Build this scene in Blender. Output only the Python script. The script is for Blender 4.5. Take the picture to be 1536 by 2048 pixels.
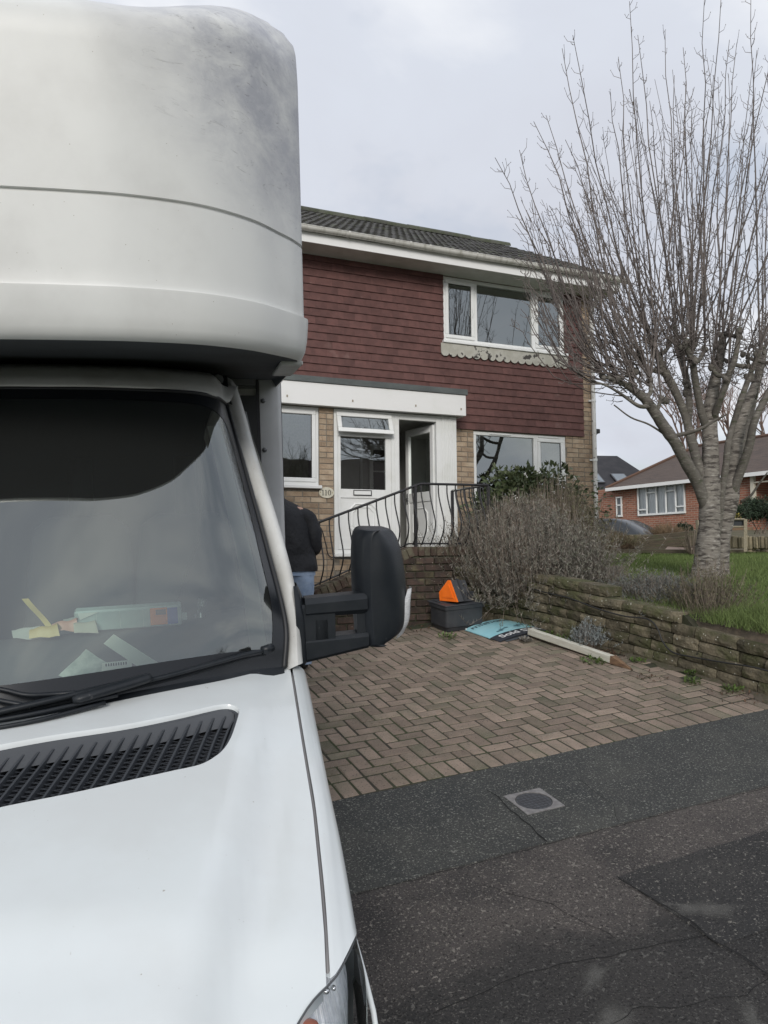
import bpy, math, random
import numpy as np
from math import sin, cos, pi, radians, sqrt, atan2
from mathutils import Vector, Matrix, noise as mnoise
from mathutils.geometry import delaunay_2d_cdt, tessellate_polygon

for o in list(bpy.data.objects):
    bpy.data.objects.remove(o)
random.seed(7)
rng = np.random.default_rng(11)
SC = bpy.context.scene
COL = SC.collection

# ------------------------------------------------------------------ camera
# world axes: X along the house front (to the right), Y away from the road, Z up
YAW, PITCH, ROLL = radians(23.206), radians(3.305), radians(-0.494)
EYE = np.array([0.0, 0.0, 1.6])
FPX = 1538.0
_f = np.array([sin(YAW) * cos(PITCH), cos(YAW) * cos(PITCH), sin(PITCH)])
_r = np.array([cos(YAW), -sin(YAW), 0.0])
_u = np.cross(_r, _f)
CR = cos(ROLL) * _r + sin(ROLL) * _u
CU = -sin(ROLL) * _r + cos(ROLL) * _u
CF = _f
cam_data = bpy.data.cameras.new('camera')
cam = bpy.data.objects.new('camera', cam_data)
COL.objects.link(cam)
cam.matrix_world = Matrix(((CR[0], CU[0], -CF[0], EYE[0]), (CR[1], CU[1], -CF[1], EYE[1]),
                           (CR[2], CU[2], -CF[2], EYE[2]), (0, 0, 0, 1)))
cam_data.sensor_fit = 'VERTICAL'
cam_data.sensor_height = 36.0
cam_data.sensor_width = 27.0
cam_data.lens = FPX / 2048 * 36
cam_data.clip_start = 0.05
cam_data.clip_end = 2000
SC.camera = cam


def at(px, py, fd):
    """point at forward distance fd on the sight line of a photograph pixel"""
    return EYE + (CR * (px - 768) / FPX + CU * (1024 - py) / FPX + CF) * fd


def proj(p):
    d = np.asarray(p, float) - EYE
    z = d @ CF
    return 768 + FPX * (d @ CR) / z, 1024 - FPX * (d @ CU) / z, z


# ------------------------------------------------------------------ light
SUN_EL, SUN_AZ = radians(24), radians(203)     # azimuth clockwise from +Y
world = bpy.data.worlds.new('World')
SC.world = world
world.use_nodes = True
nt = world.node_tree
nt.nodes.clear()
out = nt.nodes.new('ShaderNodeOutputWorld')
bg = nt.nodes.new('ShaderNodeBackground')
sky = nt.nodes.new('ShaderNodeTexSky')
sky.sky_type = 'NISHITA'
sky.sun_disc = False
sky.sun_elevation = SUN_EL
sky.sun_rotation = SUN_AZ
sky.air_density = 1.2
sky.dust_density = 2.5
bg.inputs['Strength'].default_value = 0.1
tc = nt.nodes.new('ShaderNodeTexCoord')
sep = nt.nodes.new('ShaderNodeSeparateXYZ')
nt.links.new(tc.outputs['Generated'], sep.inputs[0])


def wmath(op, a, b=None, clamp=False):
    n = nt.nodes.new('ShaderNodeMath')
    n.operation = op
    n.use_clamp = clamp
    for i, v in enumerate((a, b)):
        if v is None:
            continue
        if isinstance(v, (int, float)):
            n.inputs[i].default_value = v
        else:
            nt.links.new(v, n.inputs[i])
    return n.outputs[0]


zc = wmath('MAXIMUM', sep.outputs['Z'], 0.0)
zden = wmath('ADD', zc, 0.22)
cx = wmath('DIVIDE', sep.outputs['X'], zden)
cy = wmath('DIVIDE', sep.outputs['Y'], zden)
comb = nt.nodes.new('ShaderNodeCombineXYZ')
nt.links.new(cx, comb.inputs[0])
nt.links.new(cy, comb.inputs[1])
n1 = nt.nodes.new('ShaderNodeTexNoise')
n1.inputs['Scale'].default_value = 1.15
n1.inputs['Detail'].default_value = 7
n1.inputs['Roughness'].default_value = 0.52
n1.inputs['Distortion'].default_value = 0.35
nt.links.new(comb.outputs[0], n1.inputs['Vector'])
cr = nt.nodes.new('ShaderNodeValToRGB')
cr.color_ramp.elements[0].position = 0.36
cr.color_ramp.elements[0].color = (5.15, 5.35, 5.95, 1)
cr.color_ramp.elements[1].position = 0.64
cr.color_ramp.elements[1].color = (7.7, 7.8, 8.0, 1)
e = cr.color_ramp.elements.new(0.5)
e.color = (5.5, 5.8, 6.45, 1)
nt.links.new(n1.outputs['Fac'], cr.inputs['Fac'])
# overcast dome: a little brighter towards the zenith
grad = wmath('ADD', wmath('MULTIPLY', wmath('POWER', zc, 1.6), 0.06), 0.97)
cm = nt.nodes.new('ShaderNodeVectorMath')
cm.operation = 'SCALE'
nt.links.new(cr.outputs['Color'], cm.inputs[0])
nt.links.new(grad, cm.inputs['Scale'])
# thin places where the blue sky shows through
n2 = nt.nodes.new('ShaderNodeTexNoise')
n2.inputs['Scale'].default_value = 1.7
n2.inputs['Detail'].default_value = 5
n2.inputs['Roughness'].default_value = 0.6
nt.links.new(comb.outputs[0], n2.inputs['Vector'])
r2 = nt.nodes.new('ShaderNodeValToRGB')
r2.color_ramp.elements[0].position = 0.50
r2.color_ramp.elements[0].color = (0.0, 0.0, 0.0, 1)
r2.color_ramp.elements[1].position = 0.72
r2.color_ramp.elements[1].color = (0.42, 0.42, 0.42, 1)
nt.links.new(n2.outputs['Fac'], r2.inputs['Fac'])
mx = nt.nodes.new('ShaderNodeMix')
mx.data_type = 'RGBA'
nt.links.new(r2.outputs['Color'], mx.inputs[0])
nt.links.new(cm.outputs[0], mx.inputs[6])
nt.links.new(sky.outputs[0], mx.inputs[7])
nt.links.new(mx.outputs[2], bg.inputs['Color'])
nt.links.new(bg.outputs[0], out.inputs['Surface'])

sd = bpy.data.lights.new('sun', 'SUN')
sd.energy = 1.5
sd.angle = radians(20)
sd.color = (1.0, 0.96, 0.90)
sun = bpy.data.objects.new('sun', sd)
COL.objects.link(sun)
dvec = Vector((sin(SUN_AZ) * cos(SUN_EL), cos(SUN_AZ) * cos(SUN_EL), sin(SUN_EL)))
sun.rotation_euler = dvec.to_track_quat('Z', 'Y').to_euler()
sun.location = (-20, -20, 30)

SC.view_settings.view_transform = 'Standard'
SC.view_settings.look = 'None'
SC.view_settings.exposure = 0.38
SC.view_settings.gamma = 1.0
SC.view_settings.use_curve_mapping = False
SC.render.engine = 'CYCLES'
SC.cycles.max_bounces = 7
SC.cycles.transparent_max_bounces = 16
SC.cycles.use_denoising = True

# ------------------------------------------------------------------ helpers: objects


def tag(o, label=None, cat=None, group=None, kind=None):
    if label:
        o['label'] = label
    if cat:
        o['category'] = cat
    if group:
        o['group'] = group
    if kind:
        o['kind'] = kind
    return o


def empty(name, loc=(0, 0, 0), label=None, cat=None, group=None):
    o = bpy.data.objects.new(name, None)
    o.empty_display_size = 0.2
    COL.objects.link(o)
    o.location = loc
    return tag(o, label, cat, group)


def link(name, me, mat=None, parent=None, loc=None, rot=None, scale=None):
    o = bpy.data.objects.new(name, me)
    COL.objects.link(o)
    if parent is not None:
        o.parent = parent
    if mat is not None and not me.materials:
        me.materials.append(mat)
    if loc is not None:
        o.location = loc
    if rot is not None:
        o.rotation_euler = rot
    if scale is not None:
        o.scale = scale
    return o


class MB:
    def __init__(self):
        self.v, self.f, self.m = [], [], []
        self.mi = 0

    def add(self, vs, fs):
        b = len(self.v)
        self.v += [tuple(float(c) for c in p) for p in vs]
        for f in fs:
            self.f.append(tuple(i + b for i in f))
            self.m.append(self.mi)
        return self

    def box(self, x0, x1, y0, y1, z0, z1, ch=0.0, M=None):
        """box, chamfered when ch > 0; M = 4x4 matrix applied"""
        x0, x1 = sorted((x0, x1)); y0, y1 = sorted((y0, y1)); z0, z1 = sorted((z0, z1))
        if ch <= 0:
            vs = [(x, y, z) for x in (x0, x1) for y in (y0, y1) for z in (z0, z1)]
            fs = [(0, 1, 3, 2), (4, 6, 7, 5), (0, 4, 5, 1), (2, 3, 7, 6), (0, 2, 6, 4), (1, 5, 7, 3)]
        else:
            c = min(ch, (x1 - x0) * .45, (y1 - y0) * .45, (z1 - z0) * .45)
            vs, idx = [], {}
            for i, x in enumerate((x0, x1)):
                for j, y in enumerate((y0, y1)):
                    for k, z in enumerate((z0, z1)):
                        sx, sy, sz = 1 - 2 * i, 1 - 2 * j, 1 - 2 * k
                        idx[i, j, k, 0] = len(vs); vs.append((x, y + sy * c, z + sz * c))
                        idx[i, j, k, 1] = len(vs); vs.append((x + sx * c, y, z + sz * c))
                        idx[i, j, k, 2] = len(vs); vs.append((x + sx * c, y + sy * c, z))
            fs = []
            for i in (0, 1):
                a = [idx[i, 0, 0, 0], idx[i, 1, 0, 0], idx[i, 1, 1, 0], idx[i, 0, 1, 0]]
                fs.append(tuple(a if i else a[::-1]))
                a = [idx[0, i, 0, 1], idx[0, i, 1, 1], idx[1, i, 1, 1], idx[1, i, 0, 1]]
                fs.append(tuple(a if i else a[::-1]))
                a = [idx[0, 0, i, 2], idx[1, 0, i, 2], idx[1, 1, i, 2], idx[0, 1, i, 2]]
                fs.append(tuple(a if i else a[::-1]))
            for j in (0, 1):
                for k in (0, 1):
                    fs.append((idx[0, j, k, 1], idx[1, j, k, 1], idx[1, j, k, 2], idx[0, j, k, 2]))
            for i in (0, 1):
                for k in (0, 1):
                    fs.append((idx[i, 0, k, 0], idx[i, 1, k, 0], idx[i, 1, k, 2], idx[i, 0, k, 2]))
                for j in (0, 1):
                    fs.append((idx[i, j, 0, 0], idx[i, j, 1, 0], idx[i, j, 1, 1], idx[i, j, 0, 1]))
            for i in (0, 1):
                for j in (0, 1):
                    for k in (0, 1):
                        fs.append((idx[i, j, k, 0], idx[i, j, k, 1], idx[i, j, k, 2]))
        if M is not None:
            vs = [tuple(M @ Vector(v)) for v in vs]
        return self.add(vs, fs)

    def tube(self, pts, rad, n=8, cap=True, flat=1.0):
        pts = [np.asarray(p, float) for p in pts]
        if not hasattr(rad, '__len__'):
            rad = [rad] * len(pts)
        prev = None
        rings = []
        for i, p in enumerate(pts):
            a = pts[max(0, i - 1)]; b = pts[min(len(pts) - 1, i + 1)]
            t = b - a; t /= (np.linalg.norm(t) + 1e-9)
            if prev is None:
                h = np.array([0, 0, 1.0]) if abs(t[2]) < .9 else np.array([1.0, 0, 0])
                u = np.cross(t, h)
            else:
                u = prev - t * (prev @ t)
            u /= (np.linalg.norm(u) + 1e-9)
            prev = u
            w = np.cross(t, u)
            rings.append([p + rad[i] * (cos(2 * pi * k / n) * u + flat * sin(2 * pi * k / n) * w) for k in range(n)])
        b = len(self.v)
        vs = [v for r in rings for v in r]
        fs = []
        for i in range(len(rings) - 1):
            for k in range(n):
                k2 = (k + 1) % n
                fs.append((i * n + k, i * n + k2, (i + 1) * n + k2, (i + 1) * n + k))
        if cap:
            fs.append(tuple(range(n))[::-1])
            fs.append(tuple((len(rings) - 1) * n + k for k in range(n)))
        return self.add(vs, fs)

    def prism(self, poly, axis, d0, d1):
        """poly = 2D outline; axis = the axis it is swept along (others in order)"""
        n = len(poly)
        def mk(p, d):
            if axis == 'x': return (d, p[0], p[1])
            if axis == 'y': return (p[0], d, p[1])
            return (p[0], p[1], d)
        vs = [mk(p, d0) for p in poly] + [mk(p, d1) for p in poly]
        fs = [(i, (i + 1) % n, n + (i + 1) % n, n + i) for i in range(n)]
        tri = tessellate_polygon([[Vector((p[0], p[1], 0)) for p in poly]])
        for t in tri:
            fs.append(tuple(t)); fs.append(tuple(n + i for i in t[::-1]))
        return self.add(vs, fs)

    def grid(self, P, close_u=False, close_v=False):
        """P[i][j] points"""
        P = np.asarray(P, float)
        a, b = P.shape[:2]
        fs = []
        for i in range(a if close_u else a - 1):
            for j in range(b if close_v else b - 1):
                i2, j2 = (i + 1) % a, (j + 1) % b
                fs.append((i * b + j, i * b + j2, i2 * b + j2, i2 * b + j))
        return self.add(P.reshape(-1, 3), fs)

    def sphere(self, c, r, nu=10, nv=6):
        r = r if hasattr(r, '__len__') else (r, r, r)
        P = [[(c[0] + r[0] * sin(pi * j / nv) * cos(2 * pi * i / nu), c[1] + r[1] * sin(pi * j / nv) * sin(2 * pi * i / nu),
               c[2] + r[2] * cos(pi * j / nv)) for j in range(nv + 1)] for i in range(nu)]
        return self.grid(P, close_u=True)

    def build(self, name, mat=None, parent=None, smooth=False, angle=None, kind=None, fix=True, weld=False, **kw):
        me = bpy.data.meshes.new(name)
        me.from_pydata(self.v, [], self.f)
        if mat is not None:
            for mm in (mat if isinstance(mat, (list, tuple)) else [mat]):
                me.materials.append(mm)
        if isinstance(mat, (list, tuple)):
            me.polygons.foreach_set('material_index', self.m)
        if fix and len(self.f) < 60000:
            import bmesh
            bm = bmesh.new(); bm.from_mesh(me)
            if weld:
                bmesh.ops.remove_doubles(bm, verts=bm.verts, dist=1e-5)
            bmesh.ops.recalc_face_normals(bm, faces=bm.faces)
            bm.to_mesh(me); bm.free()
        if smooth:
            me.shade_smooth()
            if angle:
                me.set_sharp_from_angle(angle=radians(angle))
        me.update()
        o = link(name, me, None, parent, **kw)
        if kind:
            o['kind'] = kind
        return o


def mesh_np(name, V, F, mat, parent=None, kind=None, smooth=False):
    """fast mesh from numpy verts (n,3) and faces (m,k)"""
    V = np.asarray(V, np.float32); F = np.asarray(F, np.int32)
    k = F.shape[1]
    me = bpy.data.meshes.new(name)
    me.vertices.add(len(V)); me.vertices.foreach_set('co', V.ravel())
    me.loops.add(F.size); me.loops.foreach_set('vertex_index', F.ravel())
    me.polygons.add(len(F)); me.polygons.foreach_set('loop_start', np.arange(0, F.size, k, dtype=np.int32))
    me.update(calc_edges=True)
    me.validate()
    if smooth:
        me.shade_smooth()
    for mm in (mat if isinstance(mat, (list, tuple)) else [mat]):
        me.materials.append(mm)
    o = link(name, me, None, parent)
    if kind:
        o['kind'] = kind
    return o


def catmull(P, n):
    """P (k, ...) -> resampled n points along axis 0, through all control points"""
    P = np.asarray(P, float)
    k = len(P)
    Q = np.concatenate([[2 * P[0] - P[1]], P, [2 * P[-1] - P[-2]]])
    out = []
    for t in np.linspace(0, k - 1, n):
        i = min(int(t), k - 2); x = t - i
        p0, p1, p2, p3 = Q[i], Q[i + 1], Q[i + 2], Q[i + 3]
        out.append(.5 * ((2 * p1) + (-p0 + p2) * x + (2 * p0 - 5 * p1 + 4 * p2 - p3) * x * x + (-p0 + 3 * p1 - 3 * p2 + p3) * x ** 3))
    return np.array(out)


def loft(G, nu, nv):
    G = np.asarray(G, float)
    A = catmull(G, nu)
    return catmull(A.transpose(1, 0, 2), nv).transpose(1, 0, 2)


# ------------------------------------------------------------------ helpers: materials
MATS = {}


def mat(name, c, rough=.6, c2=None, ns=4.0, nd=5, lo=.35, hi=.65, stretch=None, rnd=0.0, island=False,
        bump=0.0, bs=60.0, metal=0.0, spec=.5, coat=0.0, spots=None, c3=None, n3=1.5, lo3=.5, hi3=.7, sss=0, rvar=0.0, flecks=None):
    """procedural surface: base colour c, noise-mixed with c2 and c3, per-object or per-island variation rnd, fine relief bump"""
    if name in MATS:
        return MATS[name]
    m = bpy.data.materials.new(name)
    m.use_nodes = True
    t = m.node_tree
    b = t.nodes['Principled BSDF']
    L = t.links.new
    tcn = t.nodes.new('ShaderNodeTexCoord')
    vec = tcn.outputs['Object']
    mp = t.nodes.new('ShaderNodeMapping')
    L(vec, mp.inputs[0])
    if stretch:
        mp.inputs['Scale'].default_value = stretch
    oi = t.nodes.new('ShaderNodeObjectInfo')
    if rnd or island:
        ad = t.nodes.new('ShaderNodeMath'); ad.operation = 'ADD'
        L(oi.outputs['Random'], ad.inputs[0])
        geo = t.nodes.new('ShaderNodeNewGeometry')
        if island:
            L(geo.outputs['Random Per Island'], ad.inputs[1])
        else:
            ad.inputs[1].default_value = 0
        fr = t.nodes.new('ShaderNodeMath'); fr.operation = 'FRACT'
        L(ad.outputs[0], fr.inputs[0])
        rv = fr.outputs[0]
        # shift the noise for every piece, so no two look alike
        sc = t.nodes.new('ShaderNodeMath'); sc.operation = 'MULTIPLY'; sc.inputs[1].default_value = 37.0
        L(rv, sc.inputs[0])
        cb = t.nodes.new('ShaderNodeCombineXYZ'); L(sc.outputs[0], cb.inputs[0]); L(sc.outputs[0], cb.inputs[2])
        L(cb.outputs[0], mp.inputs['Location'])
    col = None
    rgb = t.nodes.new('ShaderNodeRGB'); rgb.outputs[0].default_value = (*c, 1)
    col = rgb.outputs[0]

    def noise(scale, detail):
        n = t.nodes.new('ShaderNodeTexNoise')
        n.inputs['Scale'].default_value = scale
        n.inputs['Detail'].default_value = detail
        n.inputs['Roughness'].default_value = .6
        L(mp.outputs[0], n.inputs['Vector'])
        return n.outputs['Fac']

    def mixc(colA, cB, fac):
        x = t.nodes.new('ShaderNodeMix'); x.data_type = 'RGBA'
        L(fac, x.inputs[0]); L(colA, x.inputs[6]); x.inputs[7].default_value = (*cB, 1)
        return x.outputs[2]

    def ramp(f, a, z):
        r = t.nodes.new('ShaderNodeMapRange')
        r.inputs[1].default_value = a; r.inputs[2].default_value = z
        r.interpolation_type = 'SMOOTHSTEP'
        L(f, r.inputs[0])
        return r.outputs[0]
    if c2:
        col = mixc(col, c2, ramp(noise(ns, nd), lo, hi))
    if c3:
        col = mixc(col, c3, ramp(noise(n3, 6), lo3, hi3))
    if spots:
        vo = t.nodes.new('ShaderNodeTexVoronoi'); vo.inputs['Scale'].default_value = spots[0]
        L(mp.outputs[0], vo.inputs['Vector'])
        col = mixc(col, spots[2], ramp(vo.outputs['Distance'], spots[1], spots[1] * .6))
    for fk in (flecks or []):
        col = mixc(col, fk[3], ramp(noise(fk[0], 3), fk[1], fk[2]))
    if rnd:
        mr = t.nodes.new('ShaderNodeMapRange')
        mr.inputs[3].default_value = 1 - rnd; mr.inputs[4].default_value = 1 + rnd
        L(rv, mr.inputs[0])
        vm = t.nodes.new('ShaderNodeVectorMath'); vm.operation = 'SCALE'
        L(col, vm.inputs[0]); L(mr.outputs[0], vm.inputs['Scale'])
        col = vm.outputs[0]
    L(col, b.inputs['Base Color'])
    b.inputs['Roughness'].default_value = rough
    if rvar:
        mr = t.nodes.new('ShaderNodeMapRange')
        mr.inputs[3].default_value = max(0, rough - rvar); mr.inputs[4].default_value = min(1, rough + rvar)
        L(noise(ns * 1.7, 5), mr.inputs[0]); L(mr.outputs[0], b.inputs['Roughness'])
    b.inputs['Metallic'].default_value = metal
    b.inputs['Specular IOR Level'].default_value = spec
    if coat:
        b.inputs['Coat Weight'].default_value = coat
        b.inputs['Coat Roughness'].default_value = .08
    if bump:
        bn = t.nodes.new('ShaderNodeBump')
        bn.inputs['Strength'].default_value = min(1, bump)
        bn.inputs['Distance'].default_value = .01 if bump <= 1 else .01 * bump
        L(noise(bs, 6), bn.inputs['Height'])
        L(bn.outputs[0], b.inputs['Normal'])
    MATS[name] = m
    return m


def glassmat(name, tint=(.55, .62, .58), ior=1.9, rough=.0, through=1.0, dust_haze=0.0, wav=.12):
    """a single pane: Fresnel mirror over a tinted see-through sheet"""
    if name in MATS:
        return MATS[name]
    m = bpy.data.materials.new(name); m.use_nodes = True
    t = m.node_tree; t.nodes.clear(); L = t.links.new
    o = t.nodes.new('ShaderNodeOutputMaterial')
    fr = t.nodes.new('ShaderNodeFresnel'); fr.inputs['IOR'].default_value = ior
    gl = t.nodes.new('ShaderNodeBsdfGlossy'); gl.inputs['Roughness'].default_value = rough
    gl.inputs['Color'].default_value = (.93, .98, .96, 1)
    tr = t.nodes.new('ShaderNodeBsdfTransparent'); tr.inputs['Color'].default_value = (*[x * through for x in tint], 1)
    tcn = t.nodes.new('ShaderNodeTexCoord')
    nz = t.nodes.new('ShaderNodeTexNoise'); nz.inputs['Scale'].default_value = 1.3; nz.inputs['Detail'].default_value = 2
    L(tcn.outputs['Object'], nz.inputs['Vector'])
    bp = t.nodes.new('ShaderNodeBump'); bp.inputs['Strength'].default_value = wav; bp.inputs['Distance'].default_value = .02
    L(nz.outputs['Fac'], bp.inputs['Height'])
    if wav:
        L(bp.outputs[0], gl.inputs['Normal'])
    mxs = t.nodes.new('ShaderNodeMixShader')
    L(fr.outputs[0], mxs.inputs[0]); L(tr.outputs[0], mxs.inputs[1]); L(gl.outputs[0], mxs.inputs[2])
    if dust_haze:
        df = t.nodes.new('ShaderNodeBsdfDiffuse'); df.inputs['Color'].default_value = (.6, .62, .6, 1)  # dusty film; its pale colour also paints in haze light from behind the pane
        m2 = t.nodes.new('ShaderNodeMixShader'); m2.inputs[0].default_value = dust_haze
        L(mxs.outputs[0], m2.inputs[1]); L(df.outputs[0], m2.inputs[2]); L(m2.outputs[0], o.inputs['Surface'])
    else:
        L(mxs.outputs[0], o.inputs['Surface'])
    MATS[name] = m
    return m


UPVC = mat('white_upvc', (.76, .77, .76), .32, c2=(.68, .69, .66), ns=3, lo=.45, hi=.8, spec=.4)
WHITEP = mat('white_board', (.77, .77, .76), .38, c2=(.70, .71, .68), ns=2.2, lo=.5, hi=.85, bump=.15, bs=12)
DIRTYW = mat('weathered_white', (.62, .61, .57), .5, c2=(.40, .39, .34), ns=9, lo=.4, hi=.75, stretch=(.5, 1, 3))
GLASSH = glassmat('window_glass', (.62, .65, .64), 3.4)
GLASSV = glassmat('windscreen_glass', (.84, .95, .88), 2.6, dust_haze=.02, wav=0)
BLACKPL = mat('black_plastic', (.011, .014, .018), .40, c2=(.017, .020, .024), ns=8, bump=.10, bs=900, spec=.32, rvar=.07, c3=(.06, .062, .065), n3=22, lo3=.68, hi3=.74)
DARKIN = mat('dark_interior', (.035, .036, .036), .7)
MORTAR = mat('mortar', (.26, .23, .19), .9, c2=(.18, .16, .13), ns=20, bump=.5, bs=200)
IRON = mat('black_iron', (.022, .022, .024), .45, c2=(.05, .035, .028), ns=14, lo=.55, hi=.8)
SOIL = mat('soil', (.125, .098, .070), .95, c2=(.075, .062, .045), ns=18, bump=.6, bs=60)
# ------------------------------------------------------------------ ground
GA, GB, GC = -.31, .066, .13


def G(x, y):
    return GA + GB * x + GC * y


def ground_h(x, y):
    """the land under and beyond the drive"""
    yy = y if y < 7.4 else 7.4 + (y - 7.4) * .35
    if y < -1.0:
        yy = -1.0
    h = GA + GB * x + GC * yy
    if x > 10:
        h = h - GB * (x - 10) * .25
    r = max(0, (sqrt(x * x + y * y) - 60) / 200)
    return h - .10 - r * 4


m = MB()
xs = np.concatenate([np.linspace(-400, -30, 12), np.linspace(-24, 40, 33), np.linspace(60, 400, 10)])
ys = np.concatenate([np.linspace(-400, -30, 12), np.linspace(-24, 60, 43), np.linspace(80, 500, 10)])
m.grid([[(x, y, ground_h(x, y)) for y in ys] for x in xs])
tag(m.build('ground', mat('rough_ground', (.055, .075, .028), .95, c2=(.07, .06, .035), ns=.5, bump=1, bs=8), smooth=True), kind='structure')

ASPH = mat('asphalt_newer', (.058, .060, .058), .80, c2=(.082, .083, .076), ns=2.2, lo=.4, hi=.7, bump=1.3, bs=150,
           spots=(60, .15, (.22, .21, .19)), flecks=[(95, .57, .66, (.25, .25, .225)), (60, .63, .68, (.30, .30, .27)), (110, .42, .34, (.024, .025, .026))], c3=(.046, .050, .051), n3=.8, spec=.35)
ASPHR = mat('asphalt_reddish', (.122, .108, .100), .85, c2=(.088, .081, .077), ns=1.3, lo=.35, hi=.7, bump=2.4, bs=110,
            spots=(55, .17, (.30, .28, .25)), flecks=[(120, .57, .66, (.24, .215, .19)), (100, .44, .36, (.035, .030, .030)), (55, .60, .66, (.30, .275, .245))], c3=(.052, .050, .050), n3=.7, lo3=.45, hi3=.6, spec=.35)
ASPHD = mat('asphalt_dark_patch', (.048, .047, .047), .82, c2=(.070, .067, .064), ns=2.0, lo=.4, hi=.7, bump=2.4, bs=120,
            spots=(55, .16, (.27, .255, .23)), flecks=[(120, .59, .68, (.19, .18, .165)), (95, .44, .36, (.020, .020, .022)), (55, .61, .67, (.28, .265, .235))], c3=(.13, .125, .115), n3=1.6, lo3=.60, hi3=.70, spec=.35)


def sheet(name, poly, z_off, material, thick=.03, jag=.0, kind='structure', seed=1):
    """flat sheet lying on the slope, outline made slightly ragged"""
    rr = random.Random(seed)
    pts = []
    n = len(poly)
    for i in range(n):
        a, b = poly[i], poly[(i + 1) % n]
        L_ = math.dist(a, b)
        k = max(1, int(L_ / .06)) if jag else 1
        k = min(k, 160)
        for q in range(k):
            t = q / k
            x = a[0] + (b[0] - a[0]) * t; y = a[1] + (b[1] - a[1]) * t
            if jag and q:
                nn = mnoise.noise(Vector((x * 6, y * 6, seed))) * jag + rr.uniform(-1, 1) * jag * .25
                dx, dy = (b[1] - a[1]) / L_, -(b[0] - a[0]) / L_
                x += dx * nn; y += dy * nn
            pts.append((x, y))
    m = MB()
    k = len(pts)
    vs = [(x, y, G(x, y) + z_off) for x, y in pts] + [(x, y, G(x, y) + z_off - thick) for x, y in pts]
    tri = tessellate_polygon([[Vector((p[0], p[1], 0)) for p in pts]])
    fs = [tuple(t) for t in tri] + [(i, (i + 1) % k, k + (i + 1) % k, k + i) for i in range(k)]
    m.add(vs, fs)
    o = m.build(name, material)
    if kind:
        o['kind'] = kind
    return o


# newer dark strip next to the drive, older red-brown surface towards the road, worn dark patches
strip = sheet('pavement', [(-9, 3.13), (2.17, 3.13), (2.6, 3.125), (14, 3.05), (14, 3.962), (-9, 3.962)], .000, ASPH, .06, .012, seed=3)
road_old = sheet('pavement_old', [(-9, .9), (14, .9), (14, 3.10), (2.6, 3.17), (2.17, 3.17), (-9, 3.17)], -.005, ASPHR, .06, .010, seed=5)
patch = sheet('pavement_patch', [(2.28, 2.76), (5.2, 2.80), (5.2, 2.2), (2.32, 2.24)], -.001, ASPHD, .05, .012, seed=8)
# the older surface grows darker and more worn towards the road, with a soft ragged limit
_t = ASPHR.node_tree; _L = _t.links.new; _pb = _t.nodes['Principled BSDF']; _src = _pb.inputs['Base Color'].links[0].from_socket
_tc = _t.nodes.new('ShaderNodeTexCoord'); _sx = _t.nodes.new('ShaderNodeSeparateXYZ'); _L(_tc.outputs['Object'], _sx.inputs[0])
_nz = _t.nodes.new('ShaderNodeTexNoise'); _nz.inputs['Scale'].default_value = 2.6; _nz.inputs['Detail'].default_value = 9; _nz.inputs['Roughness'].default_value = .68; _L(_tc.outputs['Object'], _nz.inputs['Vector'])
_m = _t.nodes.new('ShaderNodeMath'); _m.operation = 'MULTIPLY_ADD'; _L(_nz.outputs['Fac'], _m.inputs[0]); _m.inputs[1].default_value = 1.1; _L(_sx.outputs['Y'], _m.inputs[2])
_mr = _t.nodes.new('ShaderNodeMapRange'); _mr.inputs[1].default_value = 3.18; _mr.inputs[2].default_value = 2.98; _mr.inputs[3].default_value = 0; _mr.inputs[4].default_value = 1; _L(_m.outputs[0], _mr.inputs[0])
_mx = _t.nodes.new('ShaderNodeMix'); _mx.data_type = 'RGBA'; _mx.blend_type = 'MULTIPLY'; _L(_mr.outputs[0], _mx.inputs[0]); _L(_src, _mx.inputs[6]); _mx.inputs[7].default_value = (.50, .53, .55, 1); _L(_mx.outputs[2], _pb.inputs['Base Color'])
patch2 = road_old
sheet('road', [(-60, -7.5), (60, -7.5), (60, .9), (-60, .9)], -.135, mat('road_asphalt', (.05, .05, .052), .85, c2=(.07, .07, .068), ns=1, bump=1, bs=150), .08)
DUST = mat('dusty_stain', (.17, .166, .155), .9, c2=(.12, .117, .108), ns=9, bump=.8, bs=200, spots=(170, .2, (.2, .19, .17)))


_t = DUST.node_tree
_at = _t.nodes.new('ShaderNodeAttribute'); _at.attribute_name = 'fade'
_nz = _t.nodes.new('ShaderNodeTexNoise'); _nz.inputs['Scale'].default_value = 17; _nz.inputs['Detail'].default_value = 7; _nz.inputs['Roughness'].default_value = .7
_tc = _t.nodes.new('ShaderNodeTexCoord'); _t.links.new(_tc.outputs['Object'], _nz.inputs['Vector'])
_ad = _t.nodes.new('ShaderNodeMath'); _ad.operation = 'ADD'; _t.links.new(_at.outputs['Fac'], _ad.inputs[0]); _t.links.new(_nz.outputs['Fac'], _ad.inputs[1])
_mr = _t.nodes.new('ShaderNodeMapRange'); _mr.inputs[1].default_value = .72; _mr.inputs[2].default_value = 1.25; _mr.inputs[4].default_value = .6
_t.links.new(_ad.outputs[0], _mr.inputs[0]); _t.links.new(_mr.outputs[0], _t.nodes['Principled BSDF'].inputs['Alpha'])


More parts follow.
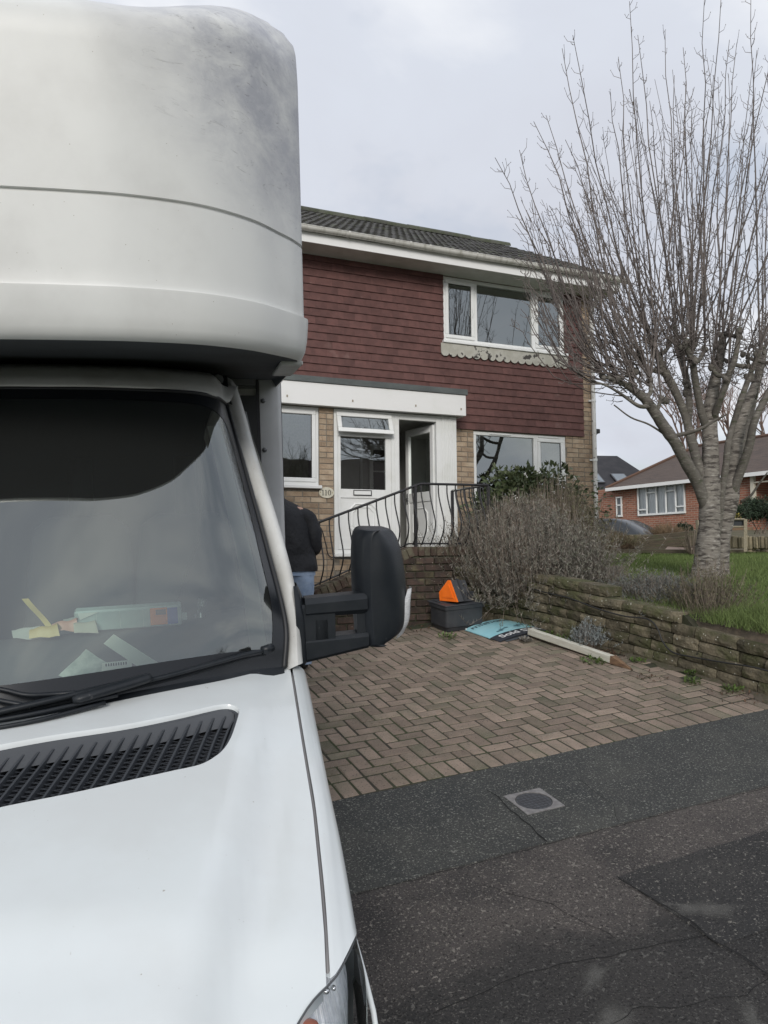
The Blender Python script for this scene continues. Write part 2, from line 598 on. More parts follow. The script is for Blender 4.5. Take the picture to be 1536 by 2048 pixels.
def blob(cx_, cy_, rx, ry, ang, seed, off=.0005, mtl=None, name='stain', parent=None, ji=.35):
    """dusty stain: its edge fades out through a per-vertex attribute"""
    m = MB()
    k = 40
    vs, fade = [(cx_, cy_, G(cx_, cy_) + off)], [1.0]
    for q in (1, 2, 3):
        for i in range(k):
            t = 2 * pi * i / k
            w = 1 + ji * mnoise.noise(Vector((cos(t) * 1.6, sin(t) * 1.6, seed)))
            x, y = rx * w * cos(t) * q / 3 * 1.3, ry * w * sin(t) * q / 3 * 1.3
            X, Y = cx_ + x * cos(ang) - y * sin(ang), cy_ + x * sin(ang) + y * cos(ang)
            vs.append((X, Y, G(X, Y) + off)); fade.append(1 - q / 3)
    fs = [(0, 1 + i, 1 + (i + 1) % k) for i in range(k)]
    for q in (0, 1):
        fs += [(1 + q * k + i, 1 + q * k + (i + 1) % k, 1 + (q + 1) * k + (i + 1) % k, 1 + (q + 1) * k + i) for i in range(k)]
    m.add(vs, fs)
    o = m.build(name, mtl, parent, fix=False)
    at_ = o.data.attributes.new('fade', 'FLOAT', 'POINT')
    at_.data.foreach_set('value', fade)
    return o


def crack(pts, w, parent, seed=1, off=.0035):
    off = off if parent is strip or parent is patch else -.003
    m = MB()
    P = []
    for a, b in zip(pts[:-1], pts[1:]):
        k = max(2, int(math.dist(a, b) / .03))
        for q in range(k):
            t = q / k
            P.append((a[0] + (b[0] - a[0]) * t, a[1] + (b[1] - a[1]) * t))
    P.append(pts[-1])
    L_, R_ = [], []
    for i, (x, y) in enumerate(P):
        a = P[max(0, i - 1)]; b = P[min(len(P) - 1, i + 1)]
        dx, dy = b[0] - a[0], b[1] - a[1]; l = math.hypot(dx, dy) + 1e-9
        nx, ny = -dy / l, dx / l
        o = mnoise.noise(Vector((x * 9, y * 9, seed))) * .022
        ww = w * (.5 + .9 * abs(mnoise.noise(Vector((x * 14, y * 14, seed + 3)))))
        L_.append((x + nx * (o + ww), y + ny * (o + ww))); R_.append((x + nx * (o - ww), y + ny * (o - ww)))
    vs = [(x, y, G(x, y) + off) for x, y in L_] + [(x, y, G(x, y) + off) for x, y in R_]
    n = len(P)
    m.add(vs, [(i, i + 1, n + i + 1, n + i) for i in range(n - 1)])
    return m.build('crack', mat('crack_shadow', (.012, .012, .012), 1), parent)


crack([(2.20, 3.72), (2.19, 3.4), (2.17, 3.13)], .0045, strip, 2)
crack([(2.72, 3.62), (2.70, 3.30), (2.60, 3.14)], .0016, strip, 3)
crack([(1.2, 3.122), (2.17, 3.122), (3.0, 3.112), (4.2, 3.095)], .0022, road_old, 4)
crack([(2.275, 2.76), (2.31, 2.5), (2.325, 2.24), (2.36, 1.9)], .0048, patch, 5)
crack([(1.72, 2.95), (1.9, 2.72), (2.0, 2.42)], .0022, road_old, 6)
crack([(1.2, 2.40), (1.6, 2.42), (2.0, 2.36), (2.4, 2.30)], .0026, patch2, 7)
crack([(1.45, 2.05), (1.8, 2.12), (2.2, 2.02), (2.6, 2.1)], .0020, patch2, 11)
for i, (x, y, rx, ry, a) in enumerate([(1.80, 2.31, .13, .035, .5), (2.42, 2.44, .20, .055, -.5), (1.72, 2.12, .11, .07, .2), (2.12, 1.92, .09, .05, 1.1), (1.33, 2.22, .10, .03, .4), (2.45, 2.03, .06, .04, .3)]):
    blob(x, y, rx, ry, a, i * 3.1, .0030 if i == 1 else -.0035, DUST, 'stain', patch2, .8)

# ------------------------------------------------------------------ block paved drive
drive = empty('driveway', (0, 0, 0)); drive['kind'] = 'structure'
m = MB()
m.grid([[(x, y, G(x, y) + .012 * mnoise.noise(Vector((x * .8, y * .8, 3))) - .0042) for y in np.linspace(3.962, 9.6, 46)] for x in np.linspace(-9, 6.2, 100)])
m.build('bedding_sand', mat('joint_sand', (.045, .040, .030), .95, c2=(.045, .055, .024), ns=5, lo=.4, hi=.6, bump=1, bs=120), drive)
PAV = mat('paver_clay', (.330, .255, .205), .85, c2=(.265, .212, .168), ns=9, rnd=.22, bump=1.0, bs=200, flecks=[(110, .60, .70, (.36, .33, .29)), (90, .40, .33, (.10, .085, .07))], island=True,
          c3=(.150, .148, .100), n3=1.2, lo3=.46, hi3=.74, spec=.3)
nrm = Vector((-GB, -GC, 1)).normalized()
tiltM = Matrix(((1, 0, GB * -1), (0, 1, -GC), (GB, GC, 1))).to_4x4()
tiltM = Matrix(((1, 0, -GB, 0), (0, 1, -GC, 0), (GB, GC, 1, 0), (0, 0, 0, 1)))
E3 = tiltM.to_3x3()
tilt_eul = Matrix.Rotation(math.atan(GC), 3, 'X') @ Matrix.Rotation(-math.atan(GB), 3, 'Y')
tilt_eul = tilt_eul.to_euler()
mu = MB(); mu.box(-.0968, .0968, -.0460, .0460, -.045, 0, .006)
me_u = bpy.data.meshes.new('paver'); me_u.from_pydata(mu.v, [], mu.f); me_u.materials.append(PAV)
U_ = .1015
wall_line = [(4.0, 7.40), (4.215, 7.239), (4.44, 6.85), (4.53, 6.5), (4.60, 5.9), (4.70, 5.45), (4.77, 5.0), (4.79, 4.54), (4.82, 4.13), (4.86, 3.9)]


def wall_u(v):
    ys_ = [p[1] for p in wall_line][::-1]; xs_ = [p[0] for p in wall_line][::-1]
    return float(np.interp(v, ys_, xs_))


cells = []
for j in range(0, 60):
    for i in range(-90, 60):
        k = (i - j) % 4
        if k == 0:
            c, s, r = ((i + 1) * U_, (j + .5) * U_), (1, 0), 0
            span = ((i, j), (i + 1, j))
        elif k == 3:
            c, s, r = ((i + .5) * U_, (j + 1) * U_), (0, 1), 1
            span = ((i, j), (i, j + 1))
        else:
            continue
        x, y = c[0] + .03, 4.172 + c[1]
        if r and j == -1:
            continue
        if y > 8.4 or x < -7 or x > wall_u(y) - .03 - (.06 if not r else 0):
            continue
        if y > 7.25 and x > 2.3:
            continue
        cells.append((x, y, r))
        # half blocks where the bond meets the border
for i in range(-90, 60):
    if (i + 1) % 4 == 3 or (i - (-1)) % 4 == 3:
        cells.append(((i + .5) * U_ + .03, 4.172 + .5 * U_, 2))
for i in range(-70, 49):
    x = .03 + (i + .5) * U_
    cells.append((x, 4.066, 1))
cells2 = []
for (x, y, r) in cells:
    p = proj((x, y, G(x, y)))
    vis = p[2] > .5 and 600 < p[0] < 1560 and p[1] < 1700
    d = math.dist((x, y, G(x, y)), EYE)
    cells2.append((not vis, d, x, y, r))
cells2.sort()
restm = MB()
for q, (nv_, d, x, y, r) in enumerate(cells2):
    z = G(x, y) + random.uniform(-.0018, .0016) + .012 * mnoise.noise(Vector((x * .8, y * .8, 3)))
    ro = tilt_eul.copy()
    ry = (pi / 2 if r == 1 else 0) + random.uniform(-.012, .012)
    mm = tilt_eul.to_matrix() @ Matrix.Rotation(ry, 3, 'Z')
    if q < 300:
        o = bpy.data.objects.new('paver', me_u); COL.objects.link(o); o.parent = drive
        o.location = (x, y, z); o.rotation_euler = mm.to_euler()
        if r == 2:
            o.scale = (.49, 1, 1)
    else:
        M4 = Matrix.Translation((x, y, z)) @ mm.to_4x4() @ (Matrix.Scale(.49, 4, (1, 0, 0)) if r == 2 else Matrix.Identity(4))
        b = len(restm.v)
        restm.add([tuple(M4 @ Vector(v)) for v in mu.v], mu.f)
restm.build('pavers', PAV, drive, kind='stuff', fix=False)

# stopcock cover
cv = empty('inspection_cover', (2.35, 3.505, G(2.35, 3.505)), 'small square metal inspection cover with a round dark lid set in the asphalt', 'cover')
cv.rotation_euler = tilt_eul
m = MB()
h = .115
k = 40
ring = [(.098 * cos(2 * pi * i / k), .098 * sin(2 * pi * i / k)) for i in range(k)]
sq = []
for i in range(k):
    a = 2 * pi * i / k
    q = h / max(abs(cos(a)), abs(sin(a)))
    sq.append((q * cos(a), q * sin(a)))
m.add([(x, y, .004) for x, y in ring] + [(x, y, .004) for x, y in sq] + [(x, y, -.02) for x, y in sq] + [(x, y, -.02) for x, y in ring],
      [(i, (i + 1) % k, k + (i + 1) % k, k + i) for i in range(k)] + [(k + i, k + (i + 1) % k, 2 * k + (i + 1) % k, 2 * k + i) for i in range(k)] +
      [(i, (i + 1) % k, 3 * k + (i + 1) % k, 3 * k + i) for i in range(k)])
m.build('frame', mat('worn_steel', (.30, .29, .28), .5, c2=(.20, .19, .19), ns=30, metal=.3), cv)
m = MB()
lidm = mat('lid_iron', (.085, .09, .10), .5, c2=(.06, .06, .065), ns=30, metal=.2)
m.tube([(0, 0, -.02), (0, 0, .001)], .093, 40)
m.build('lid', lidm, cv)
m = MB()
for i in range(-3, 4):
    c_ = i * .024; w_ = sqrt(max(0, .086 ** 2 - c_ ** 2))
    m.box(c_ - .0016, c_ + .0016, -w_, w_, .0012, .0026)
    m.box(-w_, w_, c_ - .0016, c_ + .0016, .0014, .0028)
m.build('tread_ribs', mat('lid_rib', (.05, .052, .058), .5), cv)
# ------------------------------------------------------------------ the tile-hung house
VM, VP_ = 9.9, 9.6          # front planes: main wall, porch wall
HX0, HX1 = .3, 7.96
ZT = 3.47                   # underside of the tile hanging
house = empty('detached_house', (4, VM, 1.6), 'two storey house with red hung tiles upstairs, buff brick below and a white porch', 'house')


def hparent(o):
    o.matrix_parent_inverse = Matrix.Translation((-4, -VM, -1.6))
    return o


HOFF = Vector((4, VM, 1.6))


class HB(MB):
    """geometry given in world coordinates, stored relative to the house"""
    def build(self, *a, **k):
        self.v = [(x - 4, y - VM, z - 1.6) for x, y, z in self.v]
        return super().build(*a, **k)


def holes_wall(m, x0, x1, z0, z1, y0, y1, holes):
    xs = sorted({x0, x1, *[min(max(h[i], x0), x1) for h in holes for i in (0, 1)]})
    zs = sorted({z0, z1, *[min(max(h[i], z0), z1) for h in holes for i in (2, 3)]})
    for a, b in zip(xs[:-1], xs[1:]):
        for c, d in zip(zs[:-1], zs[1:]):
            mx_, mz_ = (a + b) / 2, (c + d) / 2
            if any(h[0] < mx_ < h[1] and h[2] < mz_ < h[3] for h in holes):
                continue
            m.box(a, b, y0, y1, c, d)


W_UP = (5.215, 7.372, 4.765, 5.735)
W_LO = (5.70, 7.362, 2.30, 3.452)
W_LEFT = (2.02, 3.19, 2.535, 3.575)
PORCH = (3.40, 5.25, 1.60, 3.575)

m = HB()
holes_wall(m, PORCH[1] - .02, HX1, .2, 5.76, VM, VM + .22, [W_UP, W_LO])
holes_wall(m, HX0, PORCH[1] - .02, 3.6, 5.76, VM, VM + .22, [W_UP])
holes_wall(m, HX0, 3.40, .2, 3.60, VP_, VM + .22, [W_LEFT])
m.box(3.40, 5.25, VP_, VM + 1.3, .2, 1.60)                           # porch base
m.box(HX1 - .22, HX1, VM + .22, VM + 5.8, .2, 5.76)
m.box(HX0, HX0 + .22, VM + .22, VM + 5.8, .2, 5.76)
m.box(HX0, HX1, VM + 5.8, VM + 6.0, .2, 5.76)
m.prism([(VM + .22, 5.76), (VM + 5.8, 5.76), (12.75, 7.35)], 'x', HX1 - .22, HX1 - .002)
m.build('wall', MORTAR, house)

# bricks -------------------------------------------------------------
BRK = mat('buff_brick', (.40, .305, .215), .85, c2=(.32, .235, .165), ns=14, rnd=.22, island=True, bump=.9, bs=160, c3=(.45, .37, .275), n3=3, lo3=.45, hi3=.7, spec=.25)
BRKD = mat('brown_brick', (.082, .056, .046), .88, c2=(.050, .040, .034), ns=12, rnd=.3, island=True, bump=1, bs=140, c3=(.13, .115, .07), n3=4, lo3=.5, hi3=.7, spots=(26, .13, (.28, .25, .21)), spec=.25)
mu = MB(); mu.box(-.1045, .1045, -.006, .02, -.0315, .0315, .0025)
me_b = bpy.data.meshes.new('brick'); me_b.from_pydata(mu.v, [], mu.f); me_b.materials.append(BRK)
COURSE = .0745
bricks = []


def brick_zone(x0, x1, z0, z1, y, holes=(), phase=0, zbase=0.0, axis='x'):
    """stretcher bond with a mix of headers; pieces clipped to the zone"""
    j0 = int(math.floor((z0 - zbase) / COURSE)); j = j0
    while zbase + j * COURSE < z1 - .02:
        zc_ = zbase + (j + .5) * COURSE
        rr = random.Random(j * 7 + int(y * 10))
        x = x0 - (.1125 if j % 2 else 0) + phase * .07
        if zc_ - .03 >= z0 - .03:
            while x < x1 - .02:
                w = .209
                if rr.random() < .13:
                    w = .0965
                a, b = max(x, x0), min(x + w, x1)
                if b - a > .03:
                    blocked = False
                    for h in holes:
                        if h[2] - .03 < zc_ < h[3] + .03 and a < h[1] and b > h[0]:
                            if a < h[0] - .035:
                                b = h[0]
                            elif b > h[1] + .035:
                                a = h[1]
                            else:
                                blocked = True
                    if not blocked:
                        bricks.append(((a + b) / 2, y, zc_, (b - a) / .209, axis))
                x += w + .0135
        j += 1


brick_zone(2.3, 3.385, 1.0, 3.57, VP_, [(W_LEFT[0], W_LEFT[1] + .005, W_LEFT[2] - .04, 3.7)])
brick_zone(3.40, 4.6, 1.15, 1.575, VP_, phase=1)
brick_zone(5.27, 7.945, 1.55, ZT - .01, VM, [(W_LO[0], W_LO[1], W_LO[2] - .05, W_LO[3] + .1)])
brick_zone(7.715, 7.945, ZT, 5.74, VM)
dd = []
for (x, y, z, sx, ax) in bricks:
    p = proj((x, y, z))
    vis = 560 < p[0] < 1560
    hid = not vis or (p[0] > 900 and p[1] > 1010) or (z < 1.9 and x > 5.3)
    dd.append((hid, p[2], x, y, z, sx))
dd.sort()
restm = HB()
for q, (h_, d, x, y, z, sx) in enumerate(dd):
    jx, jy, jz = random.uniform(-.0015, .0015), random.uniform(-.003, .002), random.uniform(-.001, .001)
    if q < 300:
        o = link('brick', me_b, None, house, (x - 4 + jx, y - VM + jy, z - 1.6 + jz), (random.uniform(-.006, .006), 0, random.uniform(-.008, .008)), (sx, 1, 1))
    else:
        b = len(restm.v)
        restm.add([(v[0] * sx + x + jx, v[1] + y + jy, v[2] + z + jz) for v in mu.v], mu.f)
restm.build('bricks', BRK, house, kind='stuff', fix=False)

# hung tiles -----------------------------------------------------------
TIL = mat('hung_tile_red', (.130, .062, .055), .68, c2=(.102, .050, .045), ns=11, rnd=.15, island=True, bump=.6, bs=90, c3=(.20, .125, .11), n3=2.3, lo3=.62, hi3=.80, spec=.3)
mu = MB()
mu.v = []
tw, te, tt = .1655, .110, .012
a_ = .0825
for x in (-a_, a_):
    mu.v += [(x, -.030, -te / 2 - .004), (x, -.016, -te / 2 - .004), (x, .0, te / 2 + .012), (x, -.012, te / 2 + .012)]
# slightly cambered face: middle column proud
mu.v += [(0, -.0325, -te / 2 - .004), (0, -.0145, te / 2 + .012)]
mu.f = [(0, 1, 2, 3), (4, 7, 6, 5), (0, 3, 9, 8), (8, 9, 7, 4), (0, 8, 4, 5, 1), (2, 6, 7, 9, 3), (1, 5, 6, 2)]
me_t = bpy.data.meshes.new('hung_tile'); me_t.from_pydata(mu.v, [], mu.f); me_t.materials.append(TIL)
tiles = []
j = 0
while ZT + j * te < 5.75:
    zc_ = ZT + (j + .5) * te
    x = 7.705 + (tw / 2 if j % 2 else 0)
    while x > HX0:
        lo_, hi_ = x - tw, min(x, 7.705)
        x -= tw
        if hi_ < 5.33 and zc_ < 3.93:
            continue
        segs_ = [(lo_, hi_)]
        if zc_ + te * .4 > 4.765:
            segs_ = [(a, min(b, W_UP[0] + .0)) for a, b in segs_ if a < W_UP[0]] + [(max(a, W_UP[1]), b) for a, b in segs_ if b > W_UP[1]]
        for a, b in segs_:
            if b - a > .02:
                tiles.append(((a + b) / 2, zc_, (b - a) / tw))
    j += 1
dd = []
for (x, z, s) in tiles:
    p = proj((x, VM, z))
    dd.append((not (p[0] > 560), p[2], x, z, s))
dd.sort()
restm = HB()
for q, (h_, d, x, z, s) in enumerate(dd):
    jy, rx_, ry_ = random.uniform(-.0018, .001), random.uniform(-.008, .008), random.uniform(-.006, .006)
    if q < 300:
        link('hung_tile', me_t, None, house, (x - 4, jy, z - 1.6), (rx_, ry_, 0), (s, 1, 1))
    else:
        M4 = Matrix.Translation((x, VM + jy, z)) @ Matrix.Rotation(rx_, 4, 'X') @ Matrix.Rotation(ry_, 4, 'Y') @ Matrix.Scale(s, 4, (1, 0, 0))
        restm.add([tuple(M4 @ Vector(v)) for v in mu.v], mu.f)
restm.build('hung_tiles', TIL, house, kind='stuff', fix=False)

# roof -----------------------------------------------------------------
EV_Y, EV_Z, RID_Y, RID_Z = 9.44, 5.93, 12.75, 7.70
RX0, RX1 = -.2, 8.17
pit = math.atan2(RID_Z - EV_Z, RID_Y - EV_Y)
slope_len = math.hypot(RID_Z - EV_Z, RID_Y - EV_Y)
m = HB()
m.prism([(EV_Y + .04, EV_Z - .07), (RID_Y, RID_Z - .09), (2 * RID_Y - EV_Y, EV_Z - .07), (2 * RID_Y - EV_Y, EV_Z - .13), (RID_Y, RID_Z - .17), (EV_Y + .04, EV_Z - .13)], 'x', RX0, RX1 - .06)
m.build('roof', mat('roof_felt', (.03, .03, .03), .9), house)
RT = mat('roof_tile', (.085, .083, .080), .85, c2=(.055, .054, .052), ns=10, rnd=.22, island=True, bump=.9, bs=120, c3=(.105, .115, .075), n3=5, lo3=.5, hi3=.72, spec=.25)
mu = MB()
tw2, gauge = .232, .30
prof = []
for i in range(9):
    t = i / 8
    prof.append((t * tw2 - tw2 / 2, .026 * abs(sin(pi * (t * 2))) ** .8))
P = [[(x, 0, z + .020) for x, z in prof], [(x, gauge + .05, z) for x, z in prof]]
mu.grid(P)
mu.add([(x, 0, z + .020) for x, z in prof] + [(x, .004, z - .004) for x, z in prof], [(i, i + 1, 10 + i, 9 + i) for i in range(8)])
me_r = bpy.data.meshes.new('roof_tile'); me_r.from_pydata(mu.v, [], mu.f); me_r.materials.append(RT)
dd = []
nrow = int(slope_len / gauge) + 1
for j in range(nrow):
    i = 0
    while RX1 - (i + .5) * tw2 > RX0:
        x = RX1 - (i + .5) * tw2
        s = j * gauge
        y = EV_Y + s * cos(pit); z = EV_Z + s * sin(pit)
        p = proj((x, y, z))
        dd.append((p[0] < 570, p[2], x, y, z))
        i += 1
dd.sort()
restm = HB()
for q, (h_, d, x, y, z) in enumerate(dd):
    dz, rx_, rz_ = random.uniform(-.004, .004), pit + random.uniform(-.012, .012), random.uniform(-.008, .008)
    if q < 300:
        link('roof_tile', me_r, None, house, (x - 4, y - VM, z - 1.6 + dz), (rx_, 0, rz_))
    else:
        M4 = Matrix.Translation((x, y, z + dz)) @ Matrix.Rotation(rz_, 4, 'Z') @ Matrix.Rotation(rx_, 4, 'X')
        restm.add([tuple(M4 @ Vector(v)) for v in mu.v], mu.f)
restm.build('roof_tiles', RT, house, kind='stuff', fix=False)
mr_ = MB()
P = [[(.45 * t - .225, .14 * cos(a), .10 * sin(a)) for a in np.linspace(-.15, pi + .15, 8)] for t in (0, .06, .94, 1)]
for k_, r_ in ((0, 1.12), (1, 1.0)):
    pass
mr_.grid(P)
me_rr = bpy.data.meshes.new('ridge_tile'); me_rr.from_pydata(mr_.v, [], mr_.f)
me_rr.materials.append(mat('ridge_mossy', (.085, .088, .072), .9, c2=(.06, .07, .04), ns=12, rnd=.2, bump=1, bs=60))
x = RX1 - .22
while x > RX0:
    link('ridge_tile', me_rr, None, house, (x - 4, RID_Y - VM + .0, RID_Z - 1.6 - .01 + random.uniform(-.006, .006)), (0, random.uniform(-.01, .01), 0))
    x -= .44

# eaves: fascia, soffit, gutter
m = HB(); m.box(RX0, RX1 - .02, 9.465, 9.485, 5.735, 5.875, .003)
m.box(RX1 - .03, RX1 - .012, 9.485, 9.9, 5.75, 5.86)
m.build('fascia', WHITEP, house)
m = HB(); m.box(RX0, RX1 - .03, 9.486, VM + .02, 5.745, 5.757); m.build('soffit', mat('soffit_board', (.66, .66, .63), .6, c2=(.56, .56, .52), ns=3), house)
m = HB()
gr = .056
P = []
for x in np.linspace(RX0, RX1 + .06, 40):
    dz = .004 * sin(x * 2.1)
    P.append([(x, 9.405 + gr * cos(a), 5.912 + dz + gr * sin(a)) for a in np.linspace(pi, 2 * pi, 10)])
m.grid(P)
P2 = [[(p[0], 9.405 + (p[1] - 9.405) * .93, p[2] + .002) for p in r] for r in P]
m.grid(P2)
m.add([P[-1][i] for i in range(10)], [tuple(range(10))])
m.tube([(RX0, 9.349, 5.913), (RX1 + .06, 9.349, 5.913)], .006, 6)
m.build('gutter', mat('old_white_gutter', (.64, .63, .59), .45, c2=(.36, .35, .30), ns=5, lo=.45, hi=.8, stretch=(3, 1, 1)), house, smooth=True, angle=40)
for i, x in enumerate((3.55, 4.45, 4.75, 5.5, 6.5, 7.4)):
    m = HB()
    for w, r in (((-.014, .014), gr + .004),):
        P = [[(x + dx, 9.405 + r * cos(a), 5.912 + r * sin(a)) for a in np.linspace(pi - .2, 2 * pi, 9)] for dx in w]
        m.grid(P)
    m.build('gutter_bracket', DIRTYW, house)

# downpipe
m = HB()
m.tube([(7.72, 9.40, 5.86), (7.72, 9.40, 5.80), (7.80, 9.62, 5.60), (7.855, 9.80, 5.52), (7.865, 9.835, 5.42), (7.865, 9.835, 1.1)], .034, 12)
dp = m.build('downpipe', mat('flaking_white_pipe', (.70, .70, .68), .4, c2=(.60, .59, .55), ns=4, c3=(.14, .13, .12), n3=14, lo3=.60, hi3=.64), house, smooth=True, angle=60)
for z in (5.1, 4.05, 3.1, 2.2):
    m = HB(); m.tube([(7.865, 9.835, z - .02), (7.865, 9.835, z + .02)], .041, 12); m.box(7.80, 7.93, 9.86, 9.885, z - .012, z + .012)
    m.build('pipe_clip', UPVC, house)
m = HB(); m.tube([(7.95, 9.96, 3.50), (8.02, 9.96, 3.56)], .02, 8); m.box(7.962, 8.06, 9.92, 10.02, 3.55, 3.62, .01)
m.build('security_lamp', mat('lamp_black', (.03, .03, .03), .5), house)

# ---------------------------------------------------------------- windows


def frame(m, x0, x1, z0, z1, y, w=.06, d=.07, ch=.006):
    m.box(x0, x1, y, y + d, z1 - w, z1, ch); m.box(x0, x1, y, y + d, z0, z0 + w, ch)
    m.box(x0, x0 + w, y + .001, y + d - .001, z0 + w - .002, z1 - w + .002, ch); m.box(x1 - w, x1, y + .001, y + d - .001, z0 + w - .002, z1 - w + .002, ch)


def pane(x0, x1, z0, z1, y, parent, name='pane'):
    m = HB(); m.add([(x0, y, z0), (x1, y, z0), (x1, y, z1), (x0, y, z1)], [(0, 1, 2, 3)])
    return m.build(name, GLASSH, parent)


def sash(x0, x1, z0, z1, y, parent, w=.055):
    m = HB(); frame(m, x0, x1, z0, z1, y, w, .05, .008)
    o = m.build('sash', UPVC, parent)
    pane(x0 + w, x1 - w, z0 + w, z1 - w, y + .022, parent)
    m = HB()
    frame(m, x0 + w - .002, x1 - w + .002, z0 + w - .002, z1 - w + .002, y + .012, .008, .02, 0)
    m.build('gasket', mat('gasket', (.03, .03, .03), .6), parent)
    return o


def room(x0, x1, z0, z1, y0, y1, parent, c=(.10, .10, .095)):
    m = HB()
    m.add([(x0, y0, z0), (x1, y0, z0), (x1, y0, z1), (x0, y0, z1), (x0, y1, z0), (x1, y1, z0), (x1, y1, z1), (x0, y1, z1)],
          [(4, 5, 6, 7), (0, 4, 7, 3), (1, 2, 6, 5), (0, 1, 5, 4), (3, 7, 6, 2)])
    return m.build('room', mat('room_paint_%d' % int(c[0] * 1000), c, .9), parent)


def curtain(x0, x1, z0, z1, y, parent, c=(.34, .33, .25), folds=5):
    m = HB()
    n = folds * 8
    P = [[(x0 + (x1 - x0) * i / n, y + .03 * sin(i / 8 * 2 * pi) * (1 - .3 * j), z0 + (z1 - z0) * j) for j in (0, 1)] for i in range(n + 1)]
    m.grid(P)
    return m.build('curtain', mat('curtain_%d' % int(c[0] * 1000), c, .9, c2=tuple(x * .8 for x in c), ns=30), parent, smooth=True)


# upstairs window
wu = HB(); frame(wu, *W_UP[:2], W_UP[2], W_UP[3], VM + .0, .05, .07)
wu.box(5.74, 5.80, VM + .001, VM + .069, W_UP[2] + .04, W_UP[3] - .04, .006); wu.box(6.775, 6.835, VM + .001, VM + .069, W_UP[2] + .04, W_UP[3] - .04, .006)
wu = wu.build('window', UPVC, house)
sash(5.255, 5.745, 4.812, 5.688, VM - .018, wu); sash(6.83, 7.33, 4.812, 5.688, VM - .018, wu)
pane(5.80, 6.775, 4.815, 5.685, VM + .03, wu)
m = HB(); m.box(5.19, 7.40, VM - .075, VM + .03, 4.722, 4.764, .006); m.build('sill', UPVC, wu)
m = HB(); m.tube([(5.705, VM - .03, 5.16), (5.705, VM - .045, 5.22), (5.705, VM - .035, 5.30)], .007, 6); m.build('handle', UPVC, wu)
m = HB(); m.box(5.45, 5.95, VM - .006, VM, 5.695, 5.715, .002); m.build('trickle_vent', UPVC, wu)
m = HB(); m.box(6.88, 7.26, VM + .035, VM + .05, 5.58, 5.62); m.build('blind_rail', mat('blind_dark', (.06, .06, .06), .6), wu)
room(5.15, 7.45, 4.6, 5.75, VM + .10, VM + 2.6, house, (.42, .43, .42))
curtain(5.27, 5.42, 4.80, 5.70, VM + .16, house, (.42, .42, .38), 2)
m = HB(); m.prism([(6.32, 4.815), (6.40, 4.815), (6.41, 4.93), (6.36, 4.90)], 'y', VM + .06, VM + .065); m.build('card', UPVC, wu)
# scalloped lead apron under it
pts = [(7.40, 4.715), (5.155, 4.715), (5.155, 4.575)]
n = 17
wdt = (7.40 - 5.155) / n
for i in range(n):
    x0 = 5.155 + i * wdt
    for k in range(7):
        a = pi + pi * (k + .5) / 7
        pts.append((x0 + wdt / 2 + wdt / 2 * cos(a), 4.585 + .062 * sin(a)))
m = HB(); m.prism(pts, 'y', VM - .052, VM - .038)
m.build('scalloped_apron', mat('flaking_apron', (.36, .35, .30), .75, c2=(.45, .44, .39), ns=7, c3=(.055, .05, .045), n3=7, lo3=.57, hi3=.62, bump=.4, bs=40), house)

# downstairs window
wl = HB(); frame(wl, W_LO[0], W_LO[1], W_LO[2], W_LO[3], VM + .01, .055, .07)
wl.box(6.77, 6.84, VM + .011, VM + .079, W_LO[2] + .04, W_LO[3] - .04, .006)
wl = wl.build('window', UPVC, house)
pane(5.755, 6.77, 2.36, 3.395, VM + .04, wl)
sash(6.835, 7.32, 2.35, 3.40, VM - .006, wl)
for x in (5.98, 6.85):
    m = HB(); m.box(x, x + .38, VM - .004, VM + .012, 3.415, 3.432, .003); m.build('trickle_vent', UPVC, wl)
m = HB(); m.box(5.67, 7.39, VM - .075, VM + .04, 2.255, 2.298, .006); m.build('sill', UPVC, wl)
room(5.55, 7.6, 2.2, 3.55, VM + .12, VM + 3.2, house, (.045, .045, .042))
curtain(6.98, 7.34, 2.2, 3.42, VM + .2, house, (.30, .27, .22), 5)

# left window by the porch
wf = HB(); frame(wf, *W_LEFT, VP_ + .01, .05, .07)
wf = wf.build('window', UPVC, house)
sash(2.07, 3.15, 2.58, 3.53, VP_ - .004, wf)
m = HB(); m.box(2.3, 2.78, VP_ - .006, VP_ + .01, 3.543, 3.562, .003); m.build('trickle_vent', UPVC, wf)
m = HB(); m.box(1.97, 3.21, VP_ - .075, VP_ + .04, 2.492, 2.534, .006); m.build('sill', UPVC, wf)
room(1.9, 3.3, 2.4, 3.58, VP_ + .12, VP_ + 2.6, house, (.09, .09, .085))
curtain(2.72, 3.10, 2.5, 3.55, VP_ + .17, house, (.52, .54, .38), 3)

# ---------------------------------------------------------------- porch
m = HB()
m.box(1.2, 5.34, 9.47, 9.492, 3.578, 3.872, .003)
m.box(5.318, 5.34, 9.492, VM, 3.578, 3.872, .003)
m.build('porch_fascia', WHITEP, house)
m = HB(); m.box(1.2, 5.318, 9.492, VM + .02, 3.845, 3.86); m.build('porch_roof', mat('felt_roof', (.06, .065, .065), .9), house)
m = HB(); m.box(1.2, 5.365, 9.452, VM - .03, 3.874, 3.955, .004)
m.build('roof_edge', mat('grey_felt_edge', (.105, .12, .118), .75, c2=(.075, .085, .085), ns=5, bump=.4, bs=40, stretch=(.4, 1, 1)), house)
m = HB(); m.box(1.2, 5.32, 9.492, VP_ + .02, 3.585, 3.594); m.build('porch_soffit', WHITEP, house)
for x in (2.72, 3.62, 4.55, 5.26):
    m = HB(); m.box(x - .010, x + .010, 9.464, 9.470, 3.655, 3.685, .002); m.build('clip', mat('clip_tan', (.30, .26, .20), .6), house)
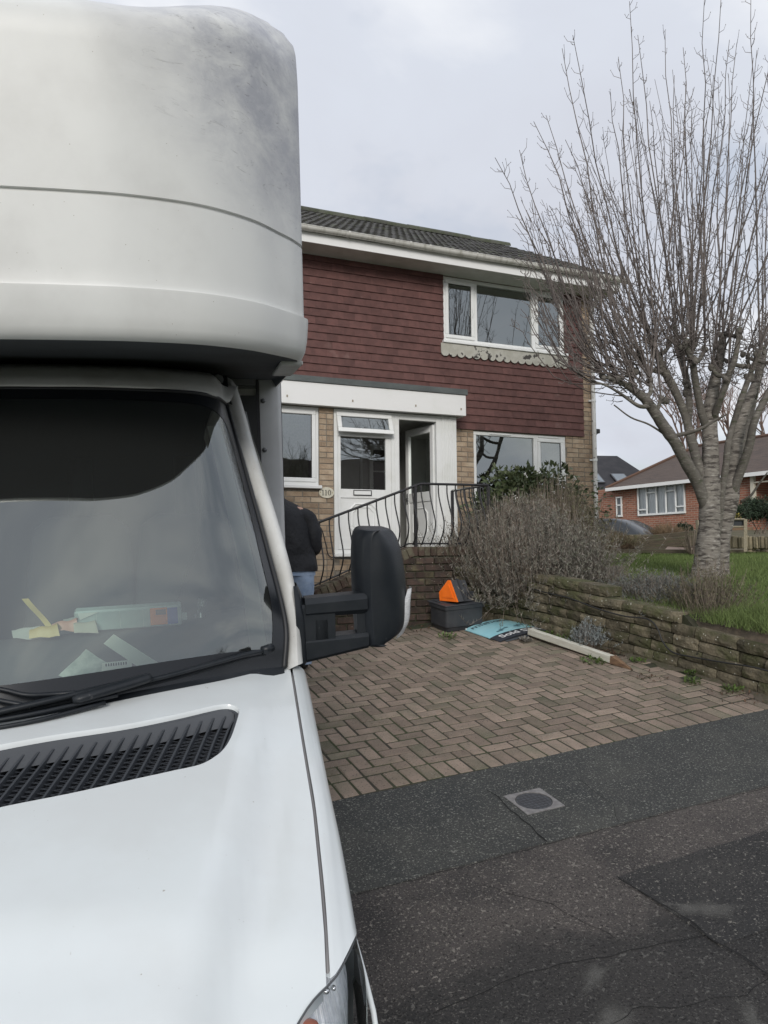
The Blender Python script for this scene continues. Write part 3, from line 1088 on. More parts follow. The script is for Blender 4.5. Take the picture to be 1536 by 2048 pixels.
# corner post, grooved
m = HB()
m.box(5.02, 5.25, VP_ + .001, VM - .02, 1.62, 3.578)
for k in range(7):
    x = 5.03 + k * .03
    m.box(x, x + .024, VP_ - .006, VP_ + .002, 1.63, 3.576, .003)
m.build('porch_post', UPVC, house)
m = HB(); m.box(3.385, 5.27, VP_ - .07, VP_ + .12, 1.60, 1.64, .005); m.build('threshold', UPVC, house)

# glazed side panel / letterbox door
d1 = HB(); frame(d1, 3.40, 4.29, 1.64, 3.575, VP_ + .0, .055, .07)
d1.box(3.455, 4.235, VP_ + .004, VP_ + .066, 3.215, 3.28, .004)
d1 = d1.build('front_door', UPVC, house)
m = HB()
frame(m, 3.455, 4.235, 1.70, 3.215, VP_ + .002, .0001, .05)
m.box(3.456, 3.50, VP_ + .012, VP_ + .055, 1.70, 3.214, .004); m.box(4.155, 4.234, VP_ + .012, VP_ + .055, 1.70, 3.214, .004)
m.box(3.50, 4.155, VP_ + .013, VP_ + .055, 2.385, 2.505, .004)
m.box(3.50, 4.155, VP_ + .028, VP_ + .05, 1.84, 2.385)
m.box(3.50, 4.155, VP_ + .012, VP_ + .055, 1.70, 1.838, .004)
m.build('door_leaf', UPVC, d1)
pane(3.50, 4.155, 2.505, 3.19, VP_ + .035, d1)
m = HB(); m.box(3.885, 3.925, VP_ + .30, VP_ + .33, 1.7, 3.3, .004); m.build('inner_mullion', UPVC, d1)


def octagon(m, cx_, cz_, w, h, c, y, t=.016, d=.012):
    def o(w, h, c):
        return [(cx_ - w, cz_ - h + c), (cx_ - w, cz_ + h - c), (cx_ - w + c, cz_ + h), (cx_ + w - c, cz_ + h), (cx_ + w, cz_ + h - c), (cx_ + w, cz_ - h + c), (cx_ + w - c, cz_ - h), (cx_ - w + c, cz_ - h)]
    A, B = o(w, h, c), o(w - t, h - t, c - t * .4)
    vs = [(x, y, z) for x, z in A] + [(x, y - d, z) for x, z in [((a[0] + b[0]) / 2, (a[1] + b[1]) / 2) for a, b in zip(A, B)]] + [(x, y, z) for x, z in B]
    m.add(vs, [(i, (i + 1) % 8, 8 + (i + 1) % 8, 8 + i) for i in range(8)] + [(8 + i, 8 + (i + 1) % 8, 16 + (i + 1) % 8, 16 + i) for i in range(8)])


m = HB(); octagon(m, 3.825, 2.105, .215, .215, .09, VP_ + .028, .03, .016); octagon(m, 3.825, 2.105, .165, .165, .075, VP_ + .028, .02, .012)
m.build('moulding', UPVC, d1)
m = HB(); frame(m, 3.675, 3.94, 2.42, 2.495, VP_ - .002, .010, .014, .002); m.build('letterbox_frame', mat('letterbox_dark', (.04, .04, .045), .35), d1)
m = HB(); m.box(3.686, 3.929, VP_ + .002, VP_ + .010, 2.431, 2.484, .003); m.build('letterbox_flap', UPVC, d1)
# top-hung fanlight standing open
fan = HB()
frame(fan, 3.43, 4.235, 3.25, 3.535, VP_ - .025, .06, .045, .006)
fan.v = [(x, y + (3.535 - z) * -.30, z + (3.535 - z) * .03) for x, y, z in fan.v]
fan = fan.build('fanlight', UPVC, d1)
m = HB(); m.add([(3.49, VP_ - .005 - .06 * .3, 3.475), (4.175, VP_ - .005 - .06 * .3, 3.475), (4.175, VP_ - .005 - .225 * .3, 3.312), (3.49, VP_ - .005 - .225 * .3, 3.312)], [(0, 1, 2, 3)])
m.build('fanlight_pane', GLASSH, d1)
m = HB(); m.tube([(3.78, VP_ + .03, 3.33), (3.84, VP_ - .03, 3.36)], .006, 6); m.build('stay', UPVC, d1)

# doorway with the second leaf swung inwards
m = HB()
m.box(4.29, 4.355, VP_ + .001, VP_ + .069, 1.64, 3.575, .004); m.box(4.93, 5.02, VP_ + .001, VP_ + .069, 1.64, 3.575, .004)
m.box(4.355, 4.93, VP_ + .002, VP_ + .068, 3.49, 3.575, .004)
m.build('door_frame', UPVC, house)




door = empty('open_door', (4.93 - 4, VP_ + .07 - VM, 1.66 - 1.6)); door.parent = house; door.rotation_euler = (0, 0, radians(-78) + pi)


def dbox(name, material, boxes, parent=door):
    m = MB()
    for b in boxes:
        m.box(*b, .005)
    return m.build(name, material, parent)


# leaf in local coords: x from hinge to free end, y thickness, z up
dbox('leaf_frame', UPVC, [(0, .075, -.025, .025, 0, 1.80), (.575, .65, -.025, .025, 0, 1.80), (.073, .577, -.024, .024, 1.70, 1.80), (.073, .577, -.024, .024, .72, .86), (.073, .577, -.024, .024, 0, .13), (.073, .577, -.010, .010, .13, .72)])
m = MB(); m.add([(.075, 0, .86), (.575, 0, .86), (.575, 0, 1.70), (.075, 0, 1.70)], [(0, 1, 2, 3)]); m.build('leaf_pane', GLASSH, door)
m = MB(); m.tube([(.61, .03, .78), (.61, .07, .78), (.53, .07, .78)], .009, 6); m.tube([(.61, -.03, .78), (.61, -.07, .78), (.53, -.07, .78)], .009, 6)
m.box(.595, .625, -.034, .034, .70, .86, .004); m.build('handle', mat('chrome', (.6, .6, .6), .2, metal=1), door)
for sgn in (-1, 1):
    m = MB()
    def o_(w, h, c):
        return [(-w, -h + c), (-w, h - c), (-w + c, h), (w - c, h), (w, h - c), (w, -h + c), (w - c, -h), (-w + c, -h)]
    A, B = o_(.18, .22, .08), o_(.155, .195, .07)
    vs = [(x + .325, sgn * .010, z + .42) for x, z in A] + [((a[0] + b[0]) / 2 + .325, sgn * .022, (a[1] + b[1]) / 2 + .42) for a, b in zip(A, B)] + [(x + .325, sgn * .010, z + .42) for x, z in B]
    m.add(vs, [(i, (i + 1) % 8, 8 + (i + 1) % 8, 8 + i) for i in range(8)] + [(8 + i, 8 + (i + 1) % 8, 16 + (i + 1) % 8, 16 + i) for i in range(8)])
    m.build('moulding', UPVC, door)
# porch room
m = HB()
pm = mat('porch_paint', (.50, .50, .48), .8, c2=(.42, .42, .40), ns=2)
m.box(3.40, 5.02, VM + 1.20, VM + 1.25, 1.60, 3.58); m.box(5.022, 5.06, VM - .02, VM + 1.2, 1.60, 3.58); m.box(3.36, 3.398, VM, VM + 1.2, 1.60, 3.58)
m.box(3.40, 5.02, VP_ + .07, VM + 1.2, 3.56, 3.578)
m.build('porch_room', pm, house)
inner = HB(); inner.box(4.50, 4.56, VM + 1.14, VM + 1.19, 1.62, 3.35, .004); inner.box(5.0, 5.02, VM + 1.14, VM + 1.19, 1.62, 3.35, .004)
inner.box(4.56, 5.0, VM + 1.15, VM + 1.19, 3.27, 3.35, .004); inner.box(4.56, 5.0, VM + 1.15, VM + 1.19, 1.62, 2.20, .004)
for z in (2.55, 2.92):
    inner.box(4.56, 5.0, VM + 1.155, VM + 1.185, z, z + .022, .003)
inner = inner.build('inner_door', UPVC, house)
m = HB(); m.add([(4.56, VM + 1.185, 2.2), (5.0, VM + 1.185, 2.2), (5.0, VM + 1.185, 3.27), (4.56, VM + 1.185, 3.27)], [(0, 1, 2, 3)]); m.build('inner_pane', mat('dark_obscure_glass', (.012, .014, .018), .08, spec=.8), inner)

# oval number plaque
pl = empty('number_plaque', (3.287, VP_ - .008, 2.445), 'oval cream number plaque reading 110 beside the porch door', 'number plaque')
m = MB()
for r, y0, y1 in ((1.0, 0, -.012), (.955, -.012, -.017)):
    m.prism([(.105 * r * cos(a), .074 * r * sin(a)) for a in np.linspace(0, 2 * pi, 37)[:-1]], 'y', y0, y1)
m.build('plate', mat('cream_enamel', (.66, .63, .52), .3, c2=(.55, .52, .42), ns=20), pl)
ink = mat('black_ink', (.02, .02, .02), .5)
for cx_ in (-.052, -.010):
    m = MB(); m.box(cx_ - .0045, cx_ + .0045, -.020, -.017, -.034, .034); m.box(cx_ - .013, cx_ + .013, -.0202, -.017, -.036, -.031)
    m.prism([(cx_ - .0045, .034), (cx_ - .0045, .026), (cx_ - .014, .022), (cx_ - .014, .026)], 'y', -.0198, -.017)
    m.build('digit', ink, pl)
m = MB()
P = [[((.0375 + (.0215 - t * (.0085 if abs(cos(a)) > .5 else .0085 * (.35 + 1.3 * abs(cos(a))))) * cos(a)), y, (.036 - t * .0045) * sin(a)) for t, y in ((0, -.017), (0, -.020), (1, -.020), (1, -.017))] for a in np.linspace(0, 2 * pi, 25)[:-1]]
m.grid(P, close_u=True); m.build('digit', ink, pl)
for x in (-.088, .082):
    m = MB(); m.prism([(x - .006, 0), (x, .008), (x + .006, 0), (x, -.008)], 'y', -.0195, -.017); m.build('screw', mat('brass', (.35, .25, .1), .4, metal=.6), pl)

# grey cable clipped low on the brick
m = MB()
pc = [(2.9, VP_ - .02, 2.02), (3.14, VP_ - .02, 2.02), (3.22, VP_ - .02, 1.95), (3.27, VP_ - .02, 1.78), (3.31, VP_ - .03, 1.62), (3.40, VP_ - .09, 1.585), (3.6, VP_ - .10, 1.58), (4.4, VP_ - .10, 1.585)]
m.tube(catmull(pc, 30), .007, 6)
tag(m.build('cable', mat('cable_black', (.02, .02, .02), .5), smooth=True), 'thin black cable drooping across the buff brick below the door', 'cable')
# ------------------------------------------------------------------ brick retaining wall, steps and railings
WY = 7.40


def cop_z(u):
    return 1.70 if u > 3.5 else 1.70 - .40 * (3.5 - u)


rw = empty('brick_retaining_wall', (3.3, WY, G(3.3, WY)), 'dark mossy brown brick retaining wall with a sloping top beside the steps', 'brick wall')
RO = (3.3, WY, G(3.3, WY))


class OB(MB):
    """world coordinates stored relative to an origin"""
    def __init__(self, org):
        super().__init__(); self.org = org

    def build(self, *a, **k):
        self.v = [(x - self.org[0], y - self.org[1], z - self.org[2]) for x, y, z in self.v]
        return super().build(*a, **k)


m = OB(RO)
m.prism([(2.2, .4), (4.46, .4), (4.46, 1.60), (3.5, 1.60), (2.2, cop_z(2.2) - .10)], 'y', WY + .012, WY + .20)
m.box(4.26, 4.46, WY + .20, 8.4, .8, 1.60)
m.build('core', mat('dark_mortar', (.10, .09, .07), .95, c2=(.05, .06, .03), ns=9, bump=1, bs=120), rw)
mu = MB(); mu.box(-.1045, .1045, -.008, .03, -.0315, .0315, .004)
me_rb = bpy.data.meshes.new('brick'); me_rb.from_pydata(mu.v, [], mu.f); me_rb.materials.append(BRKD)
z = .62; j = 0
while z < 1.62:
    x = 2.2 - (.1125 if j % 2 else 0)
    while x < 4.46:
        a, b = max(x, 2.2), min(x + .209, 4.46)
        if b - a > .04 and z + .06 < cop_z((a + b) / 2) - .085 and z > G((a + b) / 2, WY) - .09:
            link('brick', me_rb, None, rw, ((a + b) / 2 - RO[0], random.uniform(-.006, .004), z + .035 - RO[2]),
                 (random.uniform(-.02, .02), random.uniform(-.01, .01), random.uniform(-.02, .02)), ((b - a) / .209, 1, 1))
        x += .2225
    z += COURSE; j += 1
mu = MB(); mu.box(-.034, .034, -.012, .215, -.10, 0, .006)
me_c = bpy.data.meshes.new('coping_brick'); me_c.from_pydata(mu.v, [], mu.f)
me_c.materials.append(mat('coping_mossy', (.080, .056, .045), .9, c2=(.115, .105, .075), ns=9, lo=.4, hi=.6, rnd=.25, bump=1, bs=90, spots=(30, .12, (.3, .28, .23)), spec=.2))
u = 2.22
while u < 4.46:
    ang = -math.atan(.40) if u < 3.5 else 0
    link('coping_brick', me_c, None, rw, (u - RO[0], random.uniform(-.008, .004), cop_z(u) - RO[2]), (0, ang, random.uniform(-.02, .02)))
    u += .074 * cos(ang)

steps = empty('front_steps', (2.6, 8.5, .9), 'concrete and brick steps climbing behind the sloping wall to the porch landing', 'steps')
sm_ = mat('step_concrete', (.24, .22, .18), .9, c2=(.15, .14, .11), ns=6, bump=.8, bs=90)
for k in range(5):
    m = OB((2.6, 8.5, .9)); m.box(2.15 + k * .34, 3.901, WY + .205, 8.9 - .001 * k, .3, .93 + k * .115, .008)
    m.build('step', sm_, steps)
m = OB((2.6, 8.5, .9)); m.box(3.902, 4.255, WY + .205, VP_ - .072, .9, 1.598, .008)
m.build('landing', sm_, steps)


def rail_z(u):
    return 2.385 if u > 3.65 else 2.385 - .37 * (3.65 - u)


rl = empty('iron_railing', (3.3, 7.5, 1.7), 'black wrought iron railing with bowed balusters along the steps and landing', 'railing')
RLO = (3.3, 7.5, 1.7)
m = OB(RLO); m.tube([(2.05, 7.5, rail_z(2.05)), (3.65, 7.5, 2.385), (4.50, 7.5, 2.395)], .014, 8)
m.build('top_rail', IRON, rl, smooth=True, angle=50)
m = OB(RLO); m.tube([(2.15, 7.5, cop_z(2.15) + .035), (3.5, 7.5, 1.735), (4.50, 7.5, 1.735)], .010, 6)
m.build('bottom_rail', IRON, rl)
for u in (3.585, 4.50):
    m = OB(RLO); m.box(u - .016, u + .016, 7.484, 7.516, 1.68, rail_z(u), .003); m.build('post', IRON, rl)
u = 2.18
while u < 4.46:
    zt, zb = rail_z(u), cop_z(u) + .02
    H_ = zt - zb
    m = OB(RLO)
    pts = [(u, 7.5, zt), (u, 7.498, zt - .16 * H_), (u, 7.455, zt - .34 * H_), (u, 7.395, zt - .54 * H_), (u, 7.375, zt - .66 * H_), (u, 7.40, zt - .80 * H_), (u, 7.46, zt - .92 * H_), (u, 7.5, zb)]
    m.tube(catmull(pts, 18), .0075, 6)
    m.build('baluster', IRON, rl, smooth=True)
    u += .1055
r2_ = empty('iron_railing', (4.5, 8.0, 1.7), 'short black iron railing returning from the landing corner towards the house', 'railing')
o2 = (4.5, 8.0, 1.7)
m = OB(o2); m.tube([(4.50, 7.52, 2.395), (4.50, 8.36, 2.40)], .014, 8); m.build('top_rail', IRON, r2_)
m = OB(o2); m.box(4.484, 4.516, 8.34, 8.372, 1.55, 2.40, .003); m.build('post', IRON, r2_)
for k in range(7):
    v = 7.62 + k * .105
    m = OB(o2); pts = [(4.5, v, 2.395), (4.51, v, 2.28), (4.58, v, 2.05), (4.60, v, 1.95), (4.55, v, 1.80), (4.5, v, 1.62)]
    m.tube(catmull(pts, 12), .0075, 6); m.build('baluster', IRON, r2_, smooth=True)

# ------------------------------------------------------------------ stone garden wall
ST = mat('sandstone', (.195, .168, .118), .92, c2=(.095, .085, .060), ns=7, rnd=.30, bump=1.8, bs=45, c3=(.090, .092, .048), n3=3.2, lo3=.46, hi3=.62, spots=(22, .14, (.46, .45, .38)), flecks=[(16, .68, .72, (.40, .39, .33)), (9, .36, .28, (.03, .03, .022))], spec=.2)
sw = empty('stone_garden_wall', (4.7, 5.5, .7), 'low dry-looking sandstone block wall holding up the front lawn beside the drive', 'stone wall')
SWO = (4.7, 5.5, .7)
wl_np = np.array(wall_line[::-1] + [])
wl_np = np.vstack([[11.0, 3.33], [5.0, 3.42], [4.92, 3.6], wl_np])
seg = np.linalg.norm(np.diff(wl_np, axis=0), axis=1)
arc = np.concatenate([[0], np.cumsum(seg)])
S0 = float(arc[1])


def wpt(s):
    return float(np.interp(s, arc, wl_np[:, 0])), float(np.interp(s, arc, wl_np[:, 1]))


def ncourse(v):
    if v < 4.80: return 4
    if v < 5.75: return 5
    return 6


core = OB(SWO)
NS = 80
fr = []
for i in range(NS + 1):
    s = arc[-1] * i / NS
    x, y = wpt(s); x2, y2 = wpt(min(arc[-1], s + .02)); x1, y1 = wpt(max(0, s - .02))
    dx, dy = x2 - x1, y2 - y1; l = math.hypot(dx, dy)
    nx, ny = dy / l, -dx / l      # to the lawn side (right of travel)
    b = G(x, y); t = b + ncourse(y) * .095 - .03
    fr.append([(x + nx * .035, y + ny * .035, b - .1), (x + nx * .035, y + ny * .035, t), (x + nx * .22, y + ny * .22, t), (x + nx * .22, y + ny * .22, b - .1)])
core.grid(fr)
core.build('core', mat('earth_joint', (.045, .042, .026), .95, c2=(.03, .035, .015), ns=12, bump=1, bs=80), sw)
for j in range(6):
    s = -.1 * (j % 2) - .03 * j
    rr = random.Random(j + 40)
    while s < arc[-1] - .05:
        w = rr.uniform(.17, .40)
        if s + w > arc[-1]: w = arc[-1] - s
        s0, s1 = max(0, s), s + w
        s += w
        if s1 - s0 < .06: continue
        xa, ya = wpt(s0 + .004); xb, yb = wpt(s1 - .004)
        ym = (ya + yb) / 2
        if j >= ncourse(ym): continue
        L_ = math.hypot(xb - xa, yb - ya)
        za = G(xa, ya) + j * .095; zb = G(xb, yb) + j * .095
        hh = .087 + rr.uniform(-.006, .004)
        top = j == ncourse(ym) - 1
        m = MB()
        # irregular block: face subdivided and roughened
        nx_, nz_ = max(3, int(L_ / .06)), 3
        dep = .16 if not top else .22
        out_ = rr.uniform(-.016, .010) - (.012 if top else 0)
        P = []
        for a in range(nx_ + 1):
            col_ = []
            fx = a / nx_
            for b in range(nz_ + 1):
                fz = b / nz_
                ed = min(fx, 1 - fx) * L_; ez = min(fz, 1 - fz) * hh
                rnd_ = .010 * (1 - min(1, ed / .02)) + .009 * (1 - min(1, ez / .02))
                nn = .011 * mnoise.noise(Vector((fx * L_ * 22 + j * 5 + s * 9, fz * 3, j * 3.3)))
                col_.append((fx * L_, out_ + rnd_ + nn, fz * hh + .004 * mnoise.noise(Vector((fx * L_ * 8, fz * 9, s * 3 + j)))))
            P.append(col_)
        full = [[(c[0][0], dep, c[0][2])] + c + [(c[-1][0], dep, c[-1][2])] for c in P]
        m.grid(full)
        for en in (0, -1):
            c = full[en]; m.add(c, [tuple(range(len(c)))])
        ang = atan2(yb - ya, xb - xa)
        o = m.build('stone', ST, sw)
        Mx = Matrix.Rotation(ang, 4, 'Z')
        # travel runs away from the camera: face must look to -x side
        o.matrix_basis = Matrix.Translation((xa - SWO[0], ya - SWO[1], za - SWO[2])) @ Mx @ Matrix.Rotation(-atan2(zb - za, L_), 4, 'Y') @ Matrix.Scale(-1, 4, (0, 1, 0))
# a black hose pinned along the wall
m = MB()
pts = []
for s, hz in [(2.0 + 1.75, .36), (3.45, .42), (3.1, .40), (2.75, .40), (2.4, .36), (2.1, .34), (1.85, .36), (1.75, .30), (1.70, .20), (1.6, .13), (1.4, .14), (1.1, .17), (.8, .20), (.4, .19)]:
    s = min(s + S0, arc[-1] - .02)
    x, y = wpt(s)
    pts.append((x - .035, y - .01, G(x, y) + hz))
m.tube(catmull(pts, 70), .007, 6)
tag(m.build('hose', mat('cable_black', (.02, .02, .02), .5), smooth=True), 'thin black cable running along the face of the sandstone wall', 'cable')

# ------------------------------------------------------------------ lawn


def lawn_h(x, y):
    return float(np.interp(x + y, [6, 8.0, 8.9, 9.9, 13.8, 18, 23, 30, 60], [.7, .86, .93, 1.02, 1.32, 1.47, 1.585, 1.65, 1.8])) + .02 * mnoise.noise(Vector((x * .7, y * .7, 0)))


m = MB()
P = []
for y in np.linspace(3.45, 14.5, 70):
    xl = wall_u(y) + .10 if y < 7.3 else 4.4
    if y < 3.9: xl = 4.98
    if y < 3.55: xl = 5.05
    P.append([(x, y, lawn_h(x, y)) for x in np.linspace(xl, 16, 50)])
m.grid(P)
LAWN = mat('lawn_turf', (.095, .135, .040), .95, c2=(.115, .155, .055), ns=2.5, c3=(.06, .09, .028), n3=1.1, lo3=.45, hi3=.7, bump=2, bs=80, spec=.1)
tag(m.build('lawn', LAWN, smooth=True), kind='structure')
m = MB()
P = []
for y in np.linspace(3.5, 8.6, 50):
    x0 = wall_u(y) + .07 if y < 7.3 else 4.5
    wd = .55 if y < 5.8 else .55 + (y - 5.8) * .9
    P.append([(x, y, lawn_h(x, y) + .045 + .018 * mnoise.noise(Vector((x * 9, y * 9, 1))) - (.12 if k_ in (0, 17) else .03 if k_ in (1, 16) else 0)) for k_, x in enumerate(np.linspace(x0, x0 + wd, 18))])
m.grid(P)
tag(m.build('flower_bed', SOIL, smooth=True), kind='structure')


def blades(name, n, sampler, hgt, wid, material, lean=.5, parent=None, seg=1, seed=1, kind='stuff'):
    r = np.random.default_rng(seed)
    P = sampler(n, r)
    n = len(P)
    a = r.uniform(0, 2 * pi, n); h = hgt * r.uniform(.5, 1.2, n); w = wid * r.uniform(.7, 1.3, n)
    la = r.uniform(0, 2 * pi, n); ll = lean * h * r.uniform(0, 1, n)
    dx, dy = np.cos(a) * w / 2, np.sin(a) * w / 2
    V = np.zeros((n, 3, 3))
    V[:, 0] = P + np.stack([dx, dy, np.zeros(n)], 1)
    V[:, 1] = P - np.stack([dx, dy, np.zeros(n)], 1)
    V[:, 2] = P + np.stack([np.cos(la) * ll, np.sin(la) * ll, h], 1)
    F = np.arange(n * 3).reshape(n, 3)
    return mesh_np(name, V.reshape(-1, 3), F, material, parent, kind)


GRS = mat('grass_blade', (.120, .170, .055), .8, c2=(.145, .19, .07), ns=1.5, rnd=.35, island=True, spec=.15, c3=(.10, .11, .045), n3=1.2, lo3=.5, hi3=.75)


def samp_lawn(n, r):
    out_ = []
    while len(out_) < n:
        y = r.uniform(3.6, 13.5); x = r.uniform(4.9, 13.5)
        d = math.hypot(x, y)
        if y < 7.3 and x < wall_u(y) + .45: continue
        if y > 9.7 and x < 8.1: continue
        if r.random() > (6.5 / d) ** 1.6: continue
        pz = proj((x, y, lawn_h(x, y)))
        if not (1150 < pz[0] < 1640): continue
        out_.append((x, y, lawn_h(x, y) - .005))
    return np.array(out_)


blades('grass', 60000, samp_lawn, .055, .007, GRS, 1.0, seed=4)

# ------------------------------------------------------------------ shrubs


def stems_plant(name, label, cat, base, n, reach, up, mats2, tip=6, rr_=.0016, seed=1, droop=.25, spr=.03, group=None, tipw=.010, wleaf=.003, fill=None):
    """many thin branching stems fanning out of a base area; sprigs of narrow leaves at their ends"""
    r = np.random.default_rng(seed)
    V, F, VL, FL = [], [], [], []
    x0, x1, y0, y1, zb = base
    cx_, cy_ = (x0 + x1) / 2, (y0 + y1) / 2
    nv = nl = 0
    for i in range(n):
        bx, by = r.uniform(x0, x1), r.uniform(y0, y1)
        z0 = zb(bx, by) if callable(zb) else zb
        ox, oy = (bx - cx_) / (x1 - x0 + 1e-6) * 2, (by - cy_) / (y1 - y0 + 1e-6) * 2
        a = atan2(oy + r.normal() * .5, ox + r.normal() * .5)
        R = reach * (abs(r.normal()) * .45 + .1) * (.4 + math.hypot(ox, oy) * .6)
        h = up * r.uniform(.55, 1.05) * (1 - .35 * min(1, math.hypot(ox, oy)) ** 2)
        p0 = np.array([bx, by, z0])
        dk = droop * r.uniform(0, 1) ** 1.5 * 1.6 * R
        p3 = p0 + [cos(a) * R, sin(a) * R, h - dk]
        p1 = p0 + [cos(a) * R * .42, sin(a) * R * .42, h * .28 - dk * .35]
        p2 = p0 + [cos(a) * R * .78 + r.normal() * .02, sin(a) * R * .78 + r.normal() * .02, h * .64 - dk * .9]
        K = 5
        side = np.array([-sin(a + .6), cos(a + .6), 0])
        C_ = catmull([p0, p1, p2, p3], K)
        w = rr_ * np.linspace(1.6, .7, K)
        for k in range(K):
            V += [C_[k] - side * w[k], C_[k] + side * w[k]]
        for k in range(K - 1):
            F.append((nv + 2 * k, nv + 2 * k + 1, nv + 2 * k + 3, nv + 2 * k + 2))
        nv += 2 * K
        # leaves on the outer part
        for q in range(tip):
            t = r.uniform(.55, 1.0)
            c = C_[min(K - 1, int(t * (K - 1)))] * (1 - (t * (K - 1)) % 1) + C_[min(K - 1, int(t * (K - 1)) + 1)] * ((t * (K - 1)) % 1)
            d = np.array([r.normal(), r.normal(), abs(r.normal()) + .5]); d /= np.linalg.norm(d)
            s = np.cross(d, [r.normal(), r.normal(), r.normal()]); s /= np.linalg.norm(s)
            Lf = spr * r.uniform(.6, 1.3)
            VL += [c - s * wleaf, c + s * wleaf, c + d * Lf]
            FL.append((nl, nl + 1, nl + 2)); nl += 3
    root = empty(name, (cx_, cy_, zb(cx_, cy_) if callable(zb) else zb), label, cat, group)
    o1 = mesh_np('stems', np.array(V) - np.array(root.location), F, mats2[0], root)
    o2_ = mesh_np('foliage', np.array(VL) - np.array(root.location), FL, mats2[1], root)
    return root


STEM = mat('lavender_stem', (.22, .18, .145), .9, c2=(.13, .105, .085), ns=3, rnd=.4, island=True)
SPRIG = mat('lavender_sprig', (.205, .185, .170), .9, c2=(.150, .160, .120), ns=1.6, rnd=.45, island=True, c3=(.27, .225, .19), n3=2.2)
OLIVE = mat('olive_sprig', (.14, .145, .080), .9, c2=(.11, .09, .055), ns=2, rnd=.4, island=True)
stems_plant('lavender_bush', 'large sprawling grey-brown lavender bush spilling over the wall beside the landing', 'lavender', (4.40, 5.32, 6.86, 8.0, 1.12), 8200, .70, 1.22, (STEM, SPRIG), 14, .0021, 3, .75, .045, wleaf=.0042)
stems_plant('lavender_bush', 'large sprawling grey-brown lavender bush, the lower part hanging towards the blue board', 'lavender', (4.55, 5.1, 6.55, 7.3, 1.12), 1800, .62, .62, (STEM, SPRIG), 8, .0021, 9, .6, .04, wleaf=.004) if False else None
stems_plant('wispy_shrub', 'tall thin brown-green shrub between the lavender bush and the white downpipe', 'shrub', (5.55, 6.15, 7.6, 8.6, lawn_h), 2200, .38, 1.30, (STEM, OLIVE), 7, .0022, 5, .15, .05, wleaf=.004)
stems_plant('low_lavender', 'small round grey lavender on top of the garden wall', 'lavender', (5.05, 5.62, 5.5, 6.15, lawn_h), 1500, .36, .34, (STEM, mat('grey_sprig', (.16, .165, .165), .9, c2=(.11, .12, .10), ns=3, rnd=.4, island=True)), 8, .0016, 7, .3, .035, wleaf=.003)
stems_plant('straggly_bush', 'straggly half-bare brown bush in the bed in front of the tree', 'bush', (5.02, 5.3, 4.85, 5.15, lawn_h), 420, .34, .56, (STEM, OLIVE), 7, .0018, 8, .2, .035, wleaf=.003)
stems_plant('grey_plant', 'little silver-grey plant growing at the foot of the stone wall', 'plant', (4.42, 4.52, 5.68, 5.80, G), 260, .16, .30, (STEM, mat('silver_sprig', (.22, .24, .24), .9, c2=(.15, .17, .17), ns=5, rnd=.3, island=True)), 9, .0012, 12, .1, .03, wleaf=.004)


def leaf_mass(root, n, C0, rad, lf, material, seed=1, name='foliage', lumps=14, shell=.55, fold=.3):
    r = np.random.default_rng(seed)
    cen = r.normal(size=(lumps, 3)); cen /= np.linalg.norm(cen, axis=1)[:, None]
    cen *= r.uniform(.25, .8, (lumps, 1))
    cen[:, 2] = np.abs(cen[:, 2]) * .9 - .1
    k = r.integers(0, lumps, n)
    d = r.normal(size=(n, 3)); d /= np.linalg.norm(d, axis=1)[:, None]
    rr = r.uniform(0, 1, (n, 1)) ** .5 * r.uniform(.28, .52, (lumps, 1))[k]
    P = (cen[k] + d * rr) * np.array(rad) + np.array(C0)
    ax = d + r.normal(size=(n, 3)) * .6 + [0, 0, -.2]; ax /= np.linalg.norm(ax, axis=1)[:, None]
    sd_ = np.cross(ax, r.normal(size=(n, 3))); sd_ /= np.linalg.norm(sd_, axis=1)[:, None]
    nn = np.cross(ax, sd_)
    L_ = lf * r.uniform(.6, 1.25, (n, 1)); W_ = L_ * .24
    V = np.stack([P, P + ax * L_ * .45 + sd_ * W_ + nn * W_ * fold, P + ax * L_, P + ax * L_ * .45 - sd_ * W_ + nn * W_ * fold], 1).reshape(-1, 3)
    i = np.arange(n)[:, None] * 4
    F = np.concatenate([i + [0, 1, 2], i + [0, 2, 3]])
    loc = np.array(root.location)
    return mesh_np(name, V - loc, F, material, root)


def twigs(root, n, base, C0, rad, seed=1, r0=.006, name='stems', material=None):
    r = np.random.default_rng(seed); m = MB(); loc = np.array(root.location)
    for i in range(n):
        d = r.normal(size=3); d[2] = abs(d[2]); d /= np.linalg.norm(d)
        e_ = np.array(C0) + d * np.array(rad) * .8
        b = np.array(base) + r.normal(size=3) * [.08, .08, .0]
        mid = (b + e_) / 2 + r.normal(size=3) * .08
        m.tube([p - loc for p in catmull([b, mid, e_], 6)], list(np.linspace(r0, r0 * .3, 6)), 4, cap=False)
    return m.build(name, material or STEM, root, fix=False)


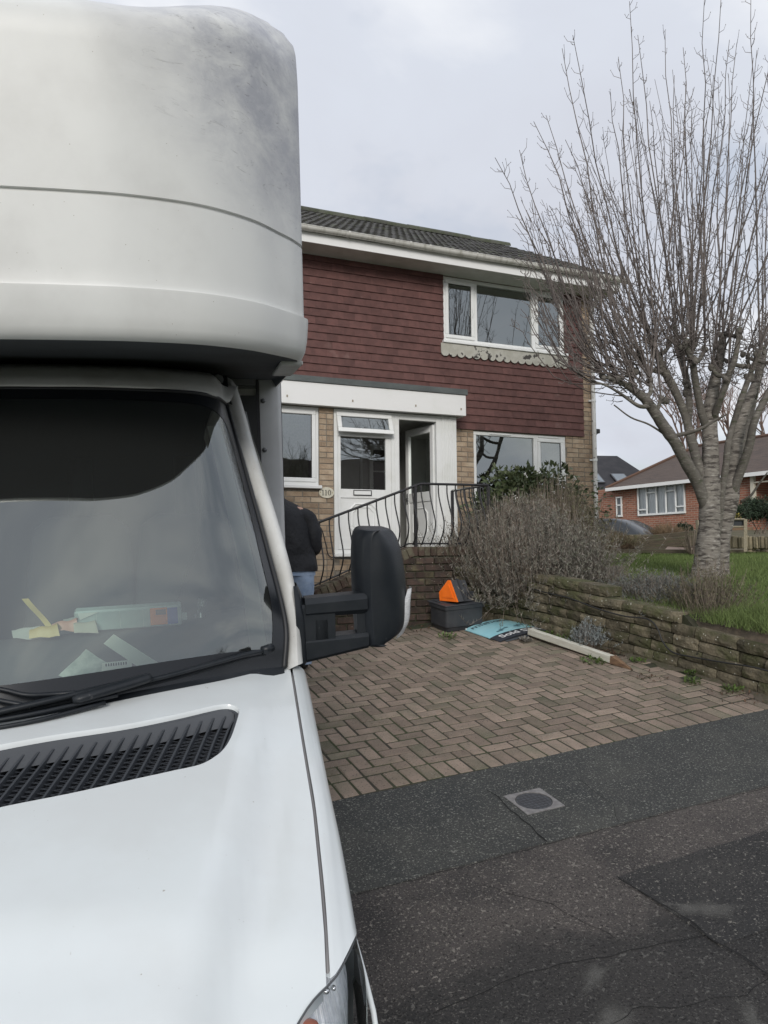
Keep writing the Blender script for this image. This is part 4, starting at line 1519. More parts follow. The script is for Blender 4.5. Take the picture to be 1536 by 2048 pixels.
VIB = mat('evergreen_leaf', (.052, .076, .033), .5, c2=(.095, .112, .052), ns=2.5, rnd=.45, island=True, spec=.4)
vb = empty('viburnum_shrub', (6.35, 9.1, 1.4), 'leafy green shrub with small white flowers under the downstairs window', 'shrub')
twigs(vb, 40, (6.35, 9.1, 1.4), (6.4, 9.1, 2.1), (.85, .4, .75), 3)
leaf_mass(vb, 7000, (6.22, 9.05, 2.02), (1.22, .48, .98), .092, VIB, 5, lumps=24)
leaf_mass(vb, 700, (5.85, 9.0, 2.62), (.6, .3, .36), .095, VIB, 15, name='shoots', lumps=9)['kind'] = 'stuff'
r = np.random.default_rng(8)
m = MB()
for i in range(16):
    c = np.array([6.3, 8.72, 2.3]) + r.normal(size=3) * [.42, .06, .24] - [6.35, 9.1, 1.4]
    for k in range(9):
        q = c + r.normal(size=3) * .018
        m.sphere(q, .009, 5, 3)
m.build('flowers', mat('white_flower', (.75, .74, .70), .7), vb, fix=False, kind='stuff')

# weeds and moss on the drive and at the wall foot
WEED = mat('weed_leaf', (.065, .115, .022), .6, c2=(.09, .13, .03), ns=20, rnd=.3, island=True)
MOSS = mat('moss', (.055, .068, .020), .95, c2=(.035, .05, .012), ns=20, bump=2, bs=60)
DEAD = mat('dead_leaf', (.105, .060, .035), .85, c2=(.06, .035, .022), ns=10, rnd=.4, island=True)


def weed(x, y, rad, n, seed, label, mt=WEED, cat='weed', h=.03, lf=.035, zf=G):
    z = zf(x, y)
    root_v = []
    r = np.random.default_rng(seed)
    V, F = [], []
    k = 0
    for i in range(n):
        a = r.uniform(0, 2 * pi); rr_ = rad * r.uniform(0, 1) ** .6
        px_, py_ = x + cos(a) * rr_, y + sin(a) * rr_
        b = np.array([px_, py_, zf(px_, py_) + r.uniform(0, h)])
        d = np.array([r.normal(), r.normal(), abs(r.normal()) * .7]); d /= np.linalg.norm(d)
        s = np.cross(d, [0, 0, 1.0]); s /= np.linalg.norm(s) + 1e-6
        L_ = lf * r.uniform(.5, 1.2)
        V += [b, b + d * L_ * .5 + s * L_ * .25, b + d * L_, b + d * L_ * .5 - s * L_ * .25]
        F += [(k, k + 1, k + 2), (k, k + 2, k + 3)]; k += 4
    V = np.array(V) - [x, y, z]
    o = mesh_np('weed', V, F, mt)
    o.location = (x, y, z)
    return tag(o, label, cat)


wl_ = [(4.28, 5.42, .12, 160, 'leafy green weed at the wall foot beyond the fallen post end'), (4.58, 4.62, .07, 90, 'small bright weed in the paving nearest the wall end'),
       (4.70, 4.34, .08, 110, 'bright green weed pushing up against the lowest stones'), (4.48, 6.1, .14, 240, 'green weeds growing behind the fallen white post'),
       (3.55, 6.72, .10, 110, 'flat weeds in the paving in front of the recycling box'), (3.2, 7.28, .12, 140, 'weeds at the foot of the brown brick wall behind the mirror'),
       (4.42, 6.75, .12, 140, 'tangled weeds behind the fallen board'), (4.46, 6.35, .10, 150, 'dark green weeds at the wall foot beside the end of the board'), (4.50, 5.95, .07, 90, 'small green weed just left of the silver-grey plant'),
       (4.60, 5.25, .07, 80, 'low green weed at the wall foot past the tip of the stake'), (4.74, 4.80, .05, 60, 'tiny green tuft at the wall foot midway to the drive edge')]
for i, (x, y, rad, n, lb) in enumerate(wl_):
    weed(x, y, rad, n, i, lb)
for i, (x, y, rad, n, lb) in enumerate([(4.55, 5.55, .14, 160, 'scatter of dead brown leaves at the wall foot beside the grey plant'), (4.38, 4.9, .16, 60, 'a few dead leaves on the paving past the stake'),
                                         (4.62, 4.25, .20, 60, 'dead leaves and dirt by the corner of the drive'), (3.35, 7.25, .25, 120, 'dead leaves gathered under the brown brick wall')]):
    weed(x, y, rad, n, 20 + i, lb, DEAD, 'dead leaves', .012, .03)['kind'] = 'stuff'
# moss and silt along the wall foot, one low uneven mat
m = MB()
P = []
for s in np.linspace(S0 + .3, arc[-1] - .1, 90):
    x, y = wpt(s)
    w = .03 + .16 * abs(mnoise.noise(Vector((s * 3.2, 0, 4))))
    P.append([(x - t * w, y - t * .03, G(x - t * w, y) + .016 * (1 - t) ** .7 * (1 + mnoise.noise(Vector((s * 9, t * 3, 0)))) - .003) for t in np.linspace(-.2, 1, 8)])
m.grid(P)
mo = m.build('moss', mat('mossy_silt', (.085, .080, .045), .95, c2=(.12, .10, .075), ns=16, bump=2, bs=70), smooth=True)
tag(mo, 'strip of moss and silt along the foot of the stone wall', 'moss', kind='stuff')


def samp_bed(n, r):
    out_ = []
    while len(out_) < n:
        y = r.uniform(3.5, 7.0); x = wall_u(y) + r.uniform(.06, .75)
        if r.random() < .6 and 4.8 < y: continue
        out_.append((x, y, lawn_h(x, y) + .045))
    return np.array(out_)


blades('rough_grass', 8500, samp_bed, .12, .006, GRS, 1.3, seed=9)
for i, (x, y, rad, n, lb) in enumerate([(5.25, 4.35, .18, 300, 'broad-leaved green weeds in the bed on top of the wall'), (5.15, 3.95, .16, 200, 'green weeds by the edge of the lawn on the far right')]):
    weed(x, y, rad, n, 40 + i, lb, WEED, 'weeds', .08, .06, lawn_h)
m = MB(); m.grid([[(.09 * (1 - .3 * abs(v)) * cos(u), .07 * (1 - .3 * abs(v)) * sin(u), .05 * (1 - u * .0) * (1 - v * v) * (1 + .4 * mnoise.noise(Vector((cos(u) * 3, sin(u) * 3, v))))) for v in np.linspace(-1, 1, 8)] for u in np.linspace(0, pi, 10)])
tag(m.build('black_bag', mat('black_bag', (.015, .016, .018), .35), smooth=True, loc=(5.35, 4.75, lawn_h(5.35, 4.75) + .05)), 'crumpled scrap of black plastic lying in the grass on the right', 'plastic scrap')

# ------------------------------------------------------------------ recycling box with the orange tub
BX = (3.83, 7.06, G(3.83, 7.06))
rb = empty('recycling_box', BX, 'dark grey plastic recycling box with a worn white print, against the brick wall', 'recycling box')
rb.rotation_euler = (math.atan(GC) * .9, -math.atan(GB) * .9, radians(4))
GREYP = mat('box_plastic', (.035, .038, .044), .5, c2=(.05, .053, .058), ns=6, bump=.2, bs=120)
m = MB()


def rrect(w, d, r, n=5):
    out_ = []
    for cx_, cy_, a0 in ((w - r, d - r, 0), (-w + r, d - r, pi / 2), (-w + r, -d + r, pi), (w - r, -d + r, 3 * pi / 2)):
        for k in range(n):
            a = a0 + pi / 2 * k / (n - 1)
            out_.append((cx_ + r * cos(a), cy_ + r * sin(a)))
    return out_


lev = [(.195, .135, 0), (.20, .14, .01), (.222, .16, .225), (.238, .176, .228), (.240, .178, .262), (.225, .165, .262), (.222, .162, .05)]
P = [[(x, y, z) for x, y in rrect(w, d, .03)] for w, d, z in lev]
m.grid(P, close_v=True); m.add(P[0], [tuple(range(len(P[0])))]); m.add(P[-1], [tuple(range(len(P[-1])))])
m.build('tub', GREYP, rb, smooth=True, angle=35)
m = MB()
for x in (-.14, -.045, .05, .145):
    m.box(x - .004, x + .004, -.166, -.148, .02, .21, .002)
m.build('rib', GREYP, rb) if False else None
m = MB(); m.box(-.245, .245, -.183, .183, .264, .276, .005); m.box(-.20, .24, -.02, .175, .276, .284, .004); m.build('lid', GREYP, rb)
m = MB()
pr_ = mat('worn_print', (.40, .41, .42), .7, c2=(.10, .10, .11), ns=60, lo=.45, hi=.6)
yy = -.1585
def pq(x0, z0, x1, z1, w=.006):
    dx, dz = x1 - x0, z1 - z0; l = math.hypot(dx, dz); nx, nz = -dz / l * w / 2, dx / l * w / 2
    f = lambda z: -(.14 + (z - .01) * .02 / .215) - .0015
    m.add([(x0 + nx, f(z0 + nz), z0 + nz), (x1 + nx, f(z1 + nz), z1 + nz), (x1 - nx, f(z1 - nz), z1 - nz), (x0 - nx, f(z0 - nz), z0 - nz)], [(0, 1, 2, 3)])
for a, b in (((.045, .178), (.062, .200)), ((.066, .200), (.083, .178)), ((.050, .171), (.079, .171)), ((.055, .188), (.064, .193)), ((.030, .160), (.100, .160))):
    pq(*a, *b, .007)
for k in range(6):
    pq(.022, .148 - k * .012, .050 - (k % 3) * .004, .148 - k * .012, .005)
    if k < 4: pq(.078, .146 - k * .012, .108 - (k % 2) * .008, .146 - k * .012, .005)
pq(.066, .146, .066, .085, .008)
m.build('print', pr_, rb)
tu = empty('orange_tub', (BX[0] - .02, BX[1] - .05, BX[2] + .279), 'upturned tub with a bright orange end and dark grey sides on the recycling box', 'tub')
tu.rotation_euler = (0, radians(2), radians(-68))
pent = [(-.115, .0), (-.125, .085), (-.012, .212), (.010, .212), (.115, .0)]
m = MB()
ORG = mat('orange_plastic', (.95, .19, .015), .38, c2=(.85, .16, .01), ns=6)
m.prism(pent, 'y', -.135, -.112)
m.build('end_panel', ORG, tu)
inner_ = [(x * .62, .035 + z * .62) for x, z in pent]
m = MB()
n_ = len(pent)
vs = [(x, -.140, z) for x, z in inner_] + [(x * .9, -.1355, .02 + z * .88) for x, z in inner_]
m.prism(inner_, 'y', -.142, -.134); m.build('raised_rim', ORG, tu)
m = MB()
m.prism([(x * .98, z * .98 + .002) for x, z in pent], 'y', -.112, .12)
m.build('tub_body', mat('tub_grey', (.060, .063, .070), .45, c2=(.075, .078, .084), ns=5), tu)
m = MB(); m.prism([(-.01, .214), (.012, .214), (.118, .0), (.128, .004), (.02, .226), (-.01, .226)], 'y', -.02, .0); m.build('rib', GREYP, tu)
m = MB(); m.box(.09, .105, .03, .15, .0, .10, .004); m.build('flap', GREYP, tu)

# ------------------------------------------------------------------ fallen estate agent's board and its post
BL, BR = Vector((3.905, 6.335, 0)), Vector((4.555, 6.47, 0))
TL, TR = Vector((3.835, 6.89, 0)), Vector((4.46, 7.035, 0))


def bp(s, t, dz=0.0, sag=0.0):
    p = (BL * (1 - s) + BR * s) * (1 - t) + (TL * (1 - s) + TR * s) * t
    bow = .034 * (4 * s * (1 - s)) ** .8 * (.75 + .35 * t) + .006 * s
    return (p.x, p.y, G(p.x, p.y) + .014 + bow + dz)


bo = empty('estate_agent_board', bp(.5, .5), "bowed light blue Sold STC sale board lying flat on the paving", 'sale board')
m = OB(bo.location)
P = [[bp(s, t) for t in (.27, .5, .75, 1.0)] for s in np.linspace(0, 1, 15)]
P2 = [[bp(s, t, -.008) for t in (.27, .5, .75, 1.0)] for s in np.linspace(0, 1, 15)]
m.grid(P); m.grid(P2)
e1 = [r_[-1] for r_ in P] ; e2 = [r_[-1] for r_ in P2]
m.grid([e1, e2]); m.grid([P[0], P2[0]]); m.grid([P[-1], P2[-1]])
m.build('blue_panel', mat('sign_blue', (.30, .60, .68), .35, c2=(.36, .64, .70), ns=4), bo, smooth=True, angle=40, weld=True)
m = OB(bo.location)
P = [[bp(s, t) for t in (0, .14, .2695)] for s in np.linspace(0, 1.02, 15)]
P2 = [[bp(s, t, -.008) for t in (0, .14, .2695)] for s in np.linspace(0, 1.02, 15)]
m.grid(P); m.grid(P2); m.grid([[r_[0] for r_ in P], [r_[0] for r_ in P2]]); m.grid([P[0], P2[0]]); m.grid([P[-1], P2[-1]]); m.grid([[r_[-1] for r_ in P], [r_[-1] for r_ in P2]])
NAVY = mat('sign_navy', (.045, .050, .062), .35)
m.build('dark_strip', NAVY, bo, smooth=True, angle=40, weld=True)
m = OB(bo.location)
P = [[tuple(np.array(bp(s + .05, t - .03, 0)) * [1, 1, 0] + [0, 0, G(*bp(s, t)[:2]) + .006 + .01 * sin(pi * s)]) for t in (-.02, .5, .97)] for s in np.linspace(.05, 1.03, 10)]
m.grid(P); m.build('back_board', mat('board_back', (.10, .11, .12), .6), bo)


def bent_text(body, s0, s1, t0, h, material, name, bold=.0):
    cu = bpy.data.curves.new(name, 'FONT'); cu.body = body; cu.size = 1; cu.offset = bold; cu.resolution_u = 3
    tmp = bpy.data.objects.new('tmp', cu); COL.objects.link(tmp)
    dg = bpy.context.evaluated_depsgraph_get()
    me = bpy.data.meshes.new_from_object(tmp.evaluated_get(dg))
    bpy.data.objects.remove(tmp)
    import bmesh
    bm = bmesh.new(); bm.from_mesh(me)
    bmesh.ops.triangulate(bm, faces=bm.faces)
    bmesh.ops.subdivide_edges(bm, edges=[e_ for e_ in bm.edges if e_.calc_length() > .15], cuts=2)
    xs_ = [v.co.x for v in bm.verts]; a, b = min(xs_), max(xs_)
    loc = bo.location
    for v in bm.verts:
        s = s0 + (v.co.x - a) / (b - a) * (s1 - s0); t = t0 + v.co.y * h
        p = bp(s, t, .0035); v.co = (p[0] - loc[0], p[1] - loc[1], p[2] - loc[2])
    bm.to_mesh(me); bm.free()
    me.materials.append(material)
    return link(name, me, None, bo)


bent_text('mishons', .06, .86, .84, .17, mat('sign_ink', (.06, .10, .12), .4), 'lettering', .012)
bent_text('Sold STC', .10, .92, .075, .19, mat('sign_white', (.75, .76, .76), .4), 'lettering', .022)
m = OB(bo.location)
for s, t, w in ((.30, .40, .10), (.42, .43, .08), (.22, .36, .12), (.62, .42, .10), (.72, .47, .14), (.66, .38, .07)):
    P = [[bp(s + a * w, t + b * .05, .003) for b in (0, 1)] for a in (0, .5, 1)]
    m.grid(P)
m.build('small_print', mat('sign_ink2', (.10, .20, .24), .4), bo, kind='stuff')
for s, t in ((.0, .99), (.97, .24)):
    m = OB(bo.location); p = bp(s + .01, t - .01, .004); m.sphere(p, .008, 8, 4); m.build('screw_cap', UPVC, bo)

p0 = Vector((4.265, 6.37, 0)); p1 = Vector((4.375, 5.30, 0))
p0.z = G(p0.x, p0.y) + .060; p1.z = G(p1.x, p1.y) + .042
po = empty('sign_post', tuple(p0), 'long white painted wooden post with a sawn pointed end lying on the paving', 'post')
dr = (p1 - p0); Lp = dr.length
po.rotation_euler = dr.to_track_quat('X', 'Z').to_euler()
WOODW = mat('painted_timber', (.66, .65, .57), .55, c2=(.55, .53, .45), ns=14, stretch=(.4, 4, 4), bump=.4, bs=40, c3=(.30, .25, .18), n3=20, lo3=.66, hi3=.72)
RAWW = mat('raw_timber', (.22, .135, .075), .8, c2=(.12, .07, .045), ns=16, stretch=(.4, 4, 4), bump=.5, bs=50)
m = MB(); m.box(0, Lp, -.031, .031, -.031, .031, .004); m.build('shaft', WOODW, po)
m = MB(); m.add([(Lp, -.033, -.033), (Lp, .033, -.033), (Lp, .033, .033), (Lp, -.033, .033), (Lp + .20, -.010, -.034), (Lp + .20, .010, -.034), (Lp + .20, .010, -.022), (Lp + .20, -.010, -.022)],
                [(0, 3, 2, 1), (4, 5, 6, 7), (0, 1, 5, 4), (1, 2, 6, 5), (2, 3, 7, 6), (3, 0, 4, 7)])
m.build('point', RAWW, po)
q0 = Vector((4.40, 5.98, G(4.40, 5.98) + .03)); q1 = Vector((4.405, 5.36, G(4.41, 5.36) + .035))
pb = empty('timber_batten', tuple(q0), 'short thin white batten lying behind the long white post', 'batten')
dr = q1 - q0; pb.rotation_euler = dr.to_track_quat('X', 'Z').to_euler()
m = MB(); m.box(0, dr.length, -.020, .020, -.012, .012, .002); m.build('shaft', WOODW, pb)
weed(4.14, 6.26, .06, 90, 77, 'clump of dry grey twigs caught under the end of the white post', mat('dry_twig', (.17, .16, .14), .9, rnd=.3, island=True), 'twigs', .03, .045)
# ------------------------------------------------------------------ person bending over by the steps
pc = at(577, 1113, 6.6)
PO = (pc[0], pc[1], G(pc[0], pc[1]))
per = empty('person', PO, 'person seen from behind, head bowed, in black jacket and light blue jeans', 'person')
per.rotation_euler = (0, 0, -atan2(pc[0], pc[1]) + .12)
SKIN = mat('skin', (.55, .34, .26), .55)
vs = [(0, 0, .95), (0, .0, 1.12), (-.04, .03, 1.30), (-.08, .09, 1.42), (-.11, .16, 1.47), (-.15, .24, 1.47), (-.17, .31, 1.43),
      (.12, .03, 1.36), (.205, 0, 1.12), (.16, .24, 1.06), (.12, .32, 1.05), (-.24, .06, 1.36), (-.30, .03, 1.12), (-.18, .27, 1.06), (-.13, .34, 1.05),
      (.095, 0, .88), (.11, .01, .48), (.12, -.02, .08), (.12, .12, .03), (-.095, 0, .88), (-.11, .02, .48), (-.13, -.02, .08), (-.13, .12, .03)]
es = [(0, 1), (1, 2), (2, 3), (3, 4), (4, 5), (5, 6), (2, 7), (7, 8), (8, 9), (9, 10), (2, 11), (11, 12), (12, 13), (13, 14), (0, 15), (15, 16), (16, 17), (17, 18), (0, 19), (19, 20), (20, 21), (21, 22)]
rad = [.11, .11, .10, .055, .045, .075, .065, .045, .04, .030, .04, .045, .04, .030, .04, .09, .062, .04, .035, .09, .062, .04, .035]
me = bpy.data.meshes.new('body'); me.from_pydata(vs, es, [])
body = link('body', me, SKIN, per)
sk = body.modifiers.new('skin', 'SKIN')
for i, r_ in enumerate(rad):
    me.skin_vertices[0].data[i].radius = (r_, r_)
me.skin_vertices[0].data[0].use_root = True
body.modifiers.new('sub', 'SUBSURF').levels = 2
# head details
m = MB(); m.sphere((-.16, .255, 1.475), (.088, .100, .098), 16, 10); m.build('hair', mat('dark_hair', (.025, .018, .014), .7, bump=.6, bs=200), per, smooth=True)
for sgn in (-1, 1):
    m = MB(); m.sphere((-.165 + sgn * .085, .26, 1.44), (.012, .022, .03), 8, 6); m.build('ear', SKIN, per, smooth=True)
m = MB(); m.sphere((-.17, .365, 1.40), (.013, .02, .022), 8, 6); m.build('nose', SKIN, per, smooth=True)
for sgn in (-1, 1):
    m = MB(); m.sphere((-.172 + sgn * .032, .352, 1.425), (.011, .008, .008), 8, 6); m.build('eye', mat('eye', (.05, .04, .03), .2), per, smooth=True)
JKT = mat('black_jacket', (.010, .011, .014), .6, c2=(.018, .019, .023), ns=6, bump=1.6, bs=14, spec=.3)
JNS = mat('blue_jeans', (.20, .28, .42), .85, c2=(.28, .36, .49), ns=7, bump=.9, bs=24, c3=(.38, .46, .57), n3=4, lo3=.5, hi3=.75)


def rings(m, R, n=28, amp=.012, sd_=0):
    """R rows: cx, cy, rx, ry, z"""
    A = catmull(np.array(R), 44)
    P = []
    base_amp = amp
    for row in A:
        cx_, cy_, rx_, ry_, z_ = row
        P.append([(cx_ + (rx_ + amp * mnoise.noise(Vector((cos(a) * 2.4, sin(a) * 2.4, z_ * 11 + sd_))) + amp * .55 * mnoise.noise(Vector((cos(a) * 3 + z_ * 9, sin(a) * 5, z_ * 26 + sd_)))) * cos(a), cy_ + (ry_ + amp * mnoise.noise(Vector((cos(a) * 2.4 + 5, sin(a) * 2.4, z_ * 11 + sd_)))) * sin(a), z_) for a in np.linspace(0, 2 * pi, n + 1)[:-1]])
    m.grid(P, close_v=True)
    return P


m = MB()
P = rings(m, [(.02, 0, .232, .168, .835), (.02, 0, .232, .168, .90), (.01, 0, .215, .160, 1.02), (-.015, .015, .225, .165, 1.17), (-.04, .04, .225, .155, 1.29), (-.06, .07, .195, .14, 1.37), (-.08, .10, .13, .115, 1.425), (-.10, .13, .085, .085, 1.465), (-.11, .15, .078, .078, 1.49), (-.125, .17, .070, .070, 1.50)], amp=.022)
m.add(P[-1], [tuple(range(28))])
m.build('jacket', JKT, per, smooth=True)
for nm, pts in (('sleeve', [(.06, .05, 1.29), (.14, .035, 1.295), (.195, .0, 1.21), (.215, -.03, 1.10), (.218, .02, 1.02), (.19, .15, 1.03), (.165, .25, 1.06)]), ('sleeve', [(-.18, .08, 1.345), (-.26, .06, 1.32), (-.30, .03, 1.22), (-.32, 0, 1.10), (-.30, .05, 1.02), (-.24, .18, 1.03), (-.18, .28, 1.06)])):
    m = MB(); C_ = catmull(pts, 26); rd = np.interp(np.linspace(0, 1, 26), [0, .2, .5, .62, 1], [.095, .088, .072, .064, .048]) * (1 + .06 * np.sin(np.linspace(0, 34, 26)))
    m.tube(C_, list(rd), 14); m.build(nm, JKT, per, smooth=True)
m = MB()
rings(m, [(.02, 0, .19, .135, .98), (.02, -.005, .212, .15, .90), (.018, -.01, .212, .15, .80)], amp=.004, sd_=3)
m.build('jeans_seat', JNS, per, smooth=True)
for sgn in (-1, 1):
    m = MB()
    rings(m, [(sgn * .098, -.005, .118, .138, .86), (sgn * .106, -.01, .114, .128, .74), (sgn * .108, 0, .092, .098, .58), (sgn * .113, .005, .080, .085, .46), (sgn * .118, -.01, .075, .080, .28), (sgn * .122, -.01, .074, .082, .10), (sgn * .122, 0, .078, .088, .05)], amp=.014, sd_=sgn * 4, n=22)
    m.build('trouser_leg', JNS, per, smooth=True)
    m = MB(); m.sphere((sgn * .125, .05, .045), (.05, .135, .05), 12, 8); m.build('shoe', mat('shoe', (.02, .02, .02), .5), per, smooth=True)
    hx = .145 if sgn > 0 else -.155
    for q in range(4):
        m = MB(); b_ = np.array([hx + (q - 1.5) * .018, .31, 1.055]); m.tube([b_, b_ + [0, .035, -.012], b_ + [0, .06, -.035], b_ + [0, .062, -.058]], [.010, .0095, .009, .007], 8); m.build('finger', SKIN, per, smooth=True)
    m = MB(); b_ = np.array([hx - sgn * .035, .29, 1.05]); m.tube([b_, b_ + [-sgn * .02, .03, -.01], b_ + [-sgn * .02, .055, -.02]], [.012, .011, .008], 8); m.build('thumb', SKIN, per, smooth=True)

# ------------------------------------------------------------------ red brick bungalow up the hill
BB0 = np.array([19.38, 24.1]); BB1 = np.array([20.15, 17.6])
bd = (BB1 - BB0); BL_ = np.linalg.norm(bd); bd /= BL_
bn = np.array([-bd[1], bd[0]])        # into the building
if bn[0] < 0: bn = -bn
bang = atan2(bd[1], bd[0])
BZ = 1.9
bung = empty('bungalow', (BB0[0], BB0[1], BZ), 'orange red brick bungalow with a brown tiled hip roof and a wide white window', 'bungalow')
bung.rotation_euler = (0, 0, bang)
sgn_in = 1 if (-sin(bang) * bn[0] + cos(bang) * bn[1]) > 0 else -1
# local: x along wall (left->right), y*sgn_in into the building, z up from BZ
BRICKR = mat('orange_brick_wall', (.33, .115, .060), .85, c2=(.24, .080, .05), ns=3, bump=.5, bs=60)
t = BRICKR.node_tree
pb_ = t.nodes['Principled BSDF']
bt = t.nodes.new('ShaderNodeTexBrick'); bt.inputs['Scale'].default_value = 1.0
bt.inputs['Brick Width'].default_value = .225; bt.inputs['Row Height'].default_value = .075; bt.inputs['Mortar Size'].default_value = .010
bt.inputs['Color1'].default_value = (.34, .130, .080, 1); bt.inputs['Color2'].default_value = (.22, .088, .058, 1); bt.inputs['Mortar'].default_value = (.33, .25, .19, 1)
tcn = t.nodes.new('ShaderNodeTexCoord'); sx = t.nodes.new('ShaderNodeSeparateXYZ'); cb = t.nodes.new('ShaderNodeCombineXYZ')
t.links.new(tcn.outputs['Object'], sx.inputs[0]); t.links.new(sx.outputs['X'], cb.inputs[0]); t.links.new(sx.outputs['Z'], cb.inputs[1]); t.links.new(cb.outputs[0], bt.inputs['Vector'])
t.links.new(bt.outputs['Color'], pb_.inputs['Base Color'])


def lb(m, x0, x1, y0, y1, z0, z1, ch=0):
    m.box(x0, x1, sgn_in * y0, sgn_in * y1, z0 - BZ, z1 - BZ, ch); return m


bw0, bw1, bz0, bz1 = 1.98, 4.05, 2.985, 4.06
m = MB()
for (a, b, c, d) in ((0, bw0, .9, 4.1), (bw1, BL_, .9, 4.1), (bw0, bw1, .9, bz0), (bw0, bw1, bz1, 4.1)):
    lb(m, a, b, 0, .25, c, d)
lb(m, BL_ - .25, BL_, .25, 6, .9, 4.1); lb(m, 0, .25, .25, 6, .9, 4.1); lb(m, 0, BL_, 6, 6.25, .9, 4.1)
m.build('wall', BRICKR, bung)
# plinth of paler brick
m = MB(); lb(m, .5, BL_, -.02, -.001, 1.2, 2.42); m.build('plinth', mat('pale_plinth', (.25, .17, .10), .9, c2=(.20, .12, .08), ns=6), bung)
m = MB(); ex, ez = -.35, 4.08
H_ = 1.45
x0r, x1r = .75, BL_ + 3.5
y0r, y1r = -.35, 4.4
rx0, rx1, ry = x0r + 2.3, x1r - 1.8, 1.95
vs = [(x0r, sgn_in * y0r, ez - BZ), (x1r, sgn_in * y0r, ez - BZ), (x1r, sgn_in * y1r, ez - BZ), (x0r, sgn_in * y1r, ez - BZ), (rx0, sgn_in * ry, ez + H_ - BZ), (rx1, sgn_in * ry, ez + H_ - BZ)]
m.add(vs, [(0, 1, 5, 4), (1, 2, 5), (2, 3, 4, 5), (3, 0, 4), (0, 3, 2, 1)])
m.build('roof', mat('brown_roof_tiles', (.12, .090, .075), .85, c2=(.085, .066, .058), ns=2.5, stretch=(1, 1, 14), bump=1, bs=30), bung)
m = MB(); lb(m, x0r, x1r, y0r - .03, y0r, ez - .10, ez + .02); m.box(x0r - .03, x0r, sgn_in * y0r, sgn_in * y1r, ez - .10 - BZ, ez + .02 - BZ); m.build('fascia', WHITEP, bung)
m = MB(); m.tube([(x0r, sgn_in * y0r, ez - BZ + .03), (rx0, sgn_in * ry, ez + H_ - BZ + .03)], .06, 6); m.tube([(rx0, sgn_in * ry, ez + H_ - BZ + .03), (rx1, sgn_in * ry, ez + H_ - BZ + .03)], .06, 6); m.build('ridge', mat('hip_tiles', (.12, .07, .05), .9), bung)


def bwin(x0, x1, z0, z1, xs_, tops, name='window'):
    m = MB()
    w = .05
    lb(m, x0, x1, -.06, .03, z0, z0 + w + .02, .004); lb(m, x0, x1, -.06, .03, z1 - w, z1, .004)
    for x in [x0] + xs_ + [x1 - w]:
        lb(m, x, x + w * .8, -.055, .028, z0 + .03, z1 - .02, .004)
    for a, b, z in tops:
        lb(m, a, b, -.055, .028, z, z + w, .004)
    o = m.build(name, UPVC, bung)
    m = MB(); m.add([(x0, sgn_in * -.01, z0 - BZ), (x1, sgn_in * -.01, z0 - BZ), (x1, sgn_in * -.01, z1 - BZ), (x0, sgn_in * -.01, z1 - BZ)], [(0, 1, 2, 3)]); m.build('pane', glassmat('thin_pane', (.97, .98, .98), 1.4), o)
    return o


ww = bw1 - bw0
bwin(bw0, bw1, bz0, bz1, [bw0 + ww * .19, bw0 + ww * .40, bw0 + ww * .60, bw0 + ww * .80], [(bw0 + ww * .2, bw0 + ww * .4, bz1 - .28), (bw0 + ww * .6, bw0 + ww * .8, bz1 - .28), (bw0 + ww * .8, bw1, bz0 + .22), (bw0, bw0 + ww * .2, bz0 + .2)])
m = MB()
n = 60
P = [[(bw0 + .03 + (ww - .06) * i / n, sgn_in * (.045 + .012 * sin(i * 1.3)), z - BZ) for z in (bz0, bz1)] for i in range(n + 1)]
m.grid(P); m.build('net_curtain', mat('net_curtain', (.78, .79, .79), .9, c2=(.60, .61, .62), ns=5, stretch=(6, 1, .4)), bung, smooth=True)
m = MB()
lb(m, .98, 1.20, -.02, .0, 3.05, 3.72)
m.build('slit_window_dark', mat('slit_dark', (.10, .11, .12), .3), bung)
bwin(.95, 1.23, 3.0, 3.76, [], [(.95, 1.23, 3.42)])

# the garage porch and its dark roof on the right
gx = BL_ + .02
m = MB(); lb(m, gx, gx + 4.5, .9, 1.0, 2.0, 4.2); m.build('garage_wall', mat('grey_boards', (.17, .165, .155), .8, c2=(.13, .125, .12), ns=9, stretch=(6, 1, .5)), bung)
m = MB(); lb(m, gx + .02, gx + .14, -.15, -.03, 3.05, 4.1); m.build('post', mat('cream_post', (.55, .52, .43), .6), bung)
for z in (3.78, 4.03):
    m = MB(); lb(m, gx + .15, gx + 4.5, -.14, -.06, z, z + .045); m.build('rail', mat('cream_post', (.5, .5, .45), .6), bung)
m = MB(); lb(m, gx + .15, gx + 4.5, -.12, .6, 3.10, 3.14); m.build('sill', mat('cream_post', (.5, .5, .45), .6), bung)
m = MB(); m.tube(catmull([(gx + 1.1, sgn_in * .9, 4.55 - BZ), (gx + 1.1, sgn_in * .8, 4.82 - BZ)], 4), .05, 8); m.tube(catmull([(gx + 1.1, sgn_in * .8, 4.62 - BZ), (gx + 1.16, sgn_in * .7, 4.52 - BZ), (gx + 1.45, sgn_in * .6, 4.47 - BZ)], 6), .035, 8)
m.build('flue', UPVC, bung)

